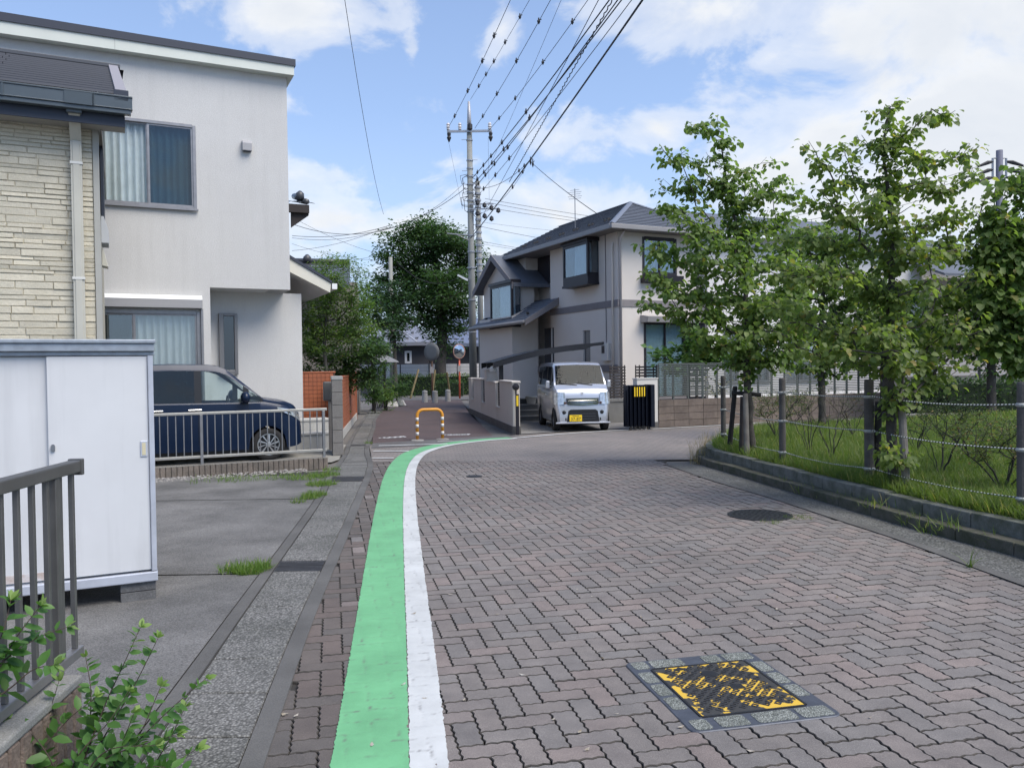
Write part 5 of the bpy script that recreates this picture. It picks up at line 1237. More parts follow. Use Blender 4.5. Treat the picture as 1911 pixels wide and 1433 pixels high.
q = MB(); q.box(-.045, .045, -.05, .05, 0, 1.02); q.build('post', BROWN, gp, bevel=.01); q = MB(); q.box(-.02, .03, -.055, -.0505, .72, .98); q.build('reflector', PLATE, gp); q = MB(); q.lathe([(.001, -.04), (.09, -.02), (.09, .02), (.001, .04)], (-.03, .05, 1.20), 14, axis='Y'); q.box(-.05, -.01, .03, .07, 1.0, 1.12); q.build('knob', BROWN, gp, smooth=False)

# ------------------------------------------------------------------ carport: curved black roof on two posts
cpo = D(936, 690, 23.6); FC = Frame((cpo.x, cpo.y), 9)
cp = fthing('carport', 'black cantilever carport with a curved roof above the silver van', 'carport', FC)
z_l, z_r = D(932, 678, 23.6).z, D(1125, 642, 24.2).z; xr2 = FC.f(1125, 640)[0]
def arc(t): return z_l + (z_r - z_l) * (1 - (1 - t) ** 1.9)
nA = 12; CPB = mat('carport_black', (.006, .007, .011), .45)
for j in range(4):
    yy0 = j * .72; q = MB()
    for i in range(nA):
        t0, t1 = i / nA, (i + 1) / nA; q.box(0, 1, 0, 1, 0, 1) if False else None
        xa, xb = -.25 + (xr2 + .25) * t0, -.25 + (xr2 + .25) * t1
        q.add([(xa, yy0 + .02, arc(t0) + .03), (xb, yy0 + .02, arc(t1) + .03), (xb, yy0 + .70, arc(t1) + .03), (xa, yy0 + .70, arc(t0) + .03)], [(0, 1, 2, 3)])
    q.build('roof_panel', mat('smoked_panel', (.010, .012, .018), .4), cp)
for j in (0, 2, 4):
    q = MB(); yy0 = j * .72 - .03; up = [(-.25 + (xr2 + .25) * i / nA, yy0, arc(i / nA) + .025) for i in range(nA + 1)]; dn = [(x, y, z - (.17 if i < nA - 1 else .06)) for i, (x, y, z) in enumerate(up)]
    q.prism(up + dn[::-1], (0, .06, 0)); q.build('rafter', CPB, cp)
for j in (0.25, 2.3):
    q = MB(); q.box(-.03, .09, j, j + .12, 0, arc(.1) - .05); q.build('post', CPB, cp)
q = MB(); q.box(xr2 - .03, xr2 + .03, -.03, 2.9, arc(1) - .03, arc(1) + .06); q.build('edge_beam', CPB, cp)

# ------------------------------------------------------------------ folded gate, post, low textured wall and slat fences
FG = Frame(G(1228, 798), 24.5)
CREAMP = mat('gatepost_cream', (.60, .58, .55), .85)
gp2 = fthing('gate_pillar', 'cream gate pillar with a flat cap behind the folded black gate', 'pillar', FG)
zp = FG.f(1228, 705)[1]
q = MB(); q.box(-.66, 0, .0, .20, .16, zp - .03); q.build('shaft', CREAMP, gp2); q = MB(); q.box(-.68, .02, -.02, .22, zp - .03, zp); q.build('cap', CREAMP, gp2, bevel=.008); q = MB(); q.box(-.67, .015, -.01, .21, 0, .16); q.build('base', BASEC, gp2)
gate = fthing('folding_gate', 'black concertina gate folded up with yellow stripes at its top', 'gate', Frame(FG.w(-.40, -.12, 0), 24.5))
gzt = FG.f(1190, 718)[1]; NAVY = mat('gate_black', (.006, .009, .02), .4, .3)
nb = 12
for i in range(nb):
    q = MB(); xa = -.78 + i * .062; q.box(xa, xa + .02, -.26 if i % 2 else -.22, .0, .09, gzt - .02 * (i % 2)); q.build('bar', NAVY, gate, bevel=.006, segs=1)
q = MB(); q.box(-.10, .02, -.30, .02, .06, gzt + .01); q.box(-.80, -.03, -.16, -.08, .2, gzt - .12); q.build('frame', NAVY, gate, bevel=.01)
for i in range(5):
    q = MB(); xa = -.60 + i * .075; q.box(xa, xa + .032, -.265, -.2605, gzt - .30, gzt - .05); q.build('stripe', PLATE, gate)
for i in range(5):
    q = MB(); q.lathe([(.001, -.015), (.045, -.015), (.045, .015), (.001, .015)], (-.68 + i * .14, -.2, .045), 10, axis='Y'); q.build('caster', TYRE, gate)
# textured block wall
lwl = fthing('block_wall', 'low wall of brown ribbed concrete blocks under the slat fence', 'wall', FG)
def ribbed_mat():
    m = bpy.data.materials.new('ribbed_block'); nt, nd, lk = nodes_of(m); MATS['ribbed_block'] = m
    out = N(nt, 'ShaderNodeOutputMaterial'); b = N(nt, 'ShaderNodeBsdfPrincipled'); b.inputs['Roughness'].default_value = 0.92
    tc = N(nt, 'ShaderNodeTexCoord'); wv = N(nt, 'ShaderNodeTexWave', i_Scale=9.0, i_Distortion=1.2, i_Detail=3.0); wv.bands_direction = 'X'; lk.new(tc.outputs['Object'], wv.inputs['Vector'])
    geo = N(nt, 'ShaderNodeNewGeometry'); n1 = N(nt, 'ShaderNodeTexNoise', i_Scale=2.5, i_Detail=6.0, i_Roughness=0.7); lk.new(geo.outputs['Position'], n1.inputs['Vector'])
    c = mixc(nt, ramp(nt, n1.outputs[0], ((.35, (0, 0, 0)), (.65, (1, 1, 1)))), (.17, .135, .115), (.255, .205, .17)); oi = N(nt, 'ShaderNodeObjectInfo')
    c = mixc(nt, 1.0, c, ramp(nt, oi.outputs['Random'], ((0, (.82, .82, .82)), (1, (1.15, 1.15, 1.15)))), 'MULTIPLY')
    lk.new(c, b.inputs['Base Color']); bp = N(nt, 'ShaderNodeBump', i_Strength=.9, i_Distance=.02); lk.new(wv.outputs[0], bp.inputs['Height']); lk.new(bp.outputs[0], b.inputs['Normal']); lk.new(b.outputs[0], out.inputs[0]); return m
RIB = ribbed_mat(); zw = FG.f(1240, 746)[1]; nC = 4; hC = zw / nC; bwid = .50
blk = MB(); blk.box(.006, bwid - .006, 0, .03, .006, hC - .006); bme = blk.mesh('block', RIB)
for i in range(19):
    for j in range(nC):
        o = bpy.data.objects.new('block', bme); COL.objects.link(o); o.parent = lwl; o.location = (.03 + i * bwid, 0, j * hC)
q = MB(); q.box(.02, .03 + 19 * bwid, .012, .15, 0, zw - .004); q.build('core', mat('mortar_brown', (.10, .085, .075), .95), lwl)
sf = fthing('slat_fence', 'grey green aluminium slat fence on the brown block wall', 'fence', FG)
SLATG = mat('slat_greygreen', (.115, .128, .12), .5, .3, var=.12, vscale=3); zs0, zs1 = FG.f(1240, 741)[1] + .02, FG.f(1240, 680)[1]
nS = 17; pitch_ = (zs1 - zs0) / nS; span = 1.0
sl = MB(); sl.box(.02, span - .02, .055, .075, 0, pitch_ * .58); sme = sl.mesh('slat', SLATG)
pb = MB(); pb.box(-.025, .025, .076, .12, zw, zs1 - .01); pme = pb.mesh('post', SLATG)
for i in range(9):
    for j in range(nS):
        o = bpy.data.objects.new('slat', sme); COL.objects.link(o); o.parent = sf; o.location = (.08 + i * span, 0, zs0 + j * pitch_)
    o = bpy.data.objects.new('post', pme); COL.objects.link(o); o.parent = sf; o.location = (.08 + i * span, 0, 0)
    o = bpy.data.objects.new('post', pme); COL.objects.link(o); o.parent = sf; o.location = (.08 + i * span + .5, 0, 0)
q = MB(); q.box(.06, .08 + 9 * span, .05, .08, zs1 - .005, zs1 + .03); q.build('top_rail', SLATG, sf)
# little wooden slat screens beside the van
WOODD = mat('dark_wood_slat', (.05, .042, .04), .7, var=.2, vscale=4)
for k, (pa, pb_, yy) in enumerate(((1138, 1168, 24.3), (1186, 1228, 24.6))):
    a, b = D(pa, 700, yy), D(pb_, 700, yy); f_ = Frame((a.x, a.y), 8); L_ = (b - a).length
    s_ = fthing('slat_screen', ('dark wooden slat screen right beside the silver van', 'dark wooden slat screen behind the cream gate pillar')[k], 'screen', f_)
    for xx in (0, .12, L_ - .12, L_ - .03): q = MB(); q.box(xx, xx + .03, .02, .05, .5, 1.72); q.build('upright', WOODD, s_)
    for j in range(11): q = MB(); zz = .75 + j * .088; q.box(-.01, L_ + .01, 0, .0195, zz, zz + .05); q.build('slat', WOODD, s_)
rw_ = fthing('retaining_wall', 'low grey concrete retaining wall behind the van', 'wall', Frame(D(1128, 760, 24.0), 12))
q = MB(); q.box(0, 1.6, 0, .15, 0, .62); q.box(-.02, 1.62, -.02, .17, .62, .72); q.build('body', concrete('retaining', (.20, .20, .195)), rw_, bevel=.01)
# entrance steps and flowerpot
stp = fthing('entrance_steps', 'grey tiled entrance steps beside the silver van', 'steps', Frame(D(966, 770, 25.2), 10))
for i in range(4):
    q = MB(); q.box(0, 1.5, i * .32, 1.6, i * .17, (i + 1) * .17 - .03); q.build('riser', concrete('step_dark', (.10, .105, .11)), stp); q = MB(); q.box(-.02, 1.52, i * .32 - .03, 1.6, (i + 1) * .17 - .03, (i + 1) * .17); q.build('tread', concrete('step_tread', (.24, .24, .24)), stp)
fp = thing('flower_pot', 'white flower pot with a small dark plant on the entrance steps', 'pot', (FW.w(0, 0).x, 0, 0)); pp = D(991, 738, 26.0); fp.location = (pp.x, pp.y, .51)
q = MB(); q.lathe([(.10, 0), (.14, .02), (.17, .22), (.19, .22), (.19, .26), (.15, .26), (.14, .2)], (0, 0, 0), 16, caps=False); q.build('pot', mat('pot_white', (.6, .58, .54), .5), fp, smooth=True)
# ================================================================== POLES AND WIRES
CONC = mat('pole_concrete', (.27, .275, .26), .8, col2=(.21, .22, .205), vscale=1.2, streak=.25); STEELG = mat('galvanised', (.36, .37, .39), .45, .6); INSUL = mat('insulator_white', (.6, .58, .58), .3); WIRE = mat('wire_black', (.02, .021, .026), .6)
PY = 39.0
pb0 = D(884, 755, PY); pole = thing('utility_pole', 'tall concrete utility pole with crossarm and bundled cables beside the lane', 'pole', (pb0.x, pb0.y, 0))
lean = D(875, 190, PY).x - pb0.x
def PP(z, off=0.0): return Vector((lean * z / 14.5 + off, 0, z))
ztop = D(875, 190, PY).z
def zpx(py): return D(879, py, PY).z
q = MB(); q.tube([PP(0), PP(zpx(240)), ], [.19, .125], 16); q.build('shaft', CONC, pole, smooth=True)
q = MB(); q.tube([PP(zpx(240)), PP(zpx(215)), PP(ztop)], [.11, .09, .055], 10); q.build('top_extension', mat('pole_cap', (.40, .40, .42), .5, .3), pole, smooth=True)
zc = zpx(247); xl_, xr_2 = (834 - 876) / 1500 * PY, (917 - 876) / 1500 * PY
q = MB(); q.box(xl_, xr_2, -.20, -.12, zc - .05, zc + .05); q.build('crossarm', STEELG, pole)
for i, x in enumerate((xl_ + .06, xl_ + .62, xr_2 - .10)):
    q = MB(); q.lathe([(.04, .05), (.09, .10), (.05, .16), (.10, .2), (.06, .28), (.09, .32), (.05, .40)], (x, -.16, zc), 10); q.build('insulator', INSUL, pole)
for x in (xl_ + .08, xr_2 - .08, -.0):
    q = MB(); q.lathe([(.03, -.05), (.10, -.12), (.07, -.25), (.11, -.32), (.03, -.52)] if abs(x) > .1 else [(.03, .02), (.12, .08), (.12, .30), (.03, .38)], (x + .02, -.22, zc), 8); q.build('fuse', WIRE, pole)
for py in (262, 300, 315, 330, 345, 360, 375, 395, 440, 470, 500, 560, 620):
    z = zpx(py); r = .135 + (14 - z) * .006; q = MB(); q.lathe([(r, -.03), (r + .015, -.03), (r + .015, .03), (r, .03)], PP(z), 14, caps=False); q.build('band', STEELG, pole)
for i, py in enumerate((262, 300, 320, 345, 430, 455, 520, 545, 575)):
    z = zpx(py); q = MB(); s = 1 if i % 2 else -1; q.tube([PP(z) + Vector((0, -.1, 0)), PP(z) + Vector((s * .38, -.1, 0))], .012, 5); q.build('step_bolt', STEELG, pole)
rb = random.Random(8)
q = MB()
for k in range(18):       # loose jumper cables around the cluster of terminations
    z = zpx(rb.uniform(318, 420)); s = rb.choice((-1, 1, 1)); a = rb.uniform(.15, .4)
    P0, P1 = PP(z) + Vector((s * .1, -.16, 0)), PP(z - rb.uniform(.1, .9)) + Vector((s * .12, -.16, 0))
    q.tube([P0, P0.lerp(P1, .3) + Vector((s * a, -.1, .05)), P0.lerp(P1, .75) + Vector((s * a * .8, -.1, -.1)), P1], .014, 5)
q.build('jumper_cables', WIRE, pole)['kind'] = 'stuff'
for k in range(7):
    q = MB(); z = zpx(385 + 5 * k); x = .35 + .33 * (k % 4) ; q.lathe([(.02, 0), (.11, .06), (.09, .2), (.02, .26)], PP(z, x) + Vector((0, -.2, 0)), 8); q.build('cable_termination', WIRE, pole)
for py, l in ((383, 1.1), (392, 1.3)): q = MB(); q.box(-.1, l, -.24, -.18, zpx(py) - .03, zpx(py) + .03); q.build('side_arm', STEELG, pole)
q = MB(); q.tube([PP(zpx(440)) + Vector((-.1, -.1, 0)), PP(zpx(438)) + Vector((-1.15, -.1, .05))], .03, 6); q.tube([PP(zpx(449)) + Vector((-.1, -.1, 0)), PP(zpx(440)) + Vector((-.7, -.1, .05))], .025, 6); q.build('bracket', STEELG, pole)
q = MB(); zl_ = zpx(528); q.box(-.75, -.2, -.3, -.16, -.04, .05, 0, Matrix.Translation(PP(zl_)) @ Matrix.Rotation(R(28), 4, 'Y')); q.build('street_light', mat('lamp_housing', (.65, .67, .68), .4), pole)
# second, thinner pole right behind
p2 = D(901, 755, 42.0); po2 = thing('utility_pole', 'thinner grey pole standing directly behind the tall utility pole', 'pole', (p2.x, p2.y, 0))
q = MB(); q.tube([(0, 0, 0), ((897 - 901) / 1500 * 42, 0, D(897, 338, 42).z)], [.17, .12], 12); q.build('shaft', CONC, po2, smooth=True)
for k in range(14): q = MB(); z = D(897, 350 + 12 * k, 42).z; q.lathe([(.14, -.05), (.17, -.05), (.17, .05), (.14, .05)], ((897 - 901) / 1500 * 42 * z / 11, 0, z), 10, caps=False); q.build('band', STEELG, po2)

def wire_pts(p0, p1, sag, n=28):
    return [p0.lerp(p1, i / n) + Vector((0, 0, -sag * 4 * (i / n) * (1 - i / n))) for i in range(n + 1)]
WN = [0]
def wire(label, p0, p1, r=.016, sag=.0, ticks=(), tick=.16, ext=0.0):
    p0, p1 = Vector(p0), Vector(p1)
    if ext: p1 = p1 + (p1 - p0) * ext
    pts_ = wire_pts(p0, p1, sag); q = MB(); q.tube(pts_, r * .68, 5)
    o = q.build('overhead_wire', WIRE); tag(o, label, 'wire', 'overhead wires')
    for t in ticks:
        i = min(len(pts_) - 2, int(t * (len(pts_) - 1))); p = pts_[i].lerp(pts_[i + 1], t * (len(pts_) - 1) - i); s = tick * .62
        q = MB(); q.lathe([(.001, -s), (.035, -s * .5), (.055, 0), (.03, s * .4), (.02, s * 1.2), (.001, s * 1.3)], (0, 0, 0), 6); q.tube([(-.05, 0, s * .2), (.09, 0, s * .7)], .018, 4)
        c = q.build('spacer', WIRE, o); c.location = p
    return o
def top_exit(px, z): # where a wire of height z leaves the top of the picture
    d = ray(px, 0); t = (z - CAM_H) / d.z; return CAM + d * t
def pz(px, py): return D(px, py, PY - .2)
runs = [  # (pole px, pole py, exit px, height at exit factor, label, radius, ticks)
    (836, 240, 948, 0, 'upper wire from the pole crossarm tip over the pole head', .015, (.12, .32, .5, .62)),
    (878, 186, 986, 0, 'wire leaving the very top of the utility pole', .012, (.14, .25, .36, .5, .66)),
    (886, 240, 1022, 0, 'wire from the middle of the pole crossarm', .015, (.12, .3, .5, .68)),
    (912, 244, 1090, 0, 'wire from the outer end of the pole crossarm', .015, (.12, .28, .5, .68)),
    (884, 330, 1128, 0, 'heavy cable leaving the pole below the crossarm, highest of the bundle', .026, (.04, .1, .17, .26, .42)),
    (884, 343, 1150, 0, 'heavy cable leaving the pole second in the bundle', .024, (.04, .1, .17, .26, .42)),
    (884, 353, 1143, 0, 'bundle cable hung third below the pole crossarm', .022, (.05, .12, .2, .3)),
    (884, 374, 1168, 0, 'thin low bundle cable running up to the top edge', .014, (.1, .2, .3)),
    (878, 445, 1186, 0, 'lowest thick cable climbing from the pole to the top edge', .028, ()),
    (905, 330, 1045, 0, 'thin faint wire crossing between the heavier cables', .008, ()),
    (888, 425, 1113, 0, 'thin cable rising behind the bundle from the lower pole', .012, ()),
]
for (px, py, ex, _, lab, r, tk) in runs:
    p0 = pz(px, py); z1 = p0.z * .985 - .1; p1 = top_exit(ex, z1)
    wire(lab, p0, p1, r, sag=.22 if r > .013 else .1, ticks=tk, ext=.35)
# twisted cable
p0 = pz(950, 340); p1 = top_exit(1143, p0.z * .97); n = 420; pts_ = []
for i in range(n + 1):
    p = p0.lerp(p1 + (p1 - p0) * .3, i / n); a = i * 1.0; pts_.append(p + Vector((math.cos(a), 0, math.sin(a))) * .016)
q = MB(); q.tube(pts_, .015, 5); tag(q.build('overhead_wire', WIRE), 'twisted thick cable at the right of the bundle', 'wire', 'overhead wires')
# service drop to the house corner, wires to both sides
drop = pz(988, 300); wire('service drop from the cable bundle to the corner of the cream house', drop, FR.w(-.55, -.5, zE + .15), .02, sag=.12, ticks=(.02, .06), tick=.3)
wire('cable running down from the service drop to the pole', drop, pz(890, 352), .018, sag=.35, ticks=(.1, .2))
wire('cable looping under the bundle to the pole side arm', pz(985, 305), pz(890, 400), .013, sag=.5, ticks=(.1, .3))
for k, (a, b, r) in enumerate((((905, 371), (1092, 402), .014), ((905, 377), (1080, 409), .014), ((902, 386), (1070, 411), .014), ((892, 414), (1045, 428), .008), ((893, 422), (1005, 445), .014), ((892, 449), (970, 463), .012), ((892, 454), (966, 464), .010))):
    wire(['highest', 'second', 'third', 'fourth thin', 'fifth', 'sixth', 'lowest'][k] + ' of the wires running right behind the hipped roof', pz(*a), pz(b[0] + 60, b[1] + 9), r, sag=.04)
lw_ = [((868, 352), (545, 418), .02, 1.2, 'thick cable sagging left from the pole behind the grey house'), ((868, 340), (700, 430), .012, .5, 'thin wire meeting the tree top left of the pole'),
       ((730, 420), (545, 440), .018, .25, 'pair cable running left out of the tree top, upper'), ((730, 424), (545, 444), .014, .3, 'pair cable running left out of the tree top, lower'),
       ((722, 424), (545, 468), .013, .2, 'wire slanting down left from the tree top'), ((545, 405), (700, 472), .011, .15, 'wire crossing the sky slanting down right behind the grey house'),
       ((545, 455), (720, 486), .010, .2, 'faint wire low over the tile roof'), ((690, 480), (560, 492), .010, .1, 'short wire just above the tile ridge'), ((880, 500), (740, 488), .02, .9, 'cable slung across the front of the big tree to the pole')]
for (a, b, r, s, lab) in lw_: wire(lab, pz(*a), pz(*b), r, sag=s)
for (x, zt_) in ((835, 254), (911, 254)):
    wire('thin lead hanging from the ' + ('left' if x < 870 else 'right') + ' end of the crossarm', pz(x, zt_), pz(x + (28 if x < 870 else 2), 390 if x < 870 else 372), .008, sag=.0)
a = D(648, 0, 22); b = D(716, 400, 45); wire('single wire crossing the left sky on its own', b, a + (a - b) * .2, .013, sag=.9)
# pole top showing behind the park trees on the far right
p3 = D(1866, 760, 36); po3 = thing('utility_pole', 'pole top with insulators above the park trees at the far right', 'pole', (p3.x, p3.y, 0))
z3 = D(1866, 281, 36).z; q = MB(); q.tube([(0, 0, 0), (0, 0, z3)], [.2, .14], 12); q.build('shaft', mat('pole_dark', (.10, .11, .16), .7), po3, smooth=True)
q = MB()
for s in (-1, 1): q.tube([(s * .08, 0, z3 - .35), (s * .3, 0, z3 - .35), (s * .3, 0, z3 - 1.2), (s * .08, 0, z3 - 1.2)], .05, 6)
q.build('bracket', STEELG, po3)
for k in range(3):
    for s in (-1, 1):
        q = MB(); z = z3 - .5 - .35 * k; q.tube([(s * .3, 0, z), (s * .55, -.05, z - .05), (s * 1.0, -.1, z - .22)], [.05, .09, .05], 6); q.build('insulator', WIRE, po3)
        pe = Vector((p3.x + s * 1.0, p3.y - .1, z - .22)); wire(['top', 'middle', 'bottom'][k] + (' wire left' if s < 0 else ' wire right') + ' of the pole behind the park trees', pe, pe + Vector((s * 9, 6, -1.4)), .014, sag=.3)
# slim pole by the big tree down the lane
p4 = D(732, 690, 50); po4 = thing('lane_pole', 'slim grey pole with a white tag beside the dark tree down the lane', 'pole', (p4.x, p4.y, 0))
q = MB(); q.tube([(0, 0, 0), (0, 0, D(732, 480, 50).z)], [.16, .12], 10); q.build('shaft', CONC, po4, smooth=True); q = MB(); z = D(732, 654, 50).z; q.box(-.02, .10, -.18, -.15, z - .2, z + .2); q.build('tag', INSUL, po4)
# ================================================================== FAR END OF THE LANE
hoop_a, hoop_b = G(779, 822), G(826, 820); hoop = thing('hoop_barrier', 'yellow steel hoop barrier with silver bands in the middle of the lane', 'barrier', (hoop_a + hoop_b) / 2, math.atan2(hoop_b.y - hoop_a.y, hoop_b.x - hoop_a.x))
YEL = mat('hoop_yellow', (.62, .27, .02), .45, col2=(.55, .24, .03), vscale=6); REF = mat('reflective_band', (.55, .55, .54), .4)
w2 = (hoop_b - hoop_a).length / 2; hh = .72; rr = .15
arcp = [(-w2, 0, 0), (-w2, 0, hh - rr)] + [(-w2 + rr - rr * math.cos(a), 0, hh - rr + rr * math.sin(a)) for a in [R(15 * k) for k in range(1, 7)]] + [(w2 - rr + rr * math.sin(a), 0, hh - rr + rr * math.cos(a)) for a in [R(15 * k) for k in range(0, 7)]] + [(w2, 0, 0)]
q = MB(); q.tube(arcp, .038, 12); q.build('tube', YEL, hoop, smooth=True)
for s in (-1, 1):
    for z in (.12, .30, .46): q = MB(); q.tube([(s * w2, 0, z), (s * w2, 0, z + .08)], .0395, 12); q.build('reflective_band', REF, hoop, smooth=True)
    q = MB(); q.lathe([(.16, .0), (.15, .018), (.04, .03)], (s * w2, 0, 0), 14); q.build('footing', concrete('hoop_foot', (.3, .29, .28)), hoop)
GRAN = concrete('granite_post', (.33, .33, .32))
for k, (px, py) in enumerate(((793, 751), (812, 752), (836, 749))):
    p = G(px, py); b = thing('stone_bollard', ['leftmost', 'middle', 'rightmost'][k] + ' of the three grey stone bollards at the end of the lane', 'bollard', (p.x, p.y, 0), 0, 'bollards at the lane end')
    q = MB(); q.lathe([(.14, 0), (.14, .46), (.115, .47), (.115, .49), (.14, .5), (.13, .60), (.001, .63)], (0, 0, 0), 14); q.build('shaft', GRAN, b, smooth=False)
def mirror(px, py, base_py, Y, rad, lab, ori, pole_m, rim_m):
    p = D(px, base_py, Y); m_ = thing('convex_mirror', lab, 'mirror', (p.x, p.y, 0)); z = D(px, py, Y).z
    q = MB(); q.tube([(0, 0, 0), (0, 0, z)], .05, 10); q.build('pole', pole_m, m_, smooth=True)
    d = bpy.data.objects.new('disc', None); 
    M = Matrix.Translation((0, -.12, z)) @ Matrix.Rotation(R(ori), 4, 'Z')
    q = MB(); q.lathe([(.001, -.10), (rad * .5, -.075), (rad * .92, -.01)], (0, 0, 0), 24, axis='Y', caps=False); g = q.build('glass', mat('mirror_glass', (.55, .57, .58), .08, 1.0), m_, smooth=True); g.matrix_local = M
    q = MB(); q.lathe([(rad * .92, -.02), (rad, -.03), (rad, .02), (rad * .6, .035), (.001, .04)], (0, 0, 0), 24, axis='Y', caps=False); g = q.build('rim', rim_m, m_, smooth=True); g.matrix_local = M
    q = MB(); q.box(-.10, .10, -.06, -.055, z - 1.15, z - .8); q.build('sign_plate', mat('mirror_plate', (.35, .33, .32), .5), m_)
mirror(807, 657, 742, 44.0, .50, 'round convex mirror with grey back on a brown pole left of the big tree', 150, mat('brown_pole', (.10, .05, .03), .6), mat('mirror_back', (.13, .135, .135), .6))
mirror(858, 656, 735, 46.0, .42, 'round convex traffic mirror on an orange pole right of the big tree', 40, mat('orange_pole', (.55, .10, .05), .5), mat('mirror_rim', (.40, .22, .18), .5))
# dark bungalow with a pale metal roof
FB = Frame(D(640, 700, 62), 4)
bg_ = fthing('dark_bungalow', 'dark grey bungalow with a pale metal roof at the end of the lane', 'house', FB)
zE2 = FB.f(760, 640)[1]; xa, xb = 0, FB.f(798, 640)[0]; xc = FB.f(880, 640)[0]
DWALL = mat('dark_siding', (.035, .035, .042), .7, var=.15, vscale=2); MROOF = mat('metal_roof', (.30, .31, .36), .35, .35, var=.1, vscale=1)
wnd = (FB.f(756, 680)[0], FB.f(768, 680)[0], FB.f(760, 678)[1], FB.f(760, 655)[1])
q = MB(); wall_holes(q, xb, 0, zE2, [wnd], y=0, depth=.15, x0=xa - 4); q.quad((xb, 0, 0), (xb, 8, 0), (xb, 8, zE2), (xb, 0, zE2)); q.quad((xb, 2, 0), (xc + 4, 2, 0), (xc + 4, 2, zE2), (xb, 2, zE2)); q.build('wall', DWALL, bg_)
window(bg_, wnd, 0, panes=1, fm=mat('white_frame', (.6, .6, .6), .5), gm=GLASS_D, fw=.12, sill=False)
ztp = FB.f(770, 600)[1]; zlow = zE2 + .05
q = MB(); q.add([(xa - 5, -.6, zlow), (xb + .5, -.6, zlow), (xb - 1.5, 4.4, ztp + .5), (xa - 2, 4.4, ztp + .5)], [(0, 1, 2, 3)]); q.add([(xb + .5, -.6, zlow), (xb + .5, 9, zlow), (xb - 1.5, 4.4, ztp + .5)], [(0, 1, 2)])
q.prism([(xa - 5, -.6, zlow - .28), (xb + .5, -.6, zlow - .28), (xb + .5, -.6, zlow - .001), (xa - 5, -.6, zlow - .001)], (0, -.06, 0)); r1 = q.build('roof', MROOF, bg_)
q = MB(); q.add([(xb + .3, 1.2, zlow - .05), (xc + 4, 1.2, zlow - .05), (xc + 4, 6, ztp + .6), (xb + 2.0, 6, ztp + .6)], [(0, 1, 2, 3)]); q.prism([(xb + 1.2, 1.15, zlow - .35), (xc + 4, 1.15, zlow - .35), (xc + 4, 1.15, zlow - .06), (xb + 1.2, 1.15, zlow - .06)], (0, -.06, 0)); r2 = q.build('roof', mat('metal_roof_blue', (.22, .25, .34), .3, .4), bg_)
sg = MB(); sg.box(-.10, .10, -.06, .06, 0, .12); sgm = sg.mesh('snow_guard', mat('guard_grey', (.12, .13, .15), .5))
for (r_, X0, X1, Y0, Z0, Y1, Z1) in ((r1, xa, xb - .5, -.6, zlow, 4.4, ztp + .5), (r2, xb + 1.6, xc + 3, 1.2, zlow - .05, 6, ztp + .6)):
    for i in range(4):
        for j in range(9):
            t = (i + .6) / 4.6; x = X0 + (X1 - X0) * (j + .5 * (i % 2)) / 8.5
            if x > X1 - 1.6 * t: continue
            o = bpy.data.objects.new('snow_guard', sgm); COL.objects.link(o); o.parent = r_; o.location = (x, Y0 + (Y1 - Y0) * t, Z0 + (Z1 - Z0) * t)
for s in (.35, .8):
    q = MB(); a, b = Vector((xb * s + .5, -.62, zlow + .02)), Vector((xb * s - 2.2, 4.4, ztp + .52)); q.tube([a, b], .05, 5); q.build('standing_seam', mat('seam_pale', (.5, .5, .54), .4), r1)
# white panel fence and hedge in front of it
FPn = Frame(D(640, 730, 56), 3)
pf = fthing('panel_fence', 'white panel fence on a grey block base in front of the dark bungalow', 'fence', FPn)
zb_, zt_ = FPn.f(760, 706)[1], FPn.f(760, 680)[1]; x = -2.0
PANEL = mat('white_panel', (.58, .57, .57), .7, streak=.2)
while x < 11.5:
    q = MB(); q.box(x + .02, x + 1.98, 0, .05, zb_, zt_); q.build('panel', PANEL, pf)
    for k in range(1, 4): q = MB(); zz = zb_ + (zt_ - zb_) * k / 4; q.box(x + .02, x + 1.98, -.006, -.001, zz, zz + .02); q.build('panel_line', mat('panel_line', (.3, .3, .3), .8), pf)
    q = MB(); q.box(x - .03, x + .03, -.03, .06, 0, zt_ + .02); q.build('post', BROWN, pf); x += 2.0
q = MB(); q.box(-2, 11.5, -.05, .15, 0, zb_ - .01); q.build('base', concrete('fence_base', (.12, .12, .125)), pf)
# timber props round the tree
TIM = mat('prop_timber', (.17, .13, .06), .8, var=.3, vscale=4)
for k, (a, b) in enumerate((((766, 738), (781, 690)), ((806, 738), (812, 690)), ((840, 735), (834, 695)))):
    p0, p1 = D(a[0], a[1], 47 + k), D(b[0], b[1], 48.5); p0.z = 0; t = thing('tree_prop', ['slanted yellow timber prop standing left of the big tree', 'brown upright timber prop at the mirror pole', 'mossy timber prop leaning on the big tree from the right'][k], 'prop', p0)
    q = MB(); q.tube([(0, 0, 0), p1 - p0], .06, 8); q.build('pole', TIM, t)
# small clutter by the garden on the left of the lane
for k, px in enumerate((728, 738, 749)):
    p = G(px, 759 if k < 2 else 757); t = thing('white_cone', ['leftmost', 'middle', 'rightmost'][k] + ' of three small white cone blocks at the lane edge', 'block', (p.x, p.y, 0), 0, 'white cone blocks')
    h = .26; w = .13 if k < 2 else .22
    q = MB(); q.add([(-w, -.15, 0), (w, -.15, 0), (w, .15, 0), (-w, .15, 0), (-w * .45, -.07, h), (w * .45, -.07, h), (w * .45, .07, h), (-w * .45, .07, h)], [(0, 1, 2, 3), (4, 5, 6, 7), (0, 1, 5, 4), (1, 2, 6, 5), (2, 3, 7, 6), (3, 0, 4, 7)]); q.build('body', mat('white_block', (.65, .63, .58), .7), t, bevel=.03)
p = G(697, 768); t = thing('garden_gate', 'dark lattice garden gate with a small roof at the left lane edge', 'gate', (p.x, p.y, 0), R(80))
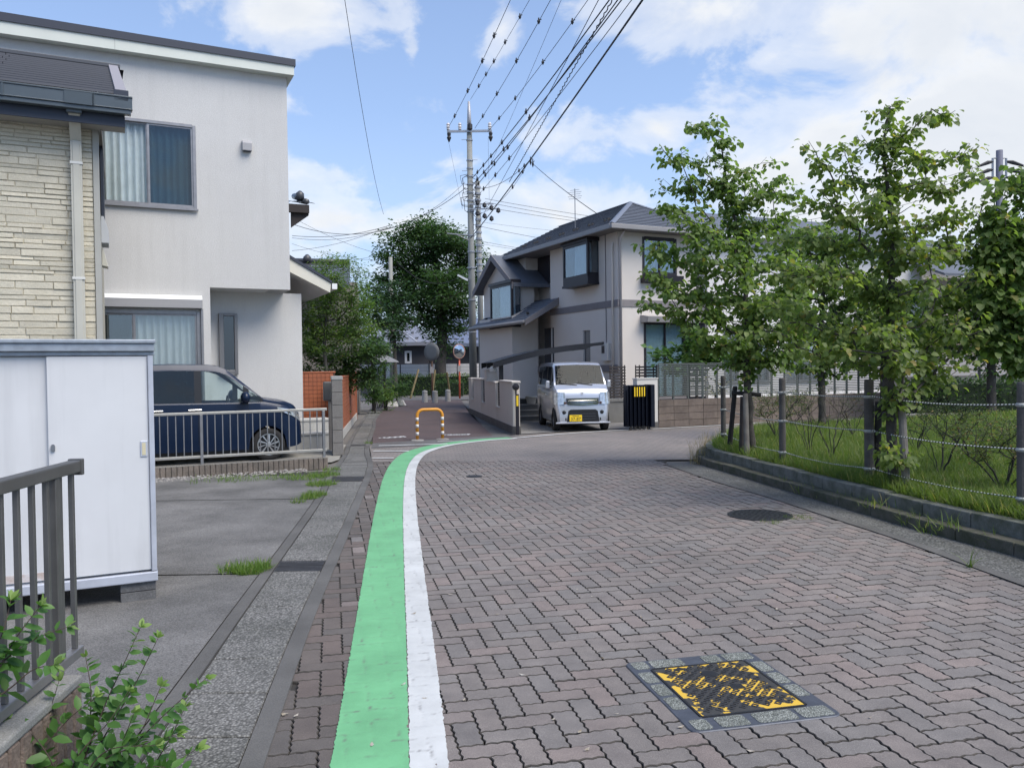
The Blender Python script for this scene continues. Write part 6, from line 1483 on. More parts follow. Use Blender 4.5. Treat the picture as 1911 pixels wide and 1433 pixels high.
q = MB(); q.box(-.05, .05, -.05, .05, 0, 2.0); q.box(1.4, 1.5, -.05, .05, 0, 2.0); q.build('post', BROWN, t)
q = MB(); q.prism([(-.4, -.5, 2.0), (1.9, -.5, 2.0), (1.9, 0, 2.25), (-.4, 0, 2.25)], (0, .06, .06)); q.build('roof', mat('gate_roof', (.2, .2, .21), .6), t)
for k in range(8): q = MB(); q.tube([(.08 + .18 * k, 0, .1), (.08 + .18 * ((k + 4) % 8), 0, 1.7)], .02, 4); q.build('lattice_bar', BROWN, t)

# ------------------------------------------------------------------ houses and fence glimpsed through the park trees
FQ = Frame(D(1345, 700, 31), 24)
wh = fthing('white_house', 'white house with tall windows glimpsed behind the left park tree', 'house', FQ)
WHT = mat('white_render', (.66, .65, .64), .85); zq = FQ.f(1345, 440)[1]
w_a = (FQ.f(1352, 650)[0], FQ.f(1378, 650)[0], 1.0, FQ.f(1360, 618)[1]); w_b = (FQ.f(1405, 650)[0], FQ.f(1435, 650)[0], 1.0, FQ.f(1405, 640)[1]); w_c = (w_b[1] + .9, w_b[1] + 2.6, 1.0, 3.0)
q = MB(); wall_holes(q, 11, 0, zq, [w_a, w_b, w_c], y=0, depth=.12, x0=-.6); q.quad((-.6, 0, 0), (-.6, 7, 0), (-.6, 7, zq), (-.6, 0, zq)); q.build('wall', WHT, wh)
for w_ in (w_a, w_b, w_c): window(wh, w_, 0, panes=2, fm=ALU, gm=GLASS, cm=[LACE, LACE], fw=.06)
q = MB(); q.prism([(-1.2, -.7, zq), (11.6, -.7, zq), (11.6, 3.4, zq + 1.5), (-1.2, 3.4, zq + 1.5)], (0, 0, .12)); q.build('roof', RSLATE, wh)
q = MB(); q.box(w_b[0] - .35, w_b[0] - .12, -.08, -.002, 1.9, 2.9); q.build('red_banner', mat('red_cloth', (.45, .03, .04), .8), wh)
FQ2 = Frame(D(1560, 700, 40), 20)
h2 = fthing('grey_roofed_house', 'house with a pale grey roof behind the tallest park tree', 'house', FQ2); z_ = FQ2.f(1600, 470)[1]
q = MB(); q.box(-1.5, 8.5, 0, 8, 0, z_); q.build('wall', mat('pale_wall', (.5, .49, .47), .85), h2)
q = MB(); q.prism([(-2.2, -.8, z_), (9.2, -.8, z_), (7.5, 4, z_ + 1.9), (-.5, 4, z_ + 1.9)], (0, 0, .1)); q.build('roof', mat('pale_roof', (.30, .31, .35), .5, var=.1, vscale=2), h2)
for k in range(2): window(h2, (1.0 + 3.6 * k, 2.8 + 3.6 * k, 3.8, 5.0), -.001, panes=2, fm=ALU, gm=GLASS, cm=[LACE, LACE], recess=-.0, proud=.06)
FQ3 = Frame(D(1700, 700, 34), 18)
h3 = fthing('brown_house', 'pale brown house behind the dark hedge on the far right', 'house', FQ3); z_ = FQ3.f(1800, 520)[1]
q = MB(); q.box(1.6, 14, 0, 8, 0, z_); q.build('wall', mat('pale_brown', (.36, .30, .25), .85), h3); q = MB(); q.prism([(1.0, -.8, z_), (14.6, -.8, z_), (14.6, 4, z_ + 1.9), (1.0, 4, z_ + 1.9)], (0, 0, .1)); q.build('roof', RSLATE, h3)
FQ4 = Frame(D(1700, 745, 29), 14)
f4 = fthing('slat_fence', 'pale grey slat fence with dark posts at the far right behind the lawn', 'fence', FQ4); z0_, z1_ = FQ4.f(1800, 700)[1], FQ4.f(1800, 660)[1]
sl = MB(); sl.box(0, 1.96, 0, .02, 0, .055); sme2 = sl.mesh('slat', mat('slat_pale', (.34, .35, .36), .5)); pbm = MB(); pbm.box(-.04, .04, -.03, .05, 0, z1_ + .05); pbm = pbm.mesh('post', BROWN)
nq = int((z1_ - z0_) / .085)
for i in range(7):
    for j in range(nq):
        o = bpy.data.objects.new('slat', sme2); COL.objects.link(o); o.parent = f4; o.location = (-1 + i * 2.0, 0, z0_ + j * .085)
    o = bpy.data.objects.new('post', pbm); COL.objects.link(o); o.parent = f4; o.location = (-1 + i * 2.0 - .02, 0, 0)
q = MB(); q.box(-1, 13, .0, .15, 0, z0_ - .02); q.build('base', concrete('far_base', (.12, .12, .12)), f4)
# ================================================================== PLANTS
import numpy as np
BARK = mat('dark_bark', (.045, .04, .036), .9, col2=(.075, .068, .06), vscale=9, bump=.6, bscale=40)
BARK_G = mat('grey_bark', (.10, .095, .085), .9, col2=(.06, .06, .055), vscale=8, bump=.6, bscale=40)
TWIG = mat('twig_brown', (.07, .05, .04), .9, var=.3, vscale=10)
def leaf_mesh(name, pos, dr, nr, ln, wd, tint, m, parent=None, shape='leaf', fold=.18, curl=.0):
    """pos base point, dr unit direction, nr rough normal; five-vertex folded leaves or four-vertex blades"""
    n = len(pos); pos, dr, nr = map(lambda a: np.asarray(a, float).reshape(n, 3), (pos, dr, nr)); ln = np.asarray(ln, float).reshape(n, 1); wd = np.asarray(wd, float).reshape(n, 1)
    dr /= np.linalg.norm(dr, axis=1, keepdims=True) + 1e-9
    sd = np.cross(dr, nr); sd /= np.linalg.norm(sd, axis=1, keepdims=True) + 1e-9; up = np.cross(sd, dr)
    if shape == 'leaf':
        c = pos + dr * ln * .46
        V = np.stack([pos, c - sd * wd * .5 + up * wd * fold, pos + dr * ln - up * ln * curl, c + sd * wd * .5 + up * wd * fold, c - up * wd * .04], 1)
        F = np.array([[0, 4, 1], [1, 4, 2], [0, 3, 4], [3, 2, 4]]); k = 5
    elif shape == 'oval':     # broad rounded leaf, seven vertices
        c1, c2 = pos + dr * ln * .3, pos + dr * ln * .68 - up * ln * curl * .4
        V = np.stack([pos, c1 - sd * wd * .46 + up * wd * fold, c2 - sd * wd * .40 + up * wd * fold * .6, pos + dr * ln - up * ln * curl, c2 + sd * wd * .40 + up * wd * fold * .6, c1 + sd * wd * .46 + up * wd * fold, pos + dr * ln * .5 - up * ln * curl * .15], 1)
        F = np.array([[0, 6, 1], [1, 6, 2], [2, 6, 3], [3, 6, 4], [4, 6, 5], [5, 6, 0]]); k = 7
    else:
        c = pos + dr * ln * .5
        md = pos + dr * ln * .55 - up * ln * curl * .28
        V = np.stack([pos - sd * wd * .5, pos + sd * wd * .5, md + sd * wd * .42, md - sd * wd * .42, pos + dr * ln * .96 - up * ln * curl], 1); F = np.array([[0, 1, 2], [0, 2, 3], [3, 2, 4]]); k = 5
    nf = len(F); V = V.reshape(-1, 3); FF = (F[None] + (np.arange(n) * k)[:, None, None]).reshape(-1)
    me = bpy.data.meshes.new(name); me.vertices.add(len(V)); me.vertices.foreach_set('co', V.astype(np.float32).ravel())
    me.loops.add(len(FF)); me.loops.foreach_set('vertex_index', FF.astype(np.int32)); me.polygons.add(n * nf)
    me.polygons.foreach_set('loop_start', np.arange(0, len(FF), 3, dtype=np.int32)); me.polygons.foreach_set('loop_total', np.full(n * nf, 3, np.int32))
    at = me.attributes.new('tint', 'FLOAT', 'FACE'); at.data.foreach_set('value', np.repeat(np.asarray(tint, np.float32), nf))
    me.materials.append(m); me.update(calc_edges=True); me.validate()
    o = bpy.data.objects.new(name, me); COL.objects.link(o); o.parent = parent; return o
def rv(g, n): 
    v = g.normal(size=(n, 3)); return v / np.linalg.norm(v, axis=1, keepdims=True)

def grow(tips, trunk, seed, lift=.25, step=.14, wig=.03, tpar=None):
    """join every tip to the nearest wood already grown; returns nodes, parents, child counts and the tips' node ids"""
    g = np.random.default_rng(seed); nodes = [np.array(p, float) for p in trunk]; par = list(tpar) if tpar else [-1] + list(range(len(trunk) - 1)); ids = []
    t0 = np.array(trunk); tips = sorted(tips, key=lambda t: np.min(np.linalg.norm(t0 - t, axis=1)))
    buf = np.zeros((60000, 3)); nb_ = len(nodes); buf[:nb_] = t0
    for t in tips:
        A_ = buf[:nb_]; d = np.linalg.norm(A_ - t, axis=1) + np.maximum(0, A_[:, 2] - t[2] + .05) * 1.8; i = int(np.argmin(d)); p = nodes[i]; L = np.linalg.norm(t - p)
        n = max(1, int(L / step)); prev = i
        for k in range(1, n + 1):
            f = k / n; q = p + (t - p) * f + np.array([0, 0, -lift * L * f * (1 - f)]) + g.normal(size=3) * wig * (1 if k < n else 0)
            nodes.append(q); par.append(prev); prev = len(nodes) - 1; buf[nb_] = q; nb_ += 1
        ids.append(prev)
    cnt = [0] * len(nodes)
    for i in ids: cnt[i] += 1
    for i in range(len(nodes) - 1, 0, -1): cnt[par[i]] += cnt[i]
    return nodes, par, cnt, ids
def wood(name, nodes, par, cnt, r1, rmax, m, parent, exp=.5, n=6, trunk_r=None):
    kids = {}
    for i, p in enumerate(par):
        if p >= 0: kids.setdefault(p, []).append(i)
    R_ = [min(rmax, r1 * max(1, c) ** exp) for c in cnt]
    if trunk_r:
        for i, r in enumerate(trunk_r): R_[i] = max(R_[i], r)
    q = MB(); stack = [0]; 
    while stack:
        s = stack.pop(); run = [s] if par[s] < 0 else [par[s], s]; c = s
        while c in kids:
            ks = sorted(kids[c], key=lambda k: -cnt[k]); stack += ks[1:]; c = ks[0]; run.append(c)
        rr = [R_[i] for i in run]
        if par[s] >= 0: rr[0] = min(rr[0], rr[1] * 1.25)
        if len(run) > 1: q.tube([Vector(nodes[i]) for i in run], rr, n if max(rr) > .02 else 4, caps=False)
    return q.build(name, m, parent, smooth=True)
def blob_tips(blobs, per, g, Y0, jit=.7, flat=.82):
    """sample twig tips in blobs given as (px, py, radius px[, depth offset])"""
    out = []
    for b in blobs:
        Y = Y0 + (b[3] if len(b) > 3 else 0); c = np.array(D(b[0], b[1], Y)); r = b[2] / FPX * Y
        n = max(3, int(per * (b[2] / 60.0) ** 1.7))
        v = rv(g, n) * (g.random((n, 1)) ** (1 / 2.4)) * np.array([1.08, jit * 1.1, flat]) * r
        out += list(c + v)
    return out
def tip_leaves(nodes, par, ids, g, per, spread, ln, droop=.5, back=3, upn=.6):
    """leaves in loose drooping rosettes round the last bits of each twig"""
    P, Dr, Nr, L = [], [], [], []
    A_ = np.array(nodes)
    for t in ids:
        chain = [t]
        for _ in range(back):
            if par[chain[-1]] < 0: break
            chain.append(par[chain[-1]])
        k = g.integers(max(2, int(per * .6)), int(per * 1.4) + 1); src = A_[g.choice(chain, k, p=None)]
        az = g.random(k) * 6.283; out_ = np.stack([np.cos(az), np.sin(az), -droop + g.normal(size=k) * .35], 1)
        P.append(src + out_ * [1, 1, .4] * spread * g.random((k, 1)) + g.normal(size=(k, 3)) * spread * .25); Dr.append(out_)
        nz = np.stack([np.cos(az) * upn, np.sin(az) * upn, np.ones(k)], 1) + g.normal(size=(k, 3)) * .45; Nr.append(nz); L.append(ln * g.uniform(.65, 1.2, k))
    return np.concatenate(P), np.concatenate(Dr), np.concatenate(Nr), np.concatenate(L)

DOG = leaf_mat('dogwood_leaf', (.105, .17, .055), (.185, .255, .085), (.28, .25, .09), .52)
DOG2 = leaf_mat('dogwood_leaf_olive', (.12, .175, .055), (.21, .265, .09), (.33, .27, .09), .52)
def dogwood(name, label, base, Y0, trunk_px, blobs, seed, per=16, ln=.095, m=DOG, cat='tree', grp='young dogwood trees in the park', leaves=7, r1=.0028, tr=.068, extra=None):
    g = np.random.default_rng(seed); t = thing(name, label, cat, base, 0, grp); b = np.array(base)
    trunk = [np.array(D(px, py, Y0)) for px, py in trunk_px]; trunk[0] = b.copy()
    dense = [trunk[0]]
    for a, c in zip(trunk, trunk[1:]):
        n = max(1, int(np.linalg.norm(c - a) / .15)); dense += [a + (c - a) * k / n + g.normal(size=3) * .006 for k in range(1, n + 1)]
    tips = blob_tips(blobs, per, g, Y0, 1.0, .68)
    tips = [p for p in tips if p[2] > .45]
    nodes, par, cnt, ids = grow(tips, dense, seed, lift=.16)
    nodes = [q - b for q in nodes]
    nt_ = len(dense); wood('trunk', nodes, par, cnt, r1, tr, BARK, t, exp=.48, n=8, trunk_r=[tr * (1 - .86 * (i / nt_) ** .8) for i in range(nt_)])
    P, Dr, Nr, L = tip_leaves(nodes, par, ids, g, leaves, .13, ln, droop=.55, back=3)
    tint = np.clip(g.normal(.42, .22, len(P)) + (g.random(len(P)) > .97) * .5, 0, 1)
    leaf_mesh('crown', P, Dr, Nr, L, L * g.uniform(.72, .95, len(L)), tint, m, t, 'oval', fold=.16, curl=.22)
    return t
b1 = np.array(G(1403, 846, .235)); dogwood('dogwood_tree', 'young dogwood with thick dark trunk at the park corner nearest the van', b1, b1[1],
    [(1403, 846), (1398, 760), (1392, 680), (1394, 600), (1392, 540), (1380, 450), (1362, 370), (1345, 270)],
    [(1332, 232, 26), (1290, 238, 22), (1352, 258, 20), (1325, 300, 30), (1268, 290, 30, -.2), (1232, 270, 14), (1300, 340, 38), (1250, 345, 26, .3), (1350, 340, 34), (1395, 330, 30, .2), (1440, 300, 16), (1455, 335, 20), (1430, 360, 40),
     (1240, 395, 30), (1290, 410, 46, -.3), (1360, 405, 46, .3), (1420, 420, 46), (1470, 400, 26, .3), (1225, 460, 34), (1290, 480, 60, .4), (1370, 480, 64, -.4), (1450, 480, 60, .2), (1235, 530, 36, -.3), (1300, 550, 62), (1380, 560, 70, .5), (1450, 560, 64, -.3), (1260, 590, 30),
     (1330, 620, 55, -.4), (1410, 625, 60), (1470, 620, 50, .3), (1300, 655, 28), (1440, 670, 40, -.2), (1370, 665, 34, .3), (1480, 660, 40, .4), (1500, 430, 34, .5), (1500, 520, 46, .4), (1210, 500, 26, -.2), (1215, 560, 24, -.3), (1500, 590, 40, .5), (1480, 360, 24, .4)], 3, per=30, leaves=17)
b2 = np.array(G(1668, 908, .235)); dogwood('dogwood_tree', 'tallest dogwood in the park with sparse drooping leaves and open crown', b2, b2[1],
    [(1668, 908), (1664, 800), (1660, 720), (1664, 640), (1662, 560), (1668, 470), (1660, 380), (1648, 280), (1660, 200)],
    [(1672, 195, 26), (1640, 215, 22), (1690, 240, 34), (1750, 218, 22), (1775, 215, 14), (1610, 262, 28, .2), (1560, 268, 20), (1500, 268, 22, -.2), (1535, 300, 30), (1650, 290, 34), (1720, 290, 34, -.3), (1775, 285, 34, .2), (1810, 275, 12), (1600, 320, 34, .3), (1545, 345, 26),
     (1690, 345, 40, .3), (1755, 345, 36, -.2), (1810, 315, 20), (1815, 330, 18, -.3), (1620, 380, 44, -.3), (1570, 400, 34), (1690, 410, 46, -.3), (1750, 410, 40, .3), (1800, 395, 30), (1520, 440, 30, .2), (1590, 450, 46, .4), (1660, 460, 44), (1730, 470, 50, -.4), (1790, 460, 40, .2),
     (1470, 500, 40), (1540, 510, 54, -.4), (1610, 530, 56, .3), (1690, 540, 56, -.2), (1770, 540, 54, .4), (1820, 520, 40), (1440, 560, 30, -.2), (1500, 580, 50, .3), (1570, 600, 56), (1650, 610, 50, -.5), (1730, 610, 56, .3), (1800, 600, 46, -.3), (1520, 650, 36, -.3), (1600, 665, 40, .3), (1700, 670, 44, -.3), (1770, 670, 44), (1840, 620, 26),
     (1690, 740, 34, -.3), (1750, 715, 30), (1650, 830, 26, -.25), (1695, 850, 24, -.3), (1840, 440, 34, .3), (1850, 500, 36, .3), (1855, 570, 34, .2), (1430, 500, 30, .2), (1450, 440, 26, .4), (1500, 380, 30, .4), (1840, 380, 24, .3), (1420, 620, 30, -.2)], 7, per=25, m=DOG2, ln=.080, leaves=14, tr=.062)
b3 = np.array(G(1535, 800, .2)); dogwood('dogwood_tree', 'dogwood standing further back between the two front park trees', b3, b3[1],
    [(1535, 800), (1533, 700), (1530, 640), (1535, 560), (1540, 480)],
    [(1540, 460, 40), (1500, 480, 40), (1590, 480, 40), (1480, 540, 60), (1550, 540, 66), (1610, 550, 60), (1460, 610, 50), (1530, 610, 66), (1600, 620, 56), (1500, 670, 34), (1560, 680, 30), (1640, 580, 40), (1500, 430, 40), (1560, 420, 44), (1620, 460, 44), (1640, 520, 50), (1450, 560, 40), (1580, 660, 40)], 11, per=30, ln=.105, leaves=22, r1=.005, tr=.10)
rb_ = np.array(G(2010, 900, .235)); dogwood('dogwood_tree', 'pale green dogwood reaching in from the right edge of the park', rb_, rb_[1],
    [(2010, 900), (2005, 760), (1990, 640), (1975, 520), (1960, 420)],
    [(1905, 320, 24), (1880, 350, 30), (1930, 380, 40), (1865, 400, 34), (1895, 430, 46), (1860, 470, 36), (1910, 500, 50), (1870, 545, 40), (1920, 590, 46), (1880, 620, 36), (1960, 480, 60), (1990, 560, 60), (1850, 510, 26), (1900, 680, 26), (1850, 440, 34), (1880, 480, 46), (1850, 570, 40), (1900, 560, 50), (1860, 640, 40), (1830, 600, 30), (1920, 440, 50)], 13, per=30, leaves=22, m=DOG)

# ------------------------------------------------------------------ generic leafy tree from small leaf sprays
def leafy_tree(name, label, base, Y0, trunk_px, blobs, seed, m, per, ln, cnt_leaf, spread, bark=BARK, tr=.2, r1=.012, cat='tree', grp=None, wr=.5, jit=.9, upn=.6, droop=.15):
    g = np.random.default_rng(seed); t = thing(name, label, cat, base, 0, grp); b = np.array(base, float)
    trunk = [np.array(D(px, py, Y0)) for px, py in trunk_px]; trunk[0] = b.copy(); dense = [trunk[0]]
    for a, c in zip(trunk, trunk[1:]):
        n = max(1, int(np.linalg.norm(c - a) / .4)); dense += [a + (c - a) * k / n for k in range(1, n + 1)]
    tips = [p for p in blob_tips(blobs, per, g, Y0, jit) if p[2] > b[2] + .08]
    nodes, par, cnt, ids = grow(tips, dense, seed, lift=.1, step=max(.14, spread * .8), wig=spread * .12); nodes = [q - b for q in nodes]
    wood('trunk', nodes, par, cnt, r1, tr, bark, t, n=8, trunk_r=[tr * (1 - .55 * i / len(dense)) for i in range(len(dense))])
    P, Dr, Nr, L = tip_leaves(nodes, par, ids, g, cnt_leaf, spread, ln, droop=droop, back=2, upn=upn)
    tint = np.clip(g.normal(.42, .24, len(P)), 0, 1); leaf_mesh('crown', P, Dr, Nr, L, L * wr, tint, m, t, 'leaf', fold=.12, curl=.1); return t
ZEL = leaf_mat('zelkova_leaf', (.03, .075, .028), (.07, .13, .042), None, .35); DENSE = leaf_mat('evergreen_leaf', (.018, .05, .022), (.042, .09, .032), None, .25)
zb = D(822, 735, 54); leafy_tree('zelkova_tree', 'big dark zelkova tree with wide crown at the end of the lane', (zb.x, zb.y, 0), 54.0, [(822, 735), (822, 680), (826, 620), (822, 570), (815, 500), (800, 440)],
    [(760, 425, 22), (800, 415, 24), (845, 428, 24), (735, 445, 24), (780, 455, 40), (840, 460, 40), (880, 460, 20), (720, 480, 26), (760, 500, 46), (820, 500, 50), (870, 500, 36, 1), (905, 475, 14), (710, 515, 22), (740, 545, 40), (800, 550, 50), (850, 545, 40), (890, 530, 22), (830, 590, 34), (780, 590, 30), (870, 585, 24), (735, 580, 24), (905, 500, 14),
     (790, 430, 30, 2), (830, 440, 34, -2), (770, 520, 46, 2.5), (830, 530, 50, -2.5), (855, 610, 18), (810, 620, 20), (845, 640, 14)], 21, ZEL, 66, .25, 62, .66, tr=.42, r1=.012, wr=.5)
db = D(738, 720, 48); leafy_tree('evergreen_tree', 'dark evergreen tree just left of the big zelkova', (db.x, db.y, 0), 48.0, [(738, 720), (736, 640), (736, 580)],
    [(735, 560, 34), (710, 590, 24), (765, 590, 24), (735, 610, 30), (720, 560, 22), (750, 540, 24), (700, 540, 30, -3), (705, 600, 30, -3), (690, 570, 32, -4), (700, 640, 24, -3)], 22, DENSE, 50, .24, 40, .5, tr=.16, r1=.01)
MAP = leaf_mat('maple_leaf', (.07, .14, .038), (.15, .23, .06), (.28, .26, .09), .45); MAP_D = leaf_mat('camellia_leaf', (.04, .095, .034), (.09, .16, .052), None, .35)
m1 = D(622, 790, 21.5); leafy_tree('maple_tree', 'fine-leaved maple tree rising behind the letterbox and orange wall', (m1.x, m1.y, 0), 21.5, [(622, 790), (612, 720), (605, 650), (610, 580)],
    [(600, 500, 26), (640, 490, 24), (580, 540, 26), (625, 530, 36), (670, 530, 26), (600, 580, 40), (650, 580, 40), (690, 565, 22), (590, 630, 36), (645, 630, 40), (690, 610, 26), (665, 500, 16), (580, 590, 24), (610, 480, 14), (580, 610, 40, .6), (640, 600, 40, .6), (605, 545, 40, .6), (680, 590, 30, .6), (660, 555, 30, .6)], 31, MAP, 66, .085, 42, .22, bark=BARK_G, tr=.05, r1=.0026, wr=.42)
m2 = D(640, 790, 23.5); leafy_tree('camellia_tree', 'dense dark evergreen tree above the orange tiled wall', (m2.x, m2.y, 0), 23.5, [(640, 790), (640, 700), (645, 660)],
    [(590, 660, 36), (640, 670, 44), (690, 660, 36), (600, 700, 34), (660, 700, 34), (700, 690, 24), (575, 700, 26), (580, 640, 30), (620, 720, 24), (670, 640, 40), (710, 650, 18), (690, 715, 16)], 32, MAP_D, 70, .10, 46, .24, tr=.08, r1=.003, wr=.5)
for k, (px, py, Y, bl, lab, mm) in enumerate((
    (700, 762, 31, [(690, 735, 18), (700, 715, 20), (705, 740, 16), (688, 700, 16)], 'dark shrub beside the lattice garden gate', MAP_D),
    (722, 762, 33, [(715, 745, 16), (728, 742, 14), (718, 725, 16), (730, 728, 10)], 'rounded green shrub behind the white cone blocks', MAP),
    (740, 752, 37, [(735, 725, 20), (748, 715, 16), (728, 705, 18), (755, 735, 14), (765, 712, 9)], 'loose airy shrub at the left bend of the lane', MAP_D))):
    p = G(px, py); leafy_tree('garden_shrub', lab, (D(px, py, Y).x, Y, 0), Y, [(px, py), (px, py - 25)], bl, 40 + k, mm, 90, .11, 36, .2, tr=.03, r1=.003, cat='shrub', grp='shrubs at the lane garden')
FIG = leaf_mat('fig_leaf', (.06, .13, .04), (.11, .20, .06), None, .35)
fgp = D(1300, 740, 24.6); leafy_tree('fig_tree', 'fig tree with big bright leaves behind the slat fence', (fgp.x, fgp.y, .2), 24.6, [(1300, 740), (1300, 680), (1296, 640)],
    [(1235, 655, 14), (1222, 668, 10), (1270, 660, 18), (1295, 605, 12), (1300, 630, 24), (1285, 650, 24), (1320, 650, 26), (1335, 670, 22), (1310, 675, 26), (1260, 680, 18), (1355, 675, 16), (1400, 672, 12), (1380, 668, 14)], 51, FIG, 60, .20, 14, .18, tr=.05, r1=.005, wr=.75, droop=.1)
FLW = leaf_mat('yellow_flower', (.10, .15, .04), (.55, .45, .13), (.7, .62, .3), .3)
yfp = D(1335, 745, 23.7); leafy_tree('flowering_shrub', 'shrub with pale yellow flowers pressed against the slat fence', (yfp.x, yfp.y + .3, .2), 23.9, [(1335, 745), (1335, 735)], [(1330, 722, 16), (1350, 715, 12), (1315, 705, 12), (1345, 735, 10)], 52, FLW, 60, .09, 16, .14, tr=.02, cat='shrub')
# dark trees behind the park
BGT = leaf_mat('background_leaf', (.035, .085, .028), (.085, .15, .04), (.16, .18, .05), .38)
for k, (px, Y, bl, lab) in enumerate((
    (1850, 23, [(1850, 560, 60), (1900, 600, 60), (1790, 600, 46), (1860, 640, 44), (1920, 540, 60), (1820, 540, 40), (1760, 630, 34), (1900, 500, 50), (1850, 480, 40), (1890, 430, 40)], 'dense dark tree filling the right edge behind the park'),
    (1650, 25, [(1640, 560, 46), (1690, 590, 46), (1600, 590, 40), (1660, 640, 40), (1720, 630, 36), (1620, 650, 34), (1570, 640, 30), (1700, 540, 30)], 'leafy tree behind the tallest dogwood across the road'))):
    p = D(px, 760, Y); leafy_tree('background_tree', lab, (p.x, p.y, 0), Y, [(px, 760), (px, 690), (px, 600), (px, 520)], bl, 60 + k, BGT, 44, .17, 46, .4, tr=.14, r1=.006, grp='trees beyond the park')
hb = leaf_mat('hedge_leaf', (.02, .055, .016), (.05, .10, .028), None, .25)
def hedge(name, label, boxes, seed, m, ln=.1, den=260, cat='hedge'):
    g = np.random.default_rng(seed); b = boxes[0]; base = np.array([(b[0] + b[1]) / 2, (b[2] + b[3]) / 2, b[4]]); t = thing(name, label, cat, base); P = []
    for (x0, x1, y0, y1, z0, z1) in boxes:
        n = int(den * ((x1 - x0) * (z1 - z0) + (x1 - x0) * (y1 - y0) + (y1 - y0) * (z1 - z0)))
        u = g.random((n, 3)); ax = g.integers(0, 3, n); 
        for a, face in ((0, 0), (1, 0), (2, 1)):
            sel = ax == a; u[sel, a] = (g.random(sel.sum()) * .18 if face == 0 else 1 - g.random(sel.sum()) * .18)
        P.append(np.array([x0, y0, z0]) + u * np.array([x1 - x0, y1 - y0, z1 - z0]) + g.normal(size=(n, 3)) * .05)
    P = np.concatenate(P) - base; n = len(P); L = ln * g.uniform(.6, 1.2, n)
    leaf_mesh('foliage', P, rv(g, n) + [0, -.3, .5], rv(g, n) + [0, -.4, .6], L, L * .6, np.clip(g.normal(.45, .25, n), 0, 1), m, t)
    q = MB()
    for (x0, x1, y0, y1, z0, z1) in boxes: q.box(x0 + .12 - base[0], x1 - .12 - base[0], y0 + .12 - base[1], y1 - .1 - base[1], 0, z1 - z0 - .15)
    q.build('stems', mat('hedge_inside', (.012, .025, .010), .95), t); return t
a, b, c, d_ = D(738, 720, 53), D(800, 720, 53), D(815, 735, 51), D(868, 735, 51)
hedge('clipped_hedge', 'low clipped hedge in front of the white panel fence, far side', [(a.x, d_.x + .6, 53, 53.8, 0, 1.35)], 71, leaf_mat('hedge_bright', (.05, .10, .022), (.11, .17, .04), None, .3), .12, 160)
hedge('clipped_hedge', 'dark clipped hedge around the foot of the big zelkova', [(c.x, d_.x, 50.6, 51.6, 0, .95)], 72, hb, .12, 160)
p0 = D(1690, 760, 27.5); p1 = D(1915, 760, 27.5)
hedge('clipped_hedge', 'dark hedge below the pale slat fence at the far right', [(p0.x, p1.x + 3, 26.5, 27.6, 0, D(1800, 708, 27).z)], 73, hb, .12, 200)

# ------------------------------------------------------------------ bare, twiggy shrubs of the park
SHRUBW = mat('shrub_wood', (.045, .042, .036), .9, var=.4, vscale=12)
BARE = leaf_mat('sparse_leaf', (.05, .09, .03), (.10, .13, .045), (.22, .13, .05), .35)
shr = [(1510, 850, 1.05, 26, 0.4, 'bare twiggy shrub with forked stems left of the middle fence post'), (1553, 862, 1.0, 22, .2, 'vase-shaped bare shrub just left of the middle fence post'), (1592, 822, .95, 24, .6, 'bare shrub behind the wooden post, deeper in the lawn'),
       (1755, 896, .95, 30, .8, 'slender branching shrub right of the tallest dogwood'), (1875, 925, .8, 60, 1.6, 'broad dense twiggy shrub beside the right fence post'), (1815, 872, .8, 46, 1.2, 'twiggy shrub behind the broad one near the right post'), (1450, 824, .9, 50, 1.5, 'bushy dark shrub between the first two fence posts'),
       (1710, 850, .85, 26, .8, 'thin shrub with reddish leaf tips behind the tallest dogwood'), (1480, 800, .85, 40, 1.2, 'low twiggy shrub far back on the lawn beside the road')]
for k, (px, py, h, n, lf, lab) in enumerate(shr):
    g = np.random.default_rng(80 + k); p = np.array(G(px, py, .235)); t = thing('bare_shrub', lab, 'shrub', p, 0, 'twiggy shrubs on the park lawn')
    sp_ = h * (.45 if n < 40 else .62); tips = [np.array([g.normal() * sp_ * .55, g.normal() * sp_ * .5, h * g.uniform(.55, 1.05)]) for _ in range(n * 3)]
    tr_ = [np.zeros(3)]; tp_ = [-1]
    for s_ in range(5 if n < 40 else 8):
        az = s_ * 1.26 + g.random(); ln_ = h * g.uniform(.5, .75); le = g.uniform(.25, .6) if n < 40 else g.uniform(.4, .95); pv = 0
        for i_ in range(1, 9): f_ = i_ / 8; tr_.append(np.array([math.cos(az) * le * ln_ * f_ ** 1.3, math.sin(az) * le * ln_ * f_ ** 1.3, ln_ * f_]) + g.normal(size=3) * .008); tp_.append(pv); pv = len(tr_) - 1
    nodes, par, cnt, ids = grow(tips, tr_, 80 + k, lift=-.05, step=.06, wig=.01, tpar=tp_); wood('stems', nodes, par, cnt, .0017, .012, SHRUBW, t, n=5)
    P, Dr, Nr, L = tip_leaves(nodes, par, ids, g, max(4, int(9 * lf)), .06, .036, droop=.1); sel = g.random(len(P)) < min(1, lf)
    leaf_mesh('leaves', P[sel], Dr[sel], Nr[sel], L[sel], L[sel] * .55, np.clip(g.normal(.5, .3, sel.sum()), 0, 1), BARE, t)

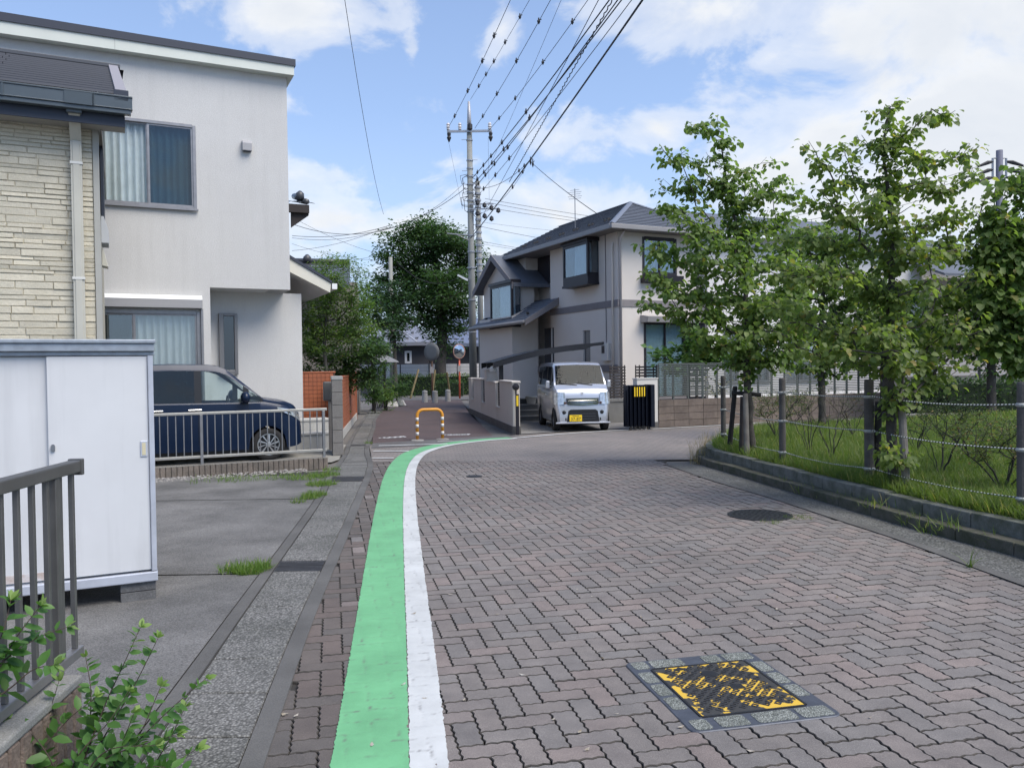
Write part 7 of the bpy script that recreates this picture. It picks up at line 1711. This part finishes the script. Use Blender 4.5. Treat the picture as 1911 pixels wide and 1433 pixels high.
# ------------------------------------------------------------------ grass: the lawn, tufts along kerbs and drive
GRASS = leaf_mat('grass_blade', (.075, .125, .030), (.145, .20, .05), (.34, .30, .14), .48)
def blades(name, pts3, g, hmin, hmax, m, wid=.006, lean=.5, parent=None, tintmu=.45):
    n = len(pts3); az = g.random(n) * 6.283; k = lean * g.random(n); dr = np.stack([np.cos(az) * k, np.sin(az) * k, np.ones(n)], 1); nr = np.stack([-np.sin(az), np.cos(az), np.full(n, .1)], 1) + g.normal(size=(n, 3)) * .3
    return leaf_mesh(name, pts3, dr, np.cross(dr, nr), g.uniform(hmin, hmax, n), np.full(n, wid), np.clip(g.normal(tintmu, .22, n) + (g.random(n) > .9) * .4, 0, 1), m, parent, 'blade', curl=.25)
g = np.random.default_rng(90); P = []
while len(P) < 120000:
    Y = 6 + 13 * g.random() ** 1.6; X = Y * g.uniform(.22, .70) + g.uniform(0, .6)
    if in_lawn(X, Y): P.append((X, Y, .225))
o = blades('lawn_grass', np.array(P), g, .08, .25, GRASS, .0085, .9); tag(o, 'long green grass covering the small park lawn', 'grass', kind='stuff')
P = []
while len(P) < 16000:
    Y = g.uniform(14, 24); X = Y * g.uniform(.22, .72)
    if in_lawn(X, Y): P.append((X, Y, .225))
o = blades('lawn_grass', np.array(P), g, .08, .2, GRASS, .022, .8); tag(o, 'grass of the far part of the park lawn towards the road', 'grass', kind='stuff')
def tuft_field(name, label, spots, m, hm=(.06, .22), w=.006, lean=1.1):
    g = np.random.default_rng(len(spots) * 3 + 1); P = []
    for (x, y, z, r, n) in spots: 
        a = g.random(n) * 6.283; rr = r * np.sqrt(g.random(n)); P.append(np.stack([x + rr * np.cos(a), y + rr * np.sin(a), np.full(n, z)], 1))
    o = blades(name, np.concatenate(P), g, hm[0], hm[1], m, w, lean); return tag(o, label, 'weeds', kind='stuff')
WEED = leaf_mat('weed_blade', (.07, .14, .025), (.15, .24, .05), (.30, .29, .11), .45)
def Gs(px, py, r, n, z=.0): p = G(px, py, z); return (p.x, p.y, z, r, n)
tuft_field('weeds', 'green weeds growing in the joint of the concrete drive and by the railing kerb', [Gs(468, 1066, .15, 700), Gs(435, 1066, .12, 160), Gs(490, 1062, .08, 160), Gs(588, 925, .16, 420), Gs(600, 905, .22, 600), Gs(605, 888, .25, 520), Gs(570, 893, .3, 360), Gs(530, 892, .3, 220), Gs(455, 895, .4, 260), Gs(400, 898, .4, 90), Gs(620, 878, .15, 150), Gs(688, 828, .10, 90), Gs(580, 930, .14, 260), Gs(556, 938, .1, 80)], WEED, (.02, .13), .0055, 1.3)
KW = leaf_mat('kerb_weed', (.07, .13, .025), (.15, .20, .05), (.30, .26, .13), .4)
tuft_field('weeds', 'tufts of grass growing out of the park kerb', [Gs(1470, 912, .12, 70), Gs(1500, 922, .12, 60), Gs(1590, 945, .12, 110), Gs(1570, 940, .12, 90), Gs(1612, 955, .10, 70), Gs(1700, 982, .10, 110), Gs(1740, 996, .12, 60), Gs(1850, 1022, .06, 80), Gs(1800, 1004, .14, 70), Gs(1440, 900, .12, 50), Gs(1650, 962, .15, 40), Gs(1530, 930, .15, 40), Gs(1760, 985, .2, 30, .12), Gs(1640, 945, .2, 30, .12), Gs(1810, 1058, .03, 18)], KW, (.06, .24), .007, 1.2)
tuft_field('weeds', 'flat pale grass creeping round the iron manhole by the park', [Gs(1490, 966, .16, 140), Gs(1440, 975, .12, 60)], KW, (.015, .05), .004, 1.5)
DRY = leaf_mat('dry_grass', (.16, .13, .08), (.28, .22, .13), (.36, .3, .2), .3)
tuft_field('weeds', 'dry brown grass at the pointed end of the park kerb', [Gs(1308, 860, .18, 70), Gs(1328, 848, .25, 110), Gs(1340, 838, .3, 120), Gs(1302, 866, .12, 40), Gs(1330, 830, .4, 80)], DRY, (.12, .5), .006, .7)
# pebbles under the railing kerb
g = np.random.default_rng(97); q = MB(); peb = MB()
for k in range(900):
    t_ = g.random(); y_ = g.uniform(-.55, -.02); p = FF.w(-.4 - 4.6 * t_, y_, 0); s = g.uniform(.008, .022)
    vs = [(p.x + s * a * g.uniform(.7, 1.3), p.y + s * b_ * g.uniform(.7, 1.3), .004 + max(0, s * c_)) for a, b_, c_ in ((1, 0, .2), (0, 1, .2), (-1, 0, .2), (0, -1, .2), (0, 0, 1))]
    peb.add(vs, [(0, 1, 4), (1, 2, 4), (2, 3, 4), (3, 0, 4)], 0, g.random())
o = peb.build('gravel', mat('pebble', (.36, .34, .32), .85, col2=(.20, .19, .18), vscale=30), tint=True); tag(o, 'strip of pale pebbles in front of the railing kerb', 'gravel', kind='stuff')
# litter specks and leaf crumbs on the road
q = MB()
for k in range(70):
    Y = 3.4 + 8 * g.random() ** 1.5; X = g.uniform(-1.0, .62) * Y * .55 + .6; s = g.uniform(.006, .016); a = g.random() * 6
    if X < at_y(L3, Y) or X > at_y(R0, Y): continue
    q.add([(X + s * math.cos(a + j * 1.57) * (1.6 if j % 2 else .7), Y + s * math.sin(a + j * 1.57) * (1.6 if j % 2 else .7), .004 + .004 * (j % 2)) for j in range(4)], [(0, 1, 2, 3)])
tag(q.build('litter', mat('litter', (.45, .43, .40), .9, col2=(.2, .15, .08), vscale=20)), 'small pale specks and leaf crumbs lying on the brick road', 'litter', kind='stuff')

# ------------------------------------------------------------------ leafy plant in the near left corner
NEARL = leaf_mat('near_leaf', (.055, .14, .035), (.10, .21, .055), (.24, .34, .10), .4, .42)
def near_plant(name, label, stems, seed, ln):
    g = np.random.default_rng(seed); root = np.array(D(*stems[0][0])); root[2] = max(0.0, root[2]); t = thing(name, label, 'plant', root, 0, None); q = MB(); P, Dr, Nr, L, T = [], [], [], [], []
    for st_ in stems:
        pts_ = [np.array(D(*s)) - root for s in st_]; sp_ = spline([Vector(p) for p in pts_], .02); q.tube(sp_, [.0045 * (1 - .75 * i / len(sp_)) for i in range(len(sp_))], 5)
        n = len(sp_); k = 0; i = int(n * .12)
        while i < n:
            p = np.array(sp_[i]); tg = np.array(sp_[min(i + 1, n - 1)]) - np.array(sp_[max(i - 1, 0)]); tg /= np.linalg.norm(tg) + 1e-9
            for s in (1, -1):
                az = rv(g, 1)[0]; out_ = np.cross(tg, az); d_ = out_ / np.linalg.norm(out_) + tg * .5 + np.array([0, 0, -.05]); P.append(p); Dr.append(d_); Nr.append(np.array([g.normal() * .5, g.normal() * .5 - .35, 1])); f = i / n
                L.append(ln * g.uniform(.6, 1.15) * (1 - .45 * f ** 3)); T.append(np.clip(.25 + .6 * f ** 4 + g.normal() * .15, 0, 1))
            i += int(g.integers(1, 3))
        for _ in range(5): P.append(np.array(sp_[-1])); Dr.append(rv(g, 1)[0] + tg * 1.2); Nr.append(rv(g, 1)[0] + [0, 0, 1]); L.append(ln * g.uniform(.35, .6)); T.append(.95)
    q.build('stems', TWIG, t, smooth=True); L = np.array(L); leaf_mesh('leaves', P, Dr, Nr, L, L * .52, T, NEARL, t, 'oval', fold=.10, curl=.12); return t
near_plant('leafy_plant', 'leafy green plant sprouting over the end of the low block wall', [
    [(120, 1520, 3.15), (180, 1400, 3.2), (250, 1280, 3.25), (295, 1190, 3.3)], [(120, 1520, 3.15), (220, 1420, 3.1), (310, 1330, 3.15), (385, 1265, 3.2)], [(120, 1520, 3.15), (160, 1400, 3.3), (170, 1300, 3.35), (160, 1225, 3.4)],
    [(120, 1520, 3.15), (60, 1440, 3.1), (120, 1350, 3.2), (180, 1300, 3.25)], [(120, 1520, 3.15), (250, 1470, 3.05), (330, 1420, 3.1), (370, 1395, 3.1)], [(120, 1520, 3.15), (200, 1450, 3.2), (260, 1370, 3.2), (300, 1280, 3.25)],
    [(120, 1520, 3.15), (100, 1430, 3.1), (60, 1370, 3.1), (20, 1340, 3.1)], [(120, 1520, 3.15), (200, 1440, 3.1), (230, 1380, 3.1), (250, 1330, 3.1)], [(120, 1520, 3.15), (190, 1330, 3.3), (235, 1230, 3.35), (262, 1170, 3.4)],
    [(120, 1520, 3.15), (180, 1430, 3.05), (230, 1400, 3.05), (330, 1370, 3.05)], [(120, 1520, 3.15), (140, 1420, 3.1), (200, 1350, 3.15), (240, 1290, 3.2)], [(120, 1520, 3.15), (230, 1460, 3.0), (280, 1430, 3.0), (350, 1440, 3.0)], [(120, 1520, 3.15), (80, 1410, 3.2), (90, 1340, 3.25), (110, 1270, 3.3)],
    [(120, 1520, 3.15), (260, 1450, 3.2), (310, 1390, 3.2), (345, 1320, 3.25)], [(120, 1520, 3.15), (150, 1460, 3.0), (200, 1400, 3.0), (290, 1390, 3.0)]], 101, .080)
near_plant('leafy_plant', 'bright green shoots poking through the near railing', [
    [(-60, 1330, 2.9), (-10, 1260, 2.95), (30, 1190, 3.0), (75, 1130, 3.05)], [(-60, 1330, 2.9), (0, 1240, 3.0), (70, 1190, 3.05), (125, 1170, 3.1)], [(-60, 1330, 2.9), (-20, 1230, 2.95), (5, 1180, 2.95), (20, 1120, 3.0)], [(-60, 1330, 2.9), (10, 1290, 2.95), (60, 1250, 3.0), (100, 1240, 3.0)]], 103, .088)
# ================================================================== PARK FURNITURE, MANHOLES
POSTW = mat('grey_wood_post', (.105, .098, .092), .9, col2=(.065, .06, .057), vscale=5, streak=.3, bump=.5, bscale=50); WOODL = mat('pale_stake', (.17, .16, .145), .9, col2=(.11, .10, .09), vscale=6, streak=.3)
WOODK = mat('dark_stake', (.035, .031, .03), .9, var=.3, vscale=6)
posts = [(1350, 14.8), (1460, 11.55), (1622, 9.62), (1908, 7.35), (2600, 4.6)]
PW = []
for k, (px, Y) in enumerate(posts):
    p = D(px, 800, Y); top = 1.47; t = thing('fence_post', ['grey wooden fence post at the pointed end of the park', 'second grey wooden rope fence post from the park corner', 'thick dark wooden rope fence post beside the tallest dogwood', 'grey wooden rope fence post at the right edge of the picture', 'rope fence post outside the picture'][k], 'post', (p.x, p.y, .2), 0, 'wooden posts of the park rope fence')
    r = .046 if k != 2 else .055; q = MB(); q.lathe([(r, 0), (r * 1.02, .5), (r * .97, top - .22), (r * .85, top - .2)], (0, 0, 0), 14); q.build('post', POSTW, t, smooth=False)
    for z in (1.06, .65, .20): q = MB(); q.lathe([(r + .002, -.018), (r + .012, -.006), (r + .012, .006), (r + .002, .018)], (0, 0, z), 12, caps=False); q.build('rope_wrap', mat('rope_wrap', (.42, .43, .41), .8, var=.4, vscale=80), t)
    PW.append(Vector((p.x, p.y - .055, 0)))
def rope_mat():
    m = bpy.data.materials.new('striped_rope'); nt, nd, lk = nodes_of(m); out = N(nt, 'ShaderNodeOutputMaterial'); b = N(nt, 'ShaderNodeBsdfPrincipled'); b.inputs['Roughness'].default_value = .8
    at = N(nt, 'ShaderNodeAttribute'); at.attribute_name = 'tint'; c = ramp(nt, at.outputs['Fac'], ((.4, (.06, .065, .06)), (.6, (.62, .63, .60)))); lk.new(c, b.inputs['Base Color']); lk.new(b.outputs[0], out.inputs[0]); return m
ROPE = rope_mat()
for z, nm in ((1.27, 'top'), (.86, 'middle'), (.41, 'lowest')):
    q = MB(); n_ = 0
    for a, b in zip(PW, PW[1:]):
        L = (b - a).length; n = int(L / .022); sag = .05 * L * rnd.uniform(.5, .8); pts_ = [a.lerp(b, i / n) + Vector((0, 0, z - sag * 4 * (i / n) * (1 - i / n) * .5)) for i in range(n + 1)]
        base_f = len(q.f); q.tube(pts_, .0075, 6, caps=False)
        for i in range(n):
            for j in range(6): q.t[base_f + i * 6 + j] = 1.0 if ((i + j * .33) % 2) < 1 else 0.0
    o = q.build('fence_rope', ROPE, tint=True, smooth=True); tag(o, nm + ' black and white twisted rope strung along the park posts', 'rope', 'ropes of the park fence')
def stake(label, a, b, r, m, grp='tree stakes'):
    a, b = Vector(a), Vector(b); t = thing('tree_stake', label, 'stake', a, 0, grp); q = MB(); q.tube([(0, 0, 0), b - a], [r, r * .92], 10); q.build('pole', m, t); return t
Yt = b1[1]
stake('leaning dark stake left of the corner dogwood', D(1362, 828, Yt + .5), D(1372, 722, Yt + .2), .042, WOODK)
stake('short dark stake in front of the corner dogwood', D(1384, 842, Yt - .1), D(1386, 740, Yt), .042, WOODK); stake('pale round stake touching the corner dogwood trunk', D(1394, 852, Yt - .35), D(1391, 735, Yt - .15), .045, WOODL)
stake('dark crossbar tied between the stakes of the corner dogwood', D(1366, 733, Yt + .12), D(1420, 737, Yt + .08), .035, WOODK)
Yt2 = b2[1]
stake('pale upright stake in front of the tallest dogwood', D(1692, 920, Yt2 - .25), D(1682, 748, Yt2 - .1), .045, WOODL); stake('dark crossbar tied across the tallest dogwood trunk', D(1632, 762, Yt2 + .02), D(1702, 764, Yt2 - .06), .035, WOODK)
stake('dark stake behind the tallest dogwood', D(1636, 880, Yt2 + .5), D(1640, 750, Yt2 + .3), .042, WOODK)

# ------------------------------------------------------------------ square manhole with yellow pattern
IRON = mat('cast_iron', (.10, .11, .135), .55, .45, var=.2, vscale=12, fine=.12, fscale=90); IRON_D = mat('cast_iron_dark', (.028, .03, .034), .6, .4, var=.3, vscale=20)
def manhole_yellow():
    m = bpy.data.materials.new('yellow_lid'); nt, nd, lk = nodes_of(m); MATS['yellow_lid'] = m
    out = N(nt, 'ShaderNodeOutputMaterial'); b = N(nt, 'ShaderNodeBsdfPrincipled'); b.inputs['Roughness'].default_value = .6
    tc = N(nt, 'ShaderNodeTexCoord'); n1 = N(nt, 'ShaderNodeTexNoise', i_Scale=9.0, i_Detail=4.0, i_Roughness=.5); lk.new(tc.outputs['Object'], n1.inputs['Vector'])
    n2 = N(nt, 'ShaderNodeTexNoise', i_Scale=40.0, i_Detail=3.0); lk.new(tc.outputs['Object'], n2.inputs['Vector'])
    f = math_node(nt, 'ADD', n1.outputs[0], math_node(nt, 'MULTIPLY', math_node(nt, 'SUBTRACT', n2.outputs[0], .5), .12))
    c = mixc(nt, ramp(nt, f, ((.505, (0, 0, 0)), (.53, (1, 1, 1)))), (.04, .039, .037), (.62, .40, .045)); lk.new(c, b.inputs['Base Color']); lk.new(b.outputs[0], out.inputs[0]); return m
YL = manhole_yellow(); PADM = aggregate('mossy_pad', (.17, .185, .165), (.50, .52, .49), 160)
mc = [G(1168, 1238), G(1405, 1215), G(1567, 1337), G(1287, 1370)]        # far-left, far-right, near-right, near-left
ctr = sum(mc, Vector()) / 4; ux = ((mc[1] - mc[0]) + (mc[2] - mc[3])).normalized(); W_ = ((mc[1] - mc[0]).length + (mc[2] - mc[3]).length) / 4; H_ = ((mc[3] - mc[0]).length + (mc[2] - mc[1]).length) / 4
mh = thing('square_manhole', 'square iron manhole cover with worn yellow lattice paint set in the brick road', 'manhole', (ctr.x, ctr.y, 0), math.atan2(ux.y, ux.x))
def rrect(w, h, r, z, n=5):
    o = []
    for cx, cy, a0 in ((w - r, h - r, 0), (-w + r, h - r, 90), (-w + r, -h + r, 180), (w - r, -h + r, 270)):
        for k in range(n + 1): a = R(a0 + 90 * k / n); o.append((cx + r * math.cos(a), cy + r * math.sin(a), z))
    return o
q = MB(); q.prism(rrect(W_, H_, .05, -.02), (0, 0, .026)); q.build('frame', IRON, mh, bevel=.004, segs=1)
li_w, li_h = W_ * .70, H_ * .68
q = MB(); q.box(-li_w, li_w, -li_h, li_h, .0062, .0085); lid = q.build('lid', YL, mh)
q = MB(); q.box(-li_w - .012, -li_w, -li_h, li_h, .0062, .011); q.box(li_w, li_w + .012, -li_h, li_h, .0062, .011); q.box(-li_w, li_w, li_h, li_h + .012, .0062, .011); q.box(-li_w, li_w, -li_h - .012, -li_h, .0062, .011); q.build('lid_rim', IRON_D, mh)
ring = MB(); pq = .062; nI, nJ = int(2 * li_w / pq), int(2 * li_h / pq * 2)
for j in range(nJ):
    for i in range(nI + 1):
        cx, cy = -li_w + (i + .5 * (j % 2)) * pq + .02, -li_h + (j + .6) * pq / 2
        if abs(cx) > li_w - .022 or abs(cy) > li_h - .02: continue
        if cx ** 2 / .004 + (cy - .17) ** 2 / .003 < 1 or (abs(cx - .06) < .05 and abs(cy + .02) < .045): continue
        a = pq * .36; o4 = [(a, 0), (0, a), (-a, 0), (0, -a)]; i4 = [(x * .5, y * .5) for x, y in o4]
        ring.add([(cx + x, cy + y, .0086) for x, y in o4] + [(cx + x * .93, cy + y * .93, .0122) for x, y in o4] + [(cx + x, cy + y, .0122) for x, y in i4] + [(cx + x, cy + y, .0086) for x, y in i4], [(k, (k + 1) % 4, 4 + (k + 1) % 4, 4 + k) for k in range(4)] + [(4 + k, 4 + (k + 1) % 4, 8 + (k + 1) % 4, 8 + k) for k in range(4)] + [(8 + k, 8 + (k + 1) % 4, 12 + (k + 1) % 4, 12 + k) for k in range(4)])
o = ring.build('lattice', mat('worn_ring', (.05, .05, .052), .55, .3, var=.3, vscale=11), lid); o['kind'] = 'stuff'
q = MB(); q.lathe([(.045, .0086), (.045, .011), (.036, .0115), (.001, .0112)], (.0, .17, 0), 20); q.box(.025, .095, -.05, .01, .0086, .0105); q.build('boss', IRON_D, lid)
q = MB(); q.box(-.16, -.09, .255, .275, .009, .0128); q.build('key_slot', IRON_D, lid)
pw = (W_ - li_w); ph_ = (H_ - li_h)
def pad(x0, x1, y0, y1): q = MB(); q.prism(rrect((x1 - x0) / 2, (y1 - y0) / 2, .018, .004, 3), (0, 0, .0042)); o = q.build('pad', PADM, mh); o.location = ((x0 + x1) / 2, (y0 + y1) / 2, 0)
e = .016; xi, yi = li_w + .022, li_h + .022
for s in (-1, 1):
    yA, yB = (yi, H_ - e) if s > 0 else (-H_ + e, -yi)
    for a, b in ((-W_ + .03, -li_w - .0), (-li_w + .02, -.06) if s > 0 else (-li_w + .04, -.08), (.06, li_w * .62) if s > 0 else (-.04, li_w * .62), (li_w * .70, W_ - .03)): pad(a, b, yA, yB)
    xA, xB = (xi, W_ - e) if s > 0 else (-W_ + e, -xi)
    for k in range(3): ya = -li_h + .10 + k * (2 * li_h - .10) / 3; pad(xA, xB, ya, ya + (2 * li_h - .10) / 3 - .025)
# round manhole by the park, and a small one further up
for (px, py, px2, lab, nm) in ((1418, 961, 1478, 'round dark iron manhole cover near the park kerb', 'round_manhole'), (885, 889, 900, 'small oval iron valve cover in the middle distance of the road', 'valve_cover')):
    c = G(px, py); r = (G(px2, py) - c).length; t = thing(nm, lab, 'manhole', (c.x, c.y, 0)); q = MB(); q.lathe([(r, -.01), (r, .006), (r * .93, .0075), (r * .92, .004)], (0, 0, 0), 40, caps=False); q.build('ring', IRON_D, t)
    q = MB(); q.lathe([(.001, .0068), (r * .91, .0068), (r * .915, .003)], (0, 0, 0), 40, caps=False); l_ = q.build('lid', IRON_D, t)
    if r > .2:
        q = MB()
        for k in range(5):
            for j in range(6 * (k + 1)): a = 2 * math.pi * j / (6 * (k + 1)); rr_ = r * .16 * (k + 1); q.cbox((rr_ * math.cos(a), rr_ * math.sin(a), .0085), (.026, .026, .004))
        o = q.build('studs', IRON_D, l_); o['kind'] = 'stuff'
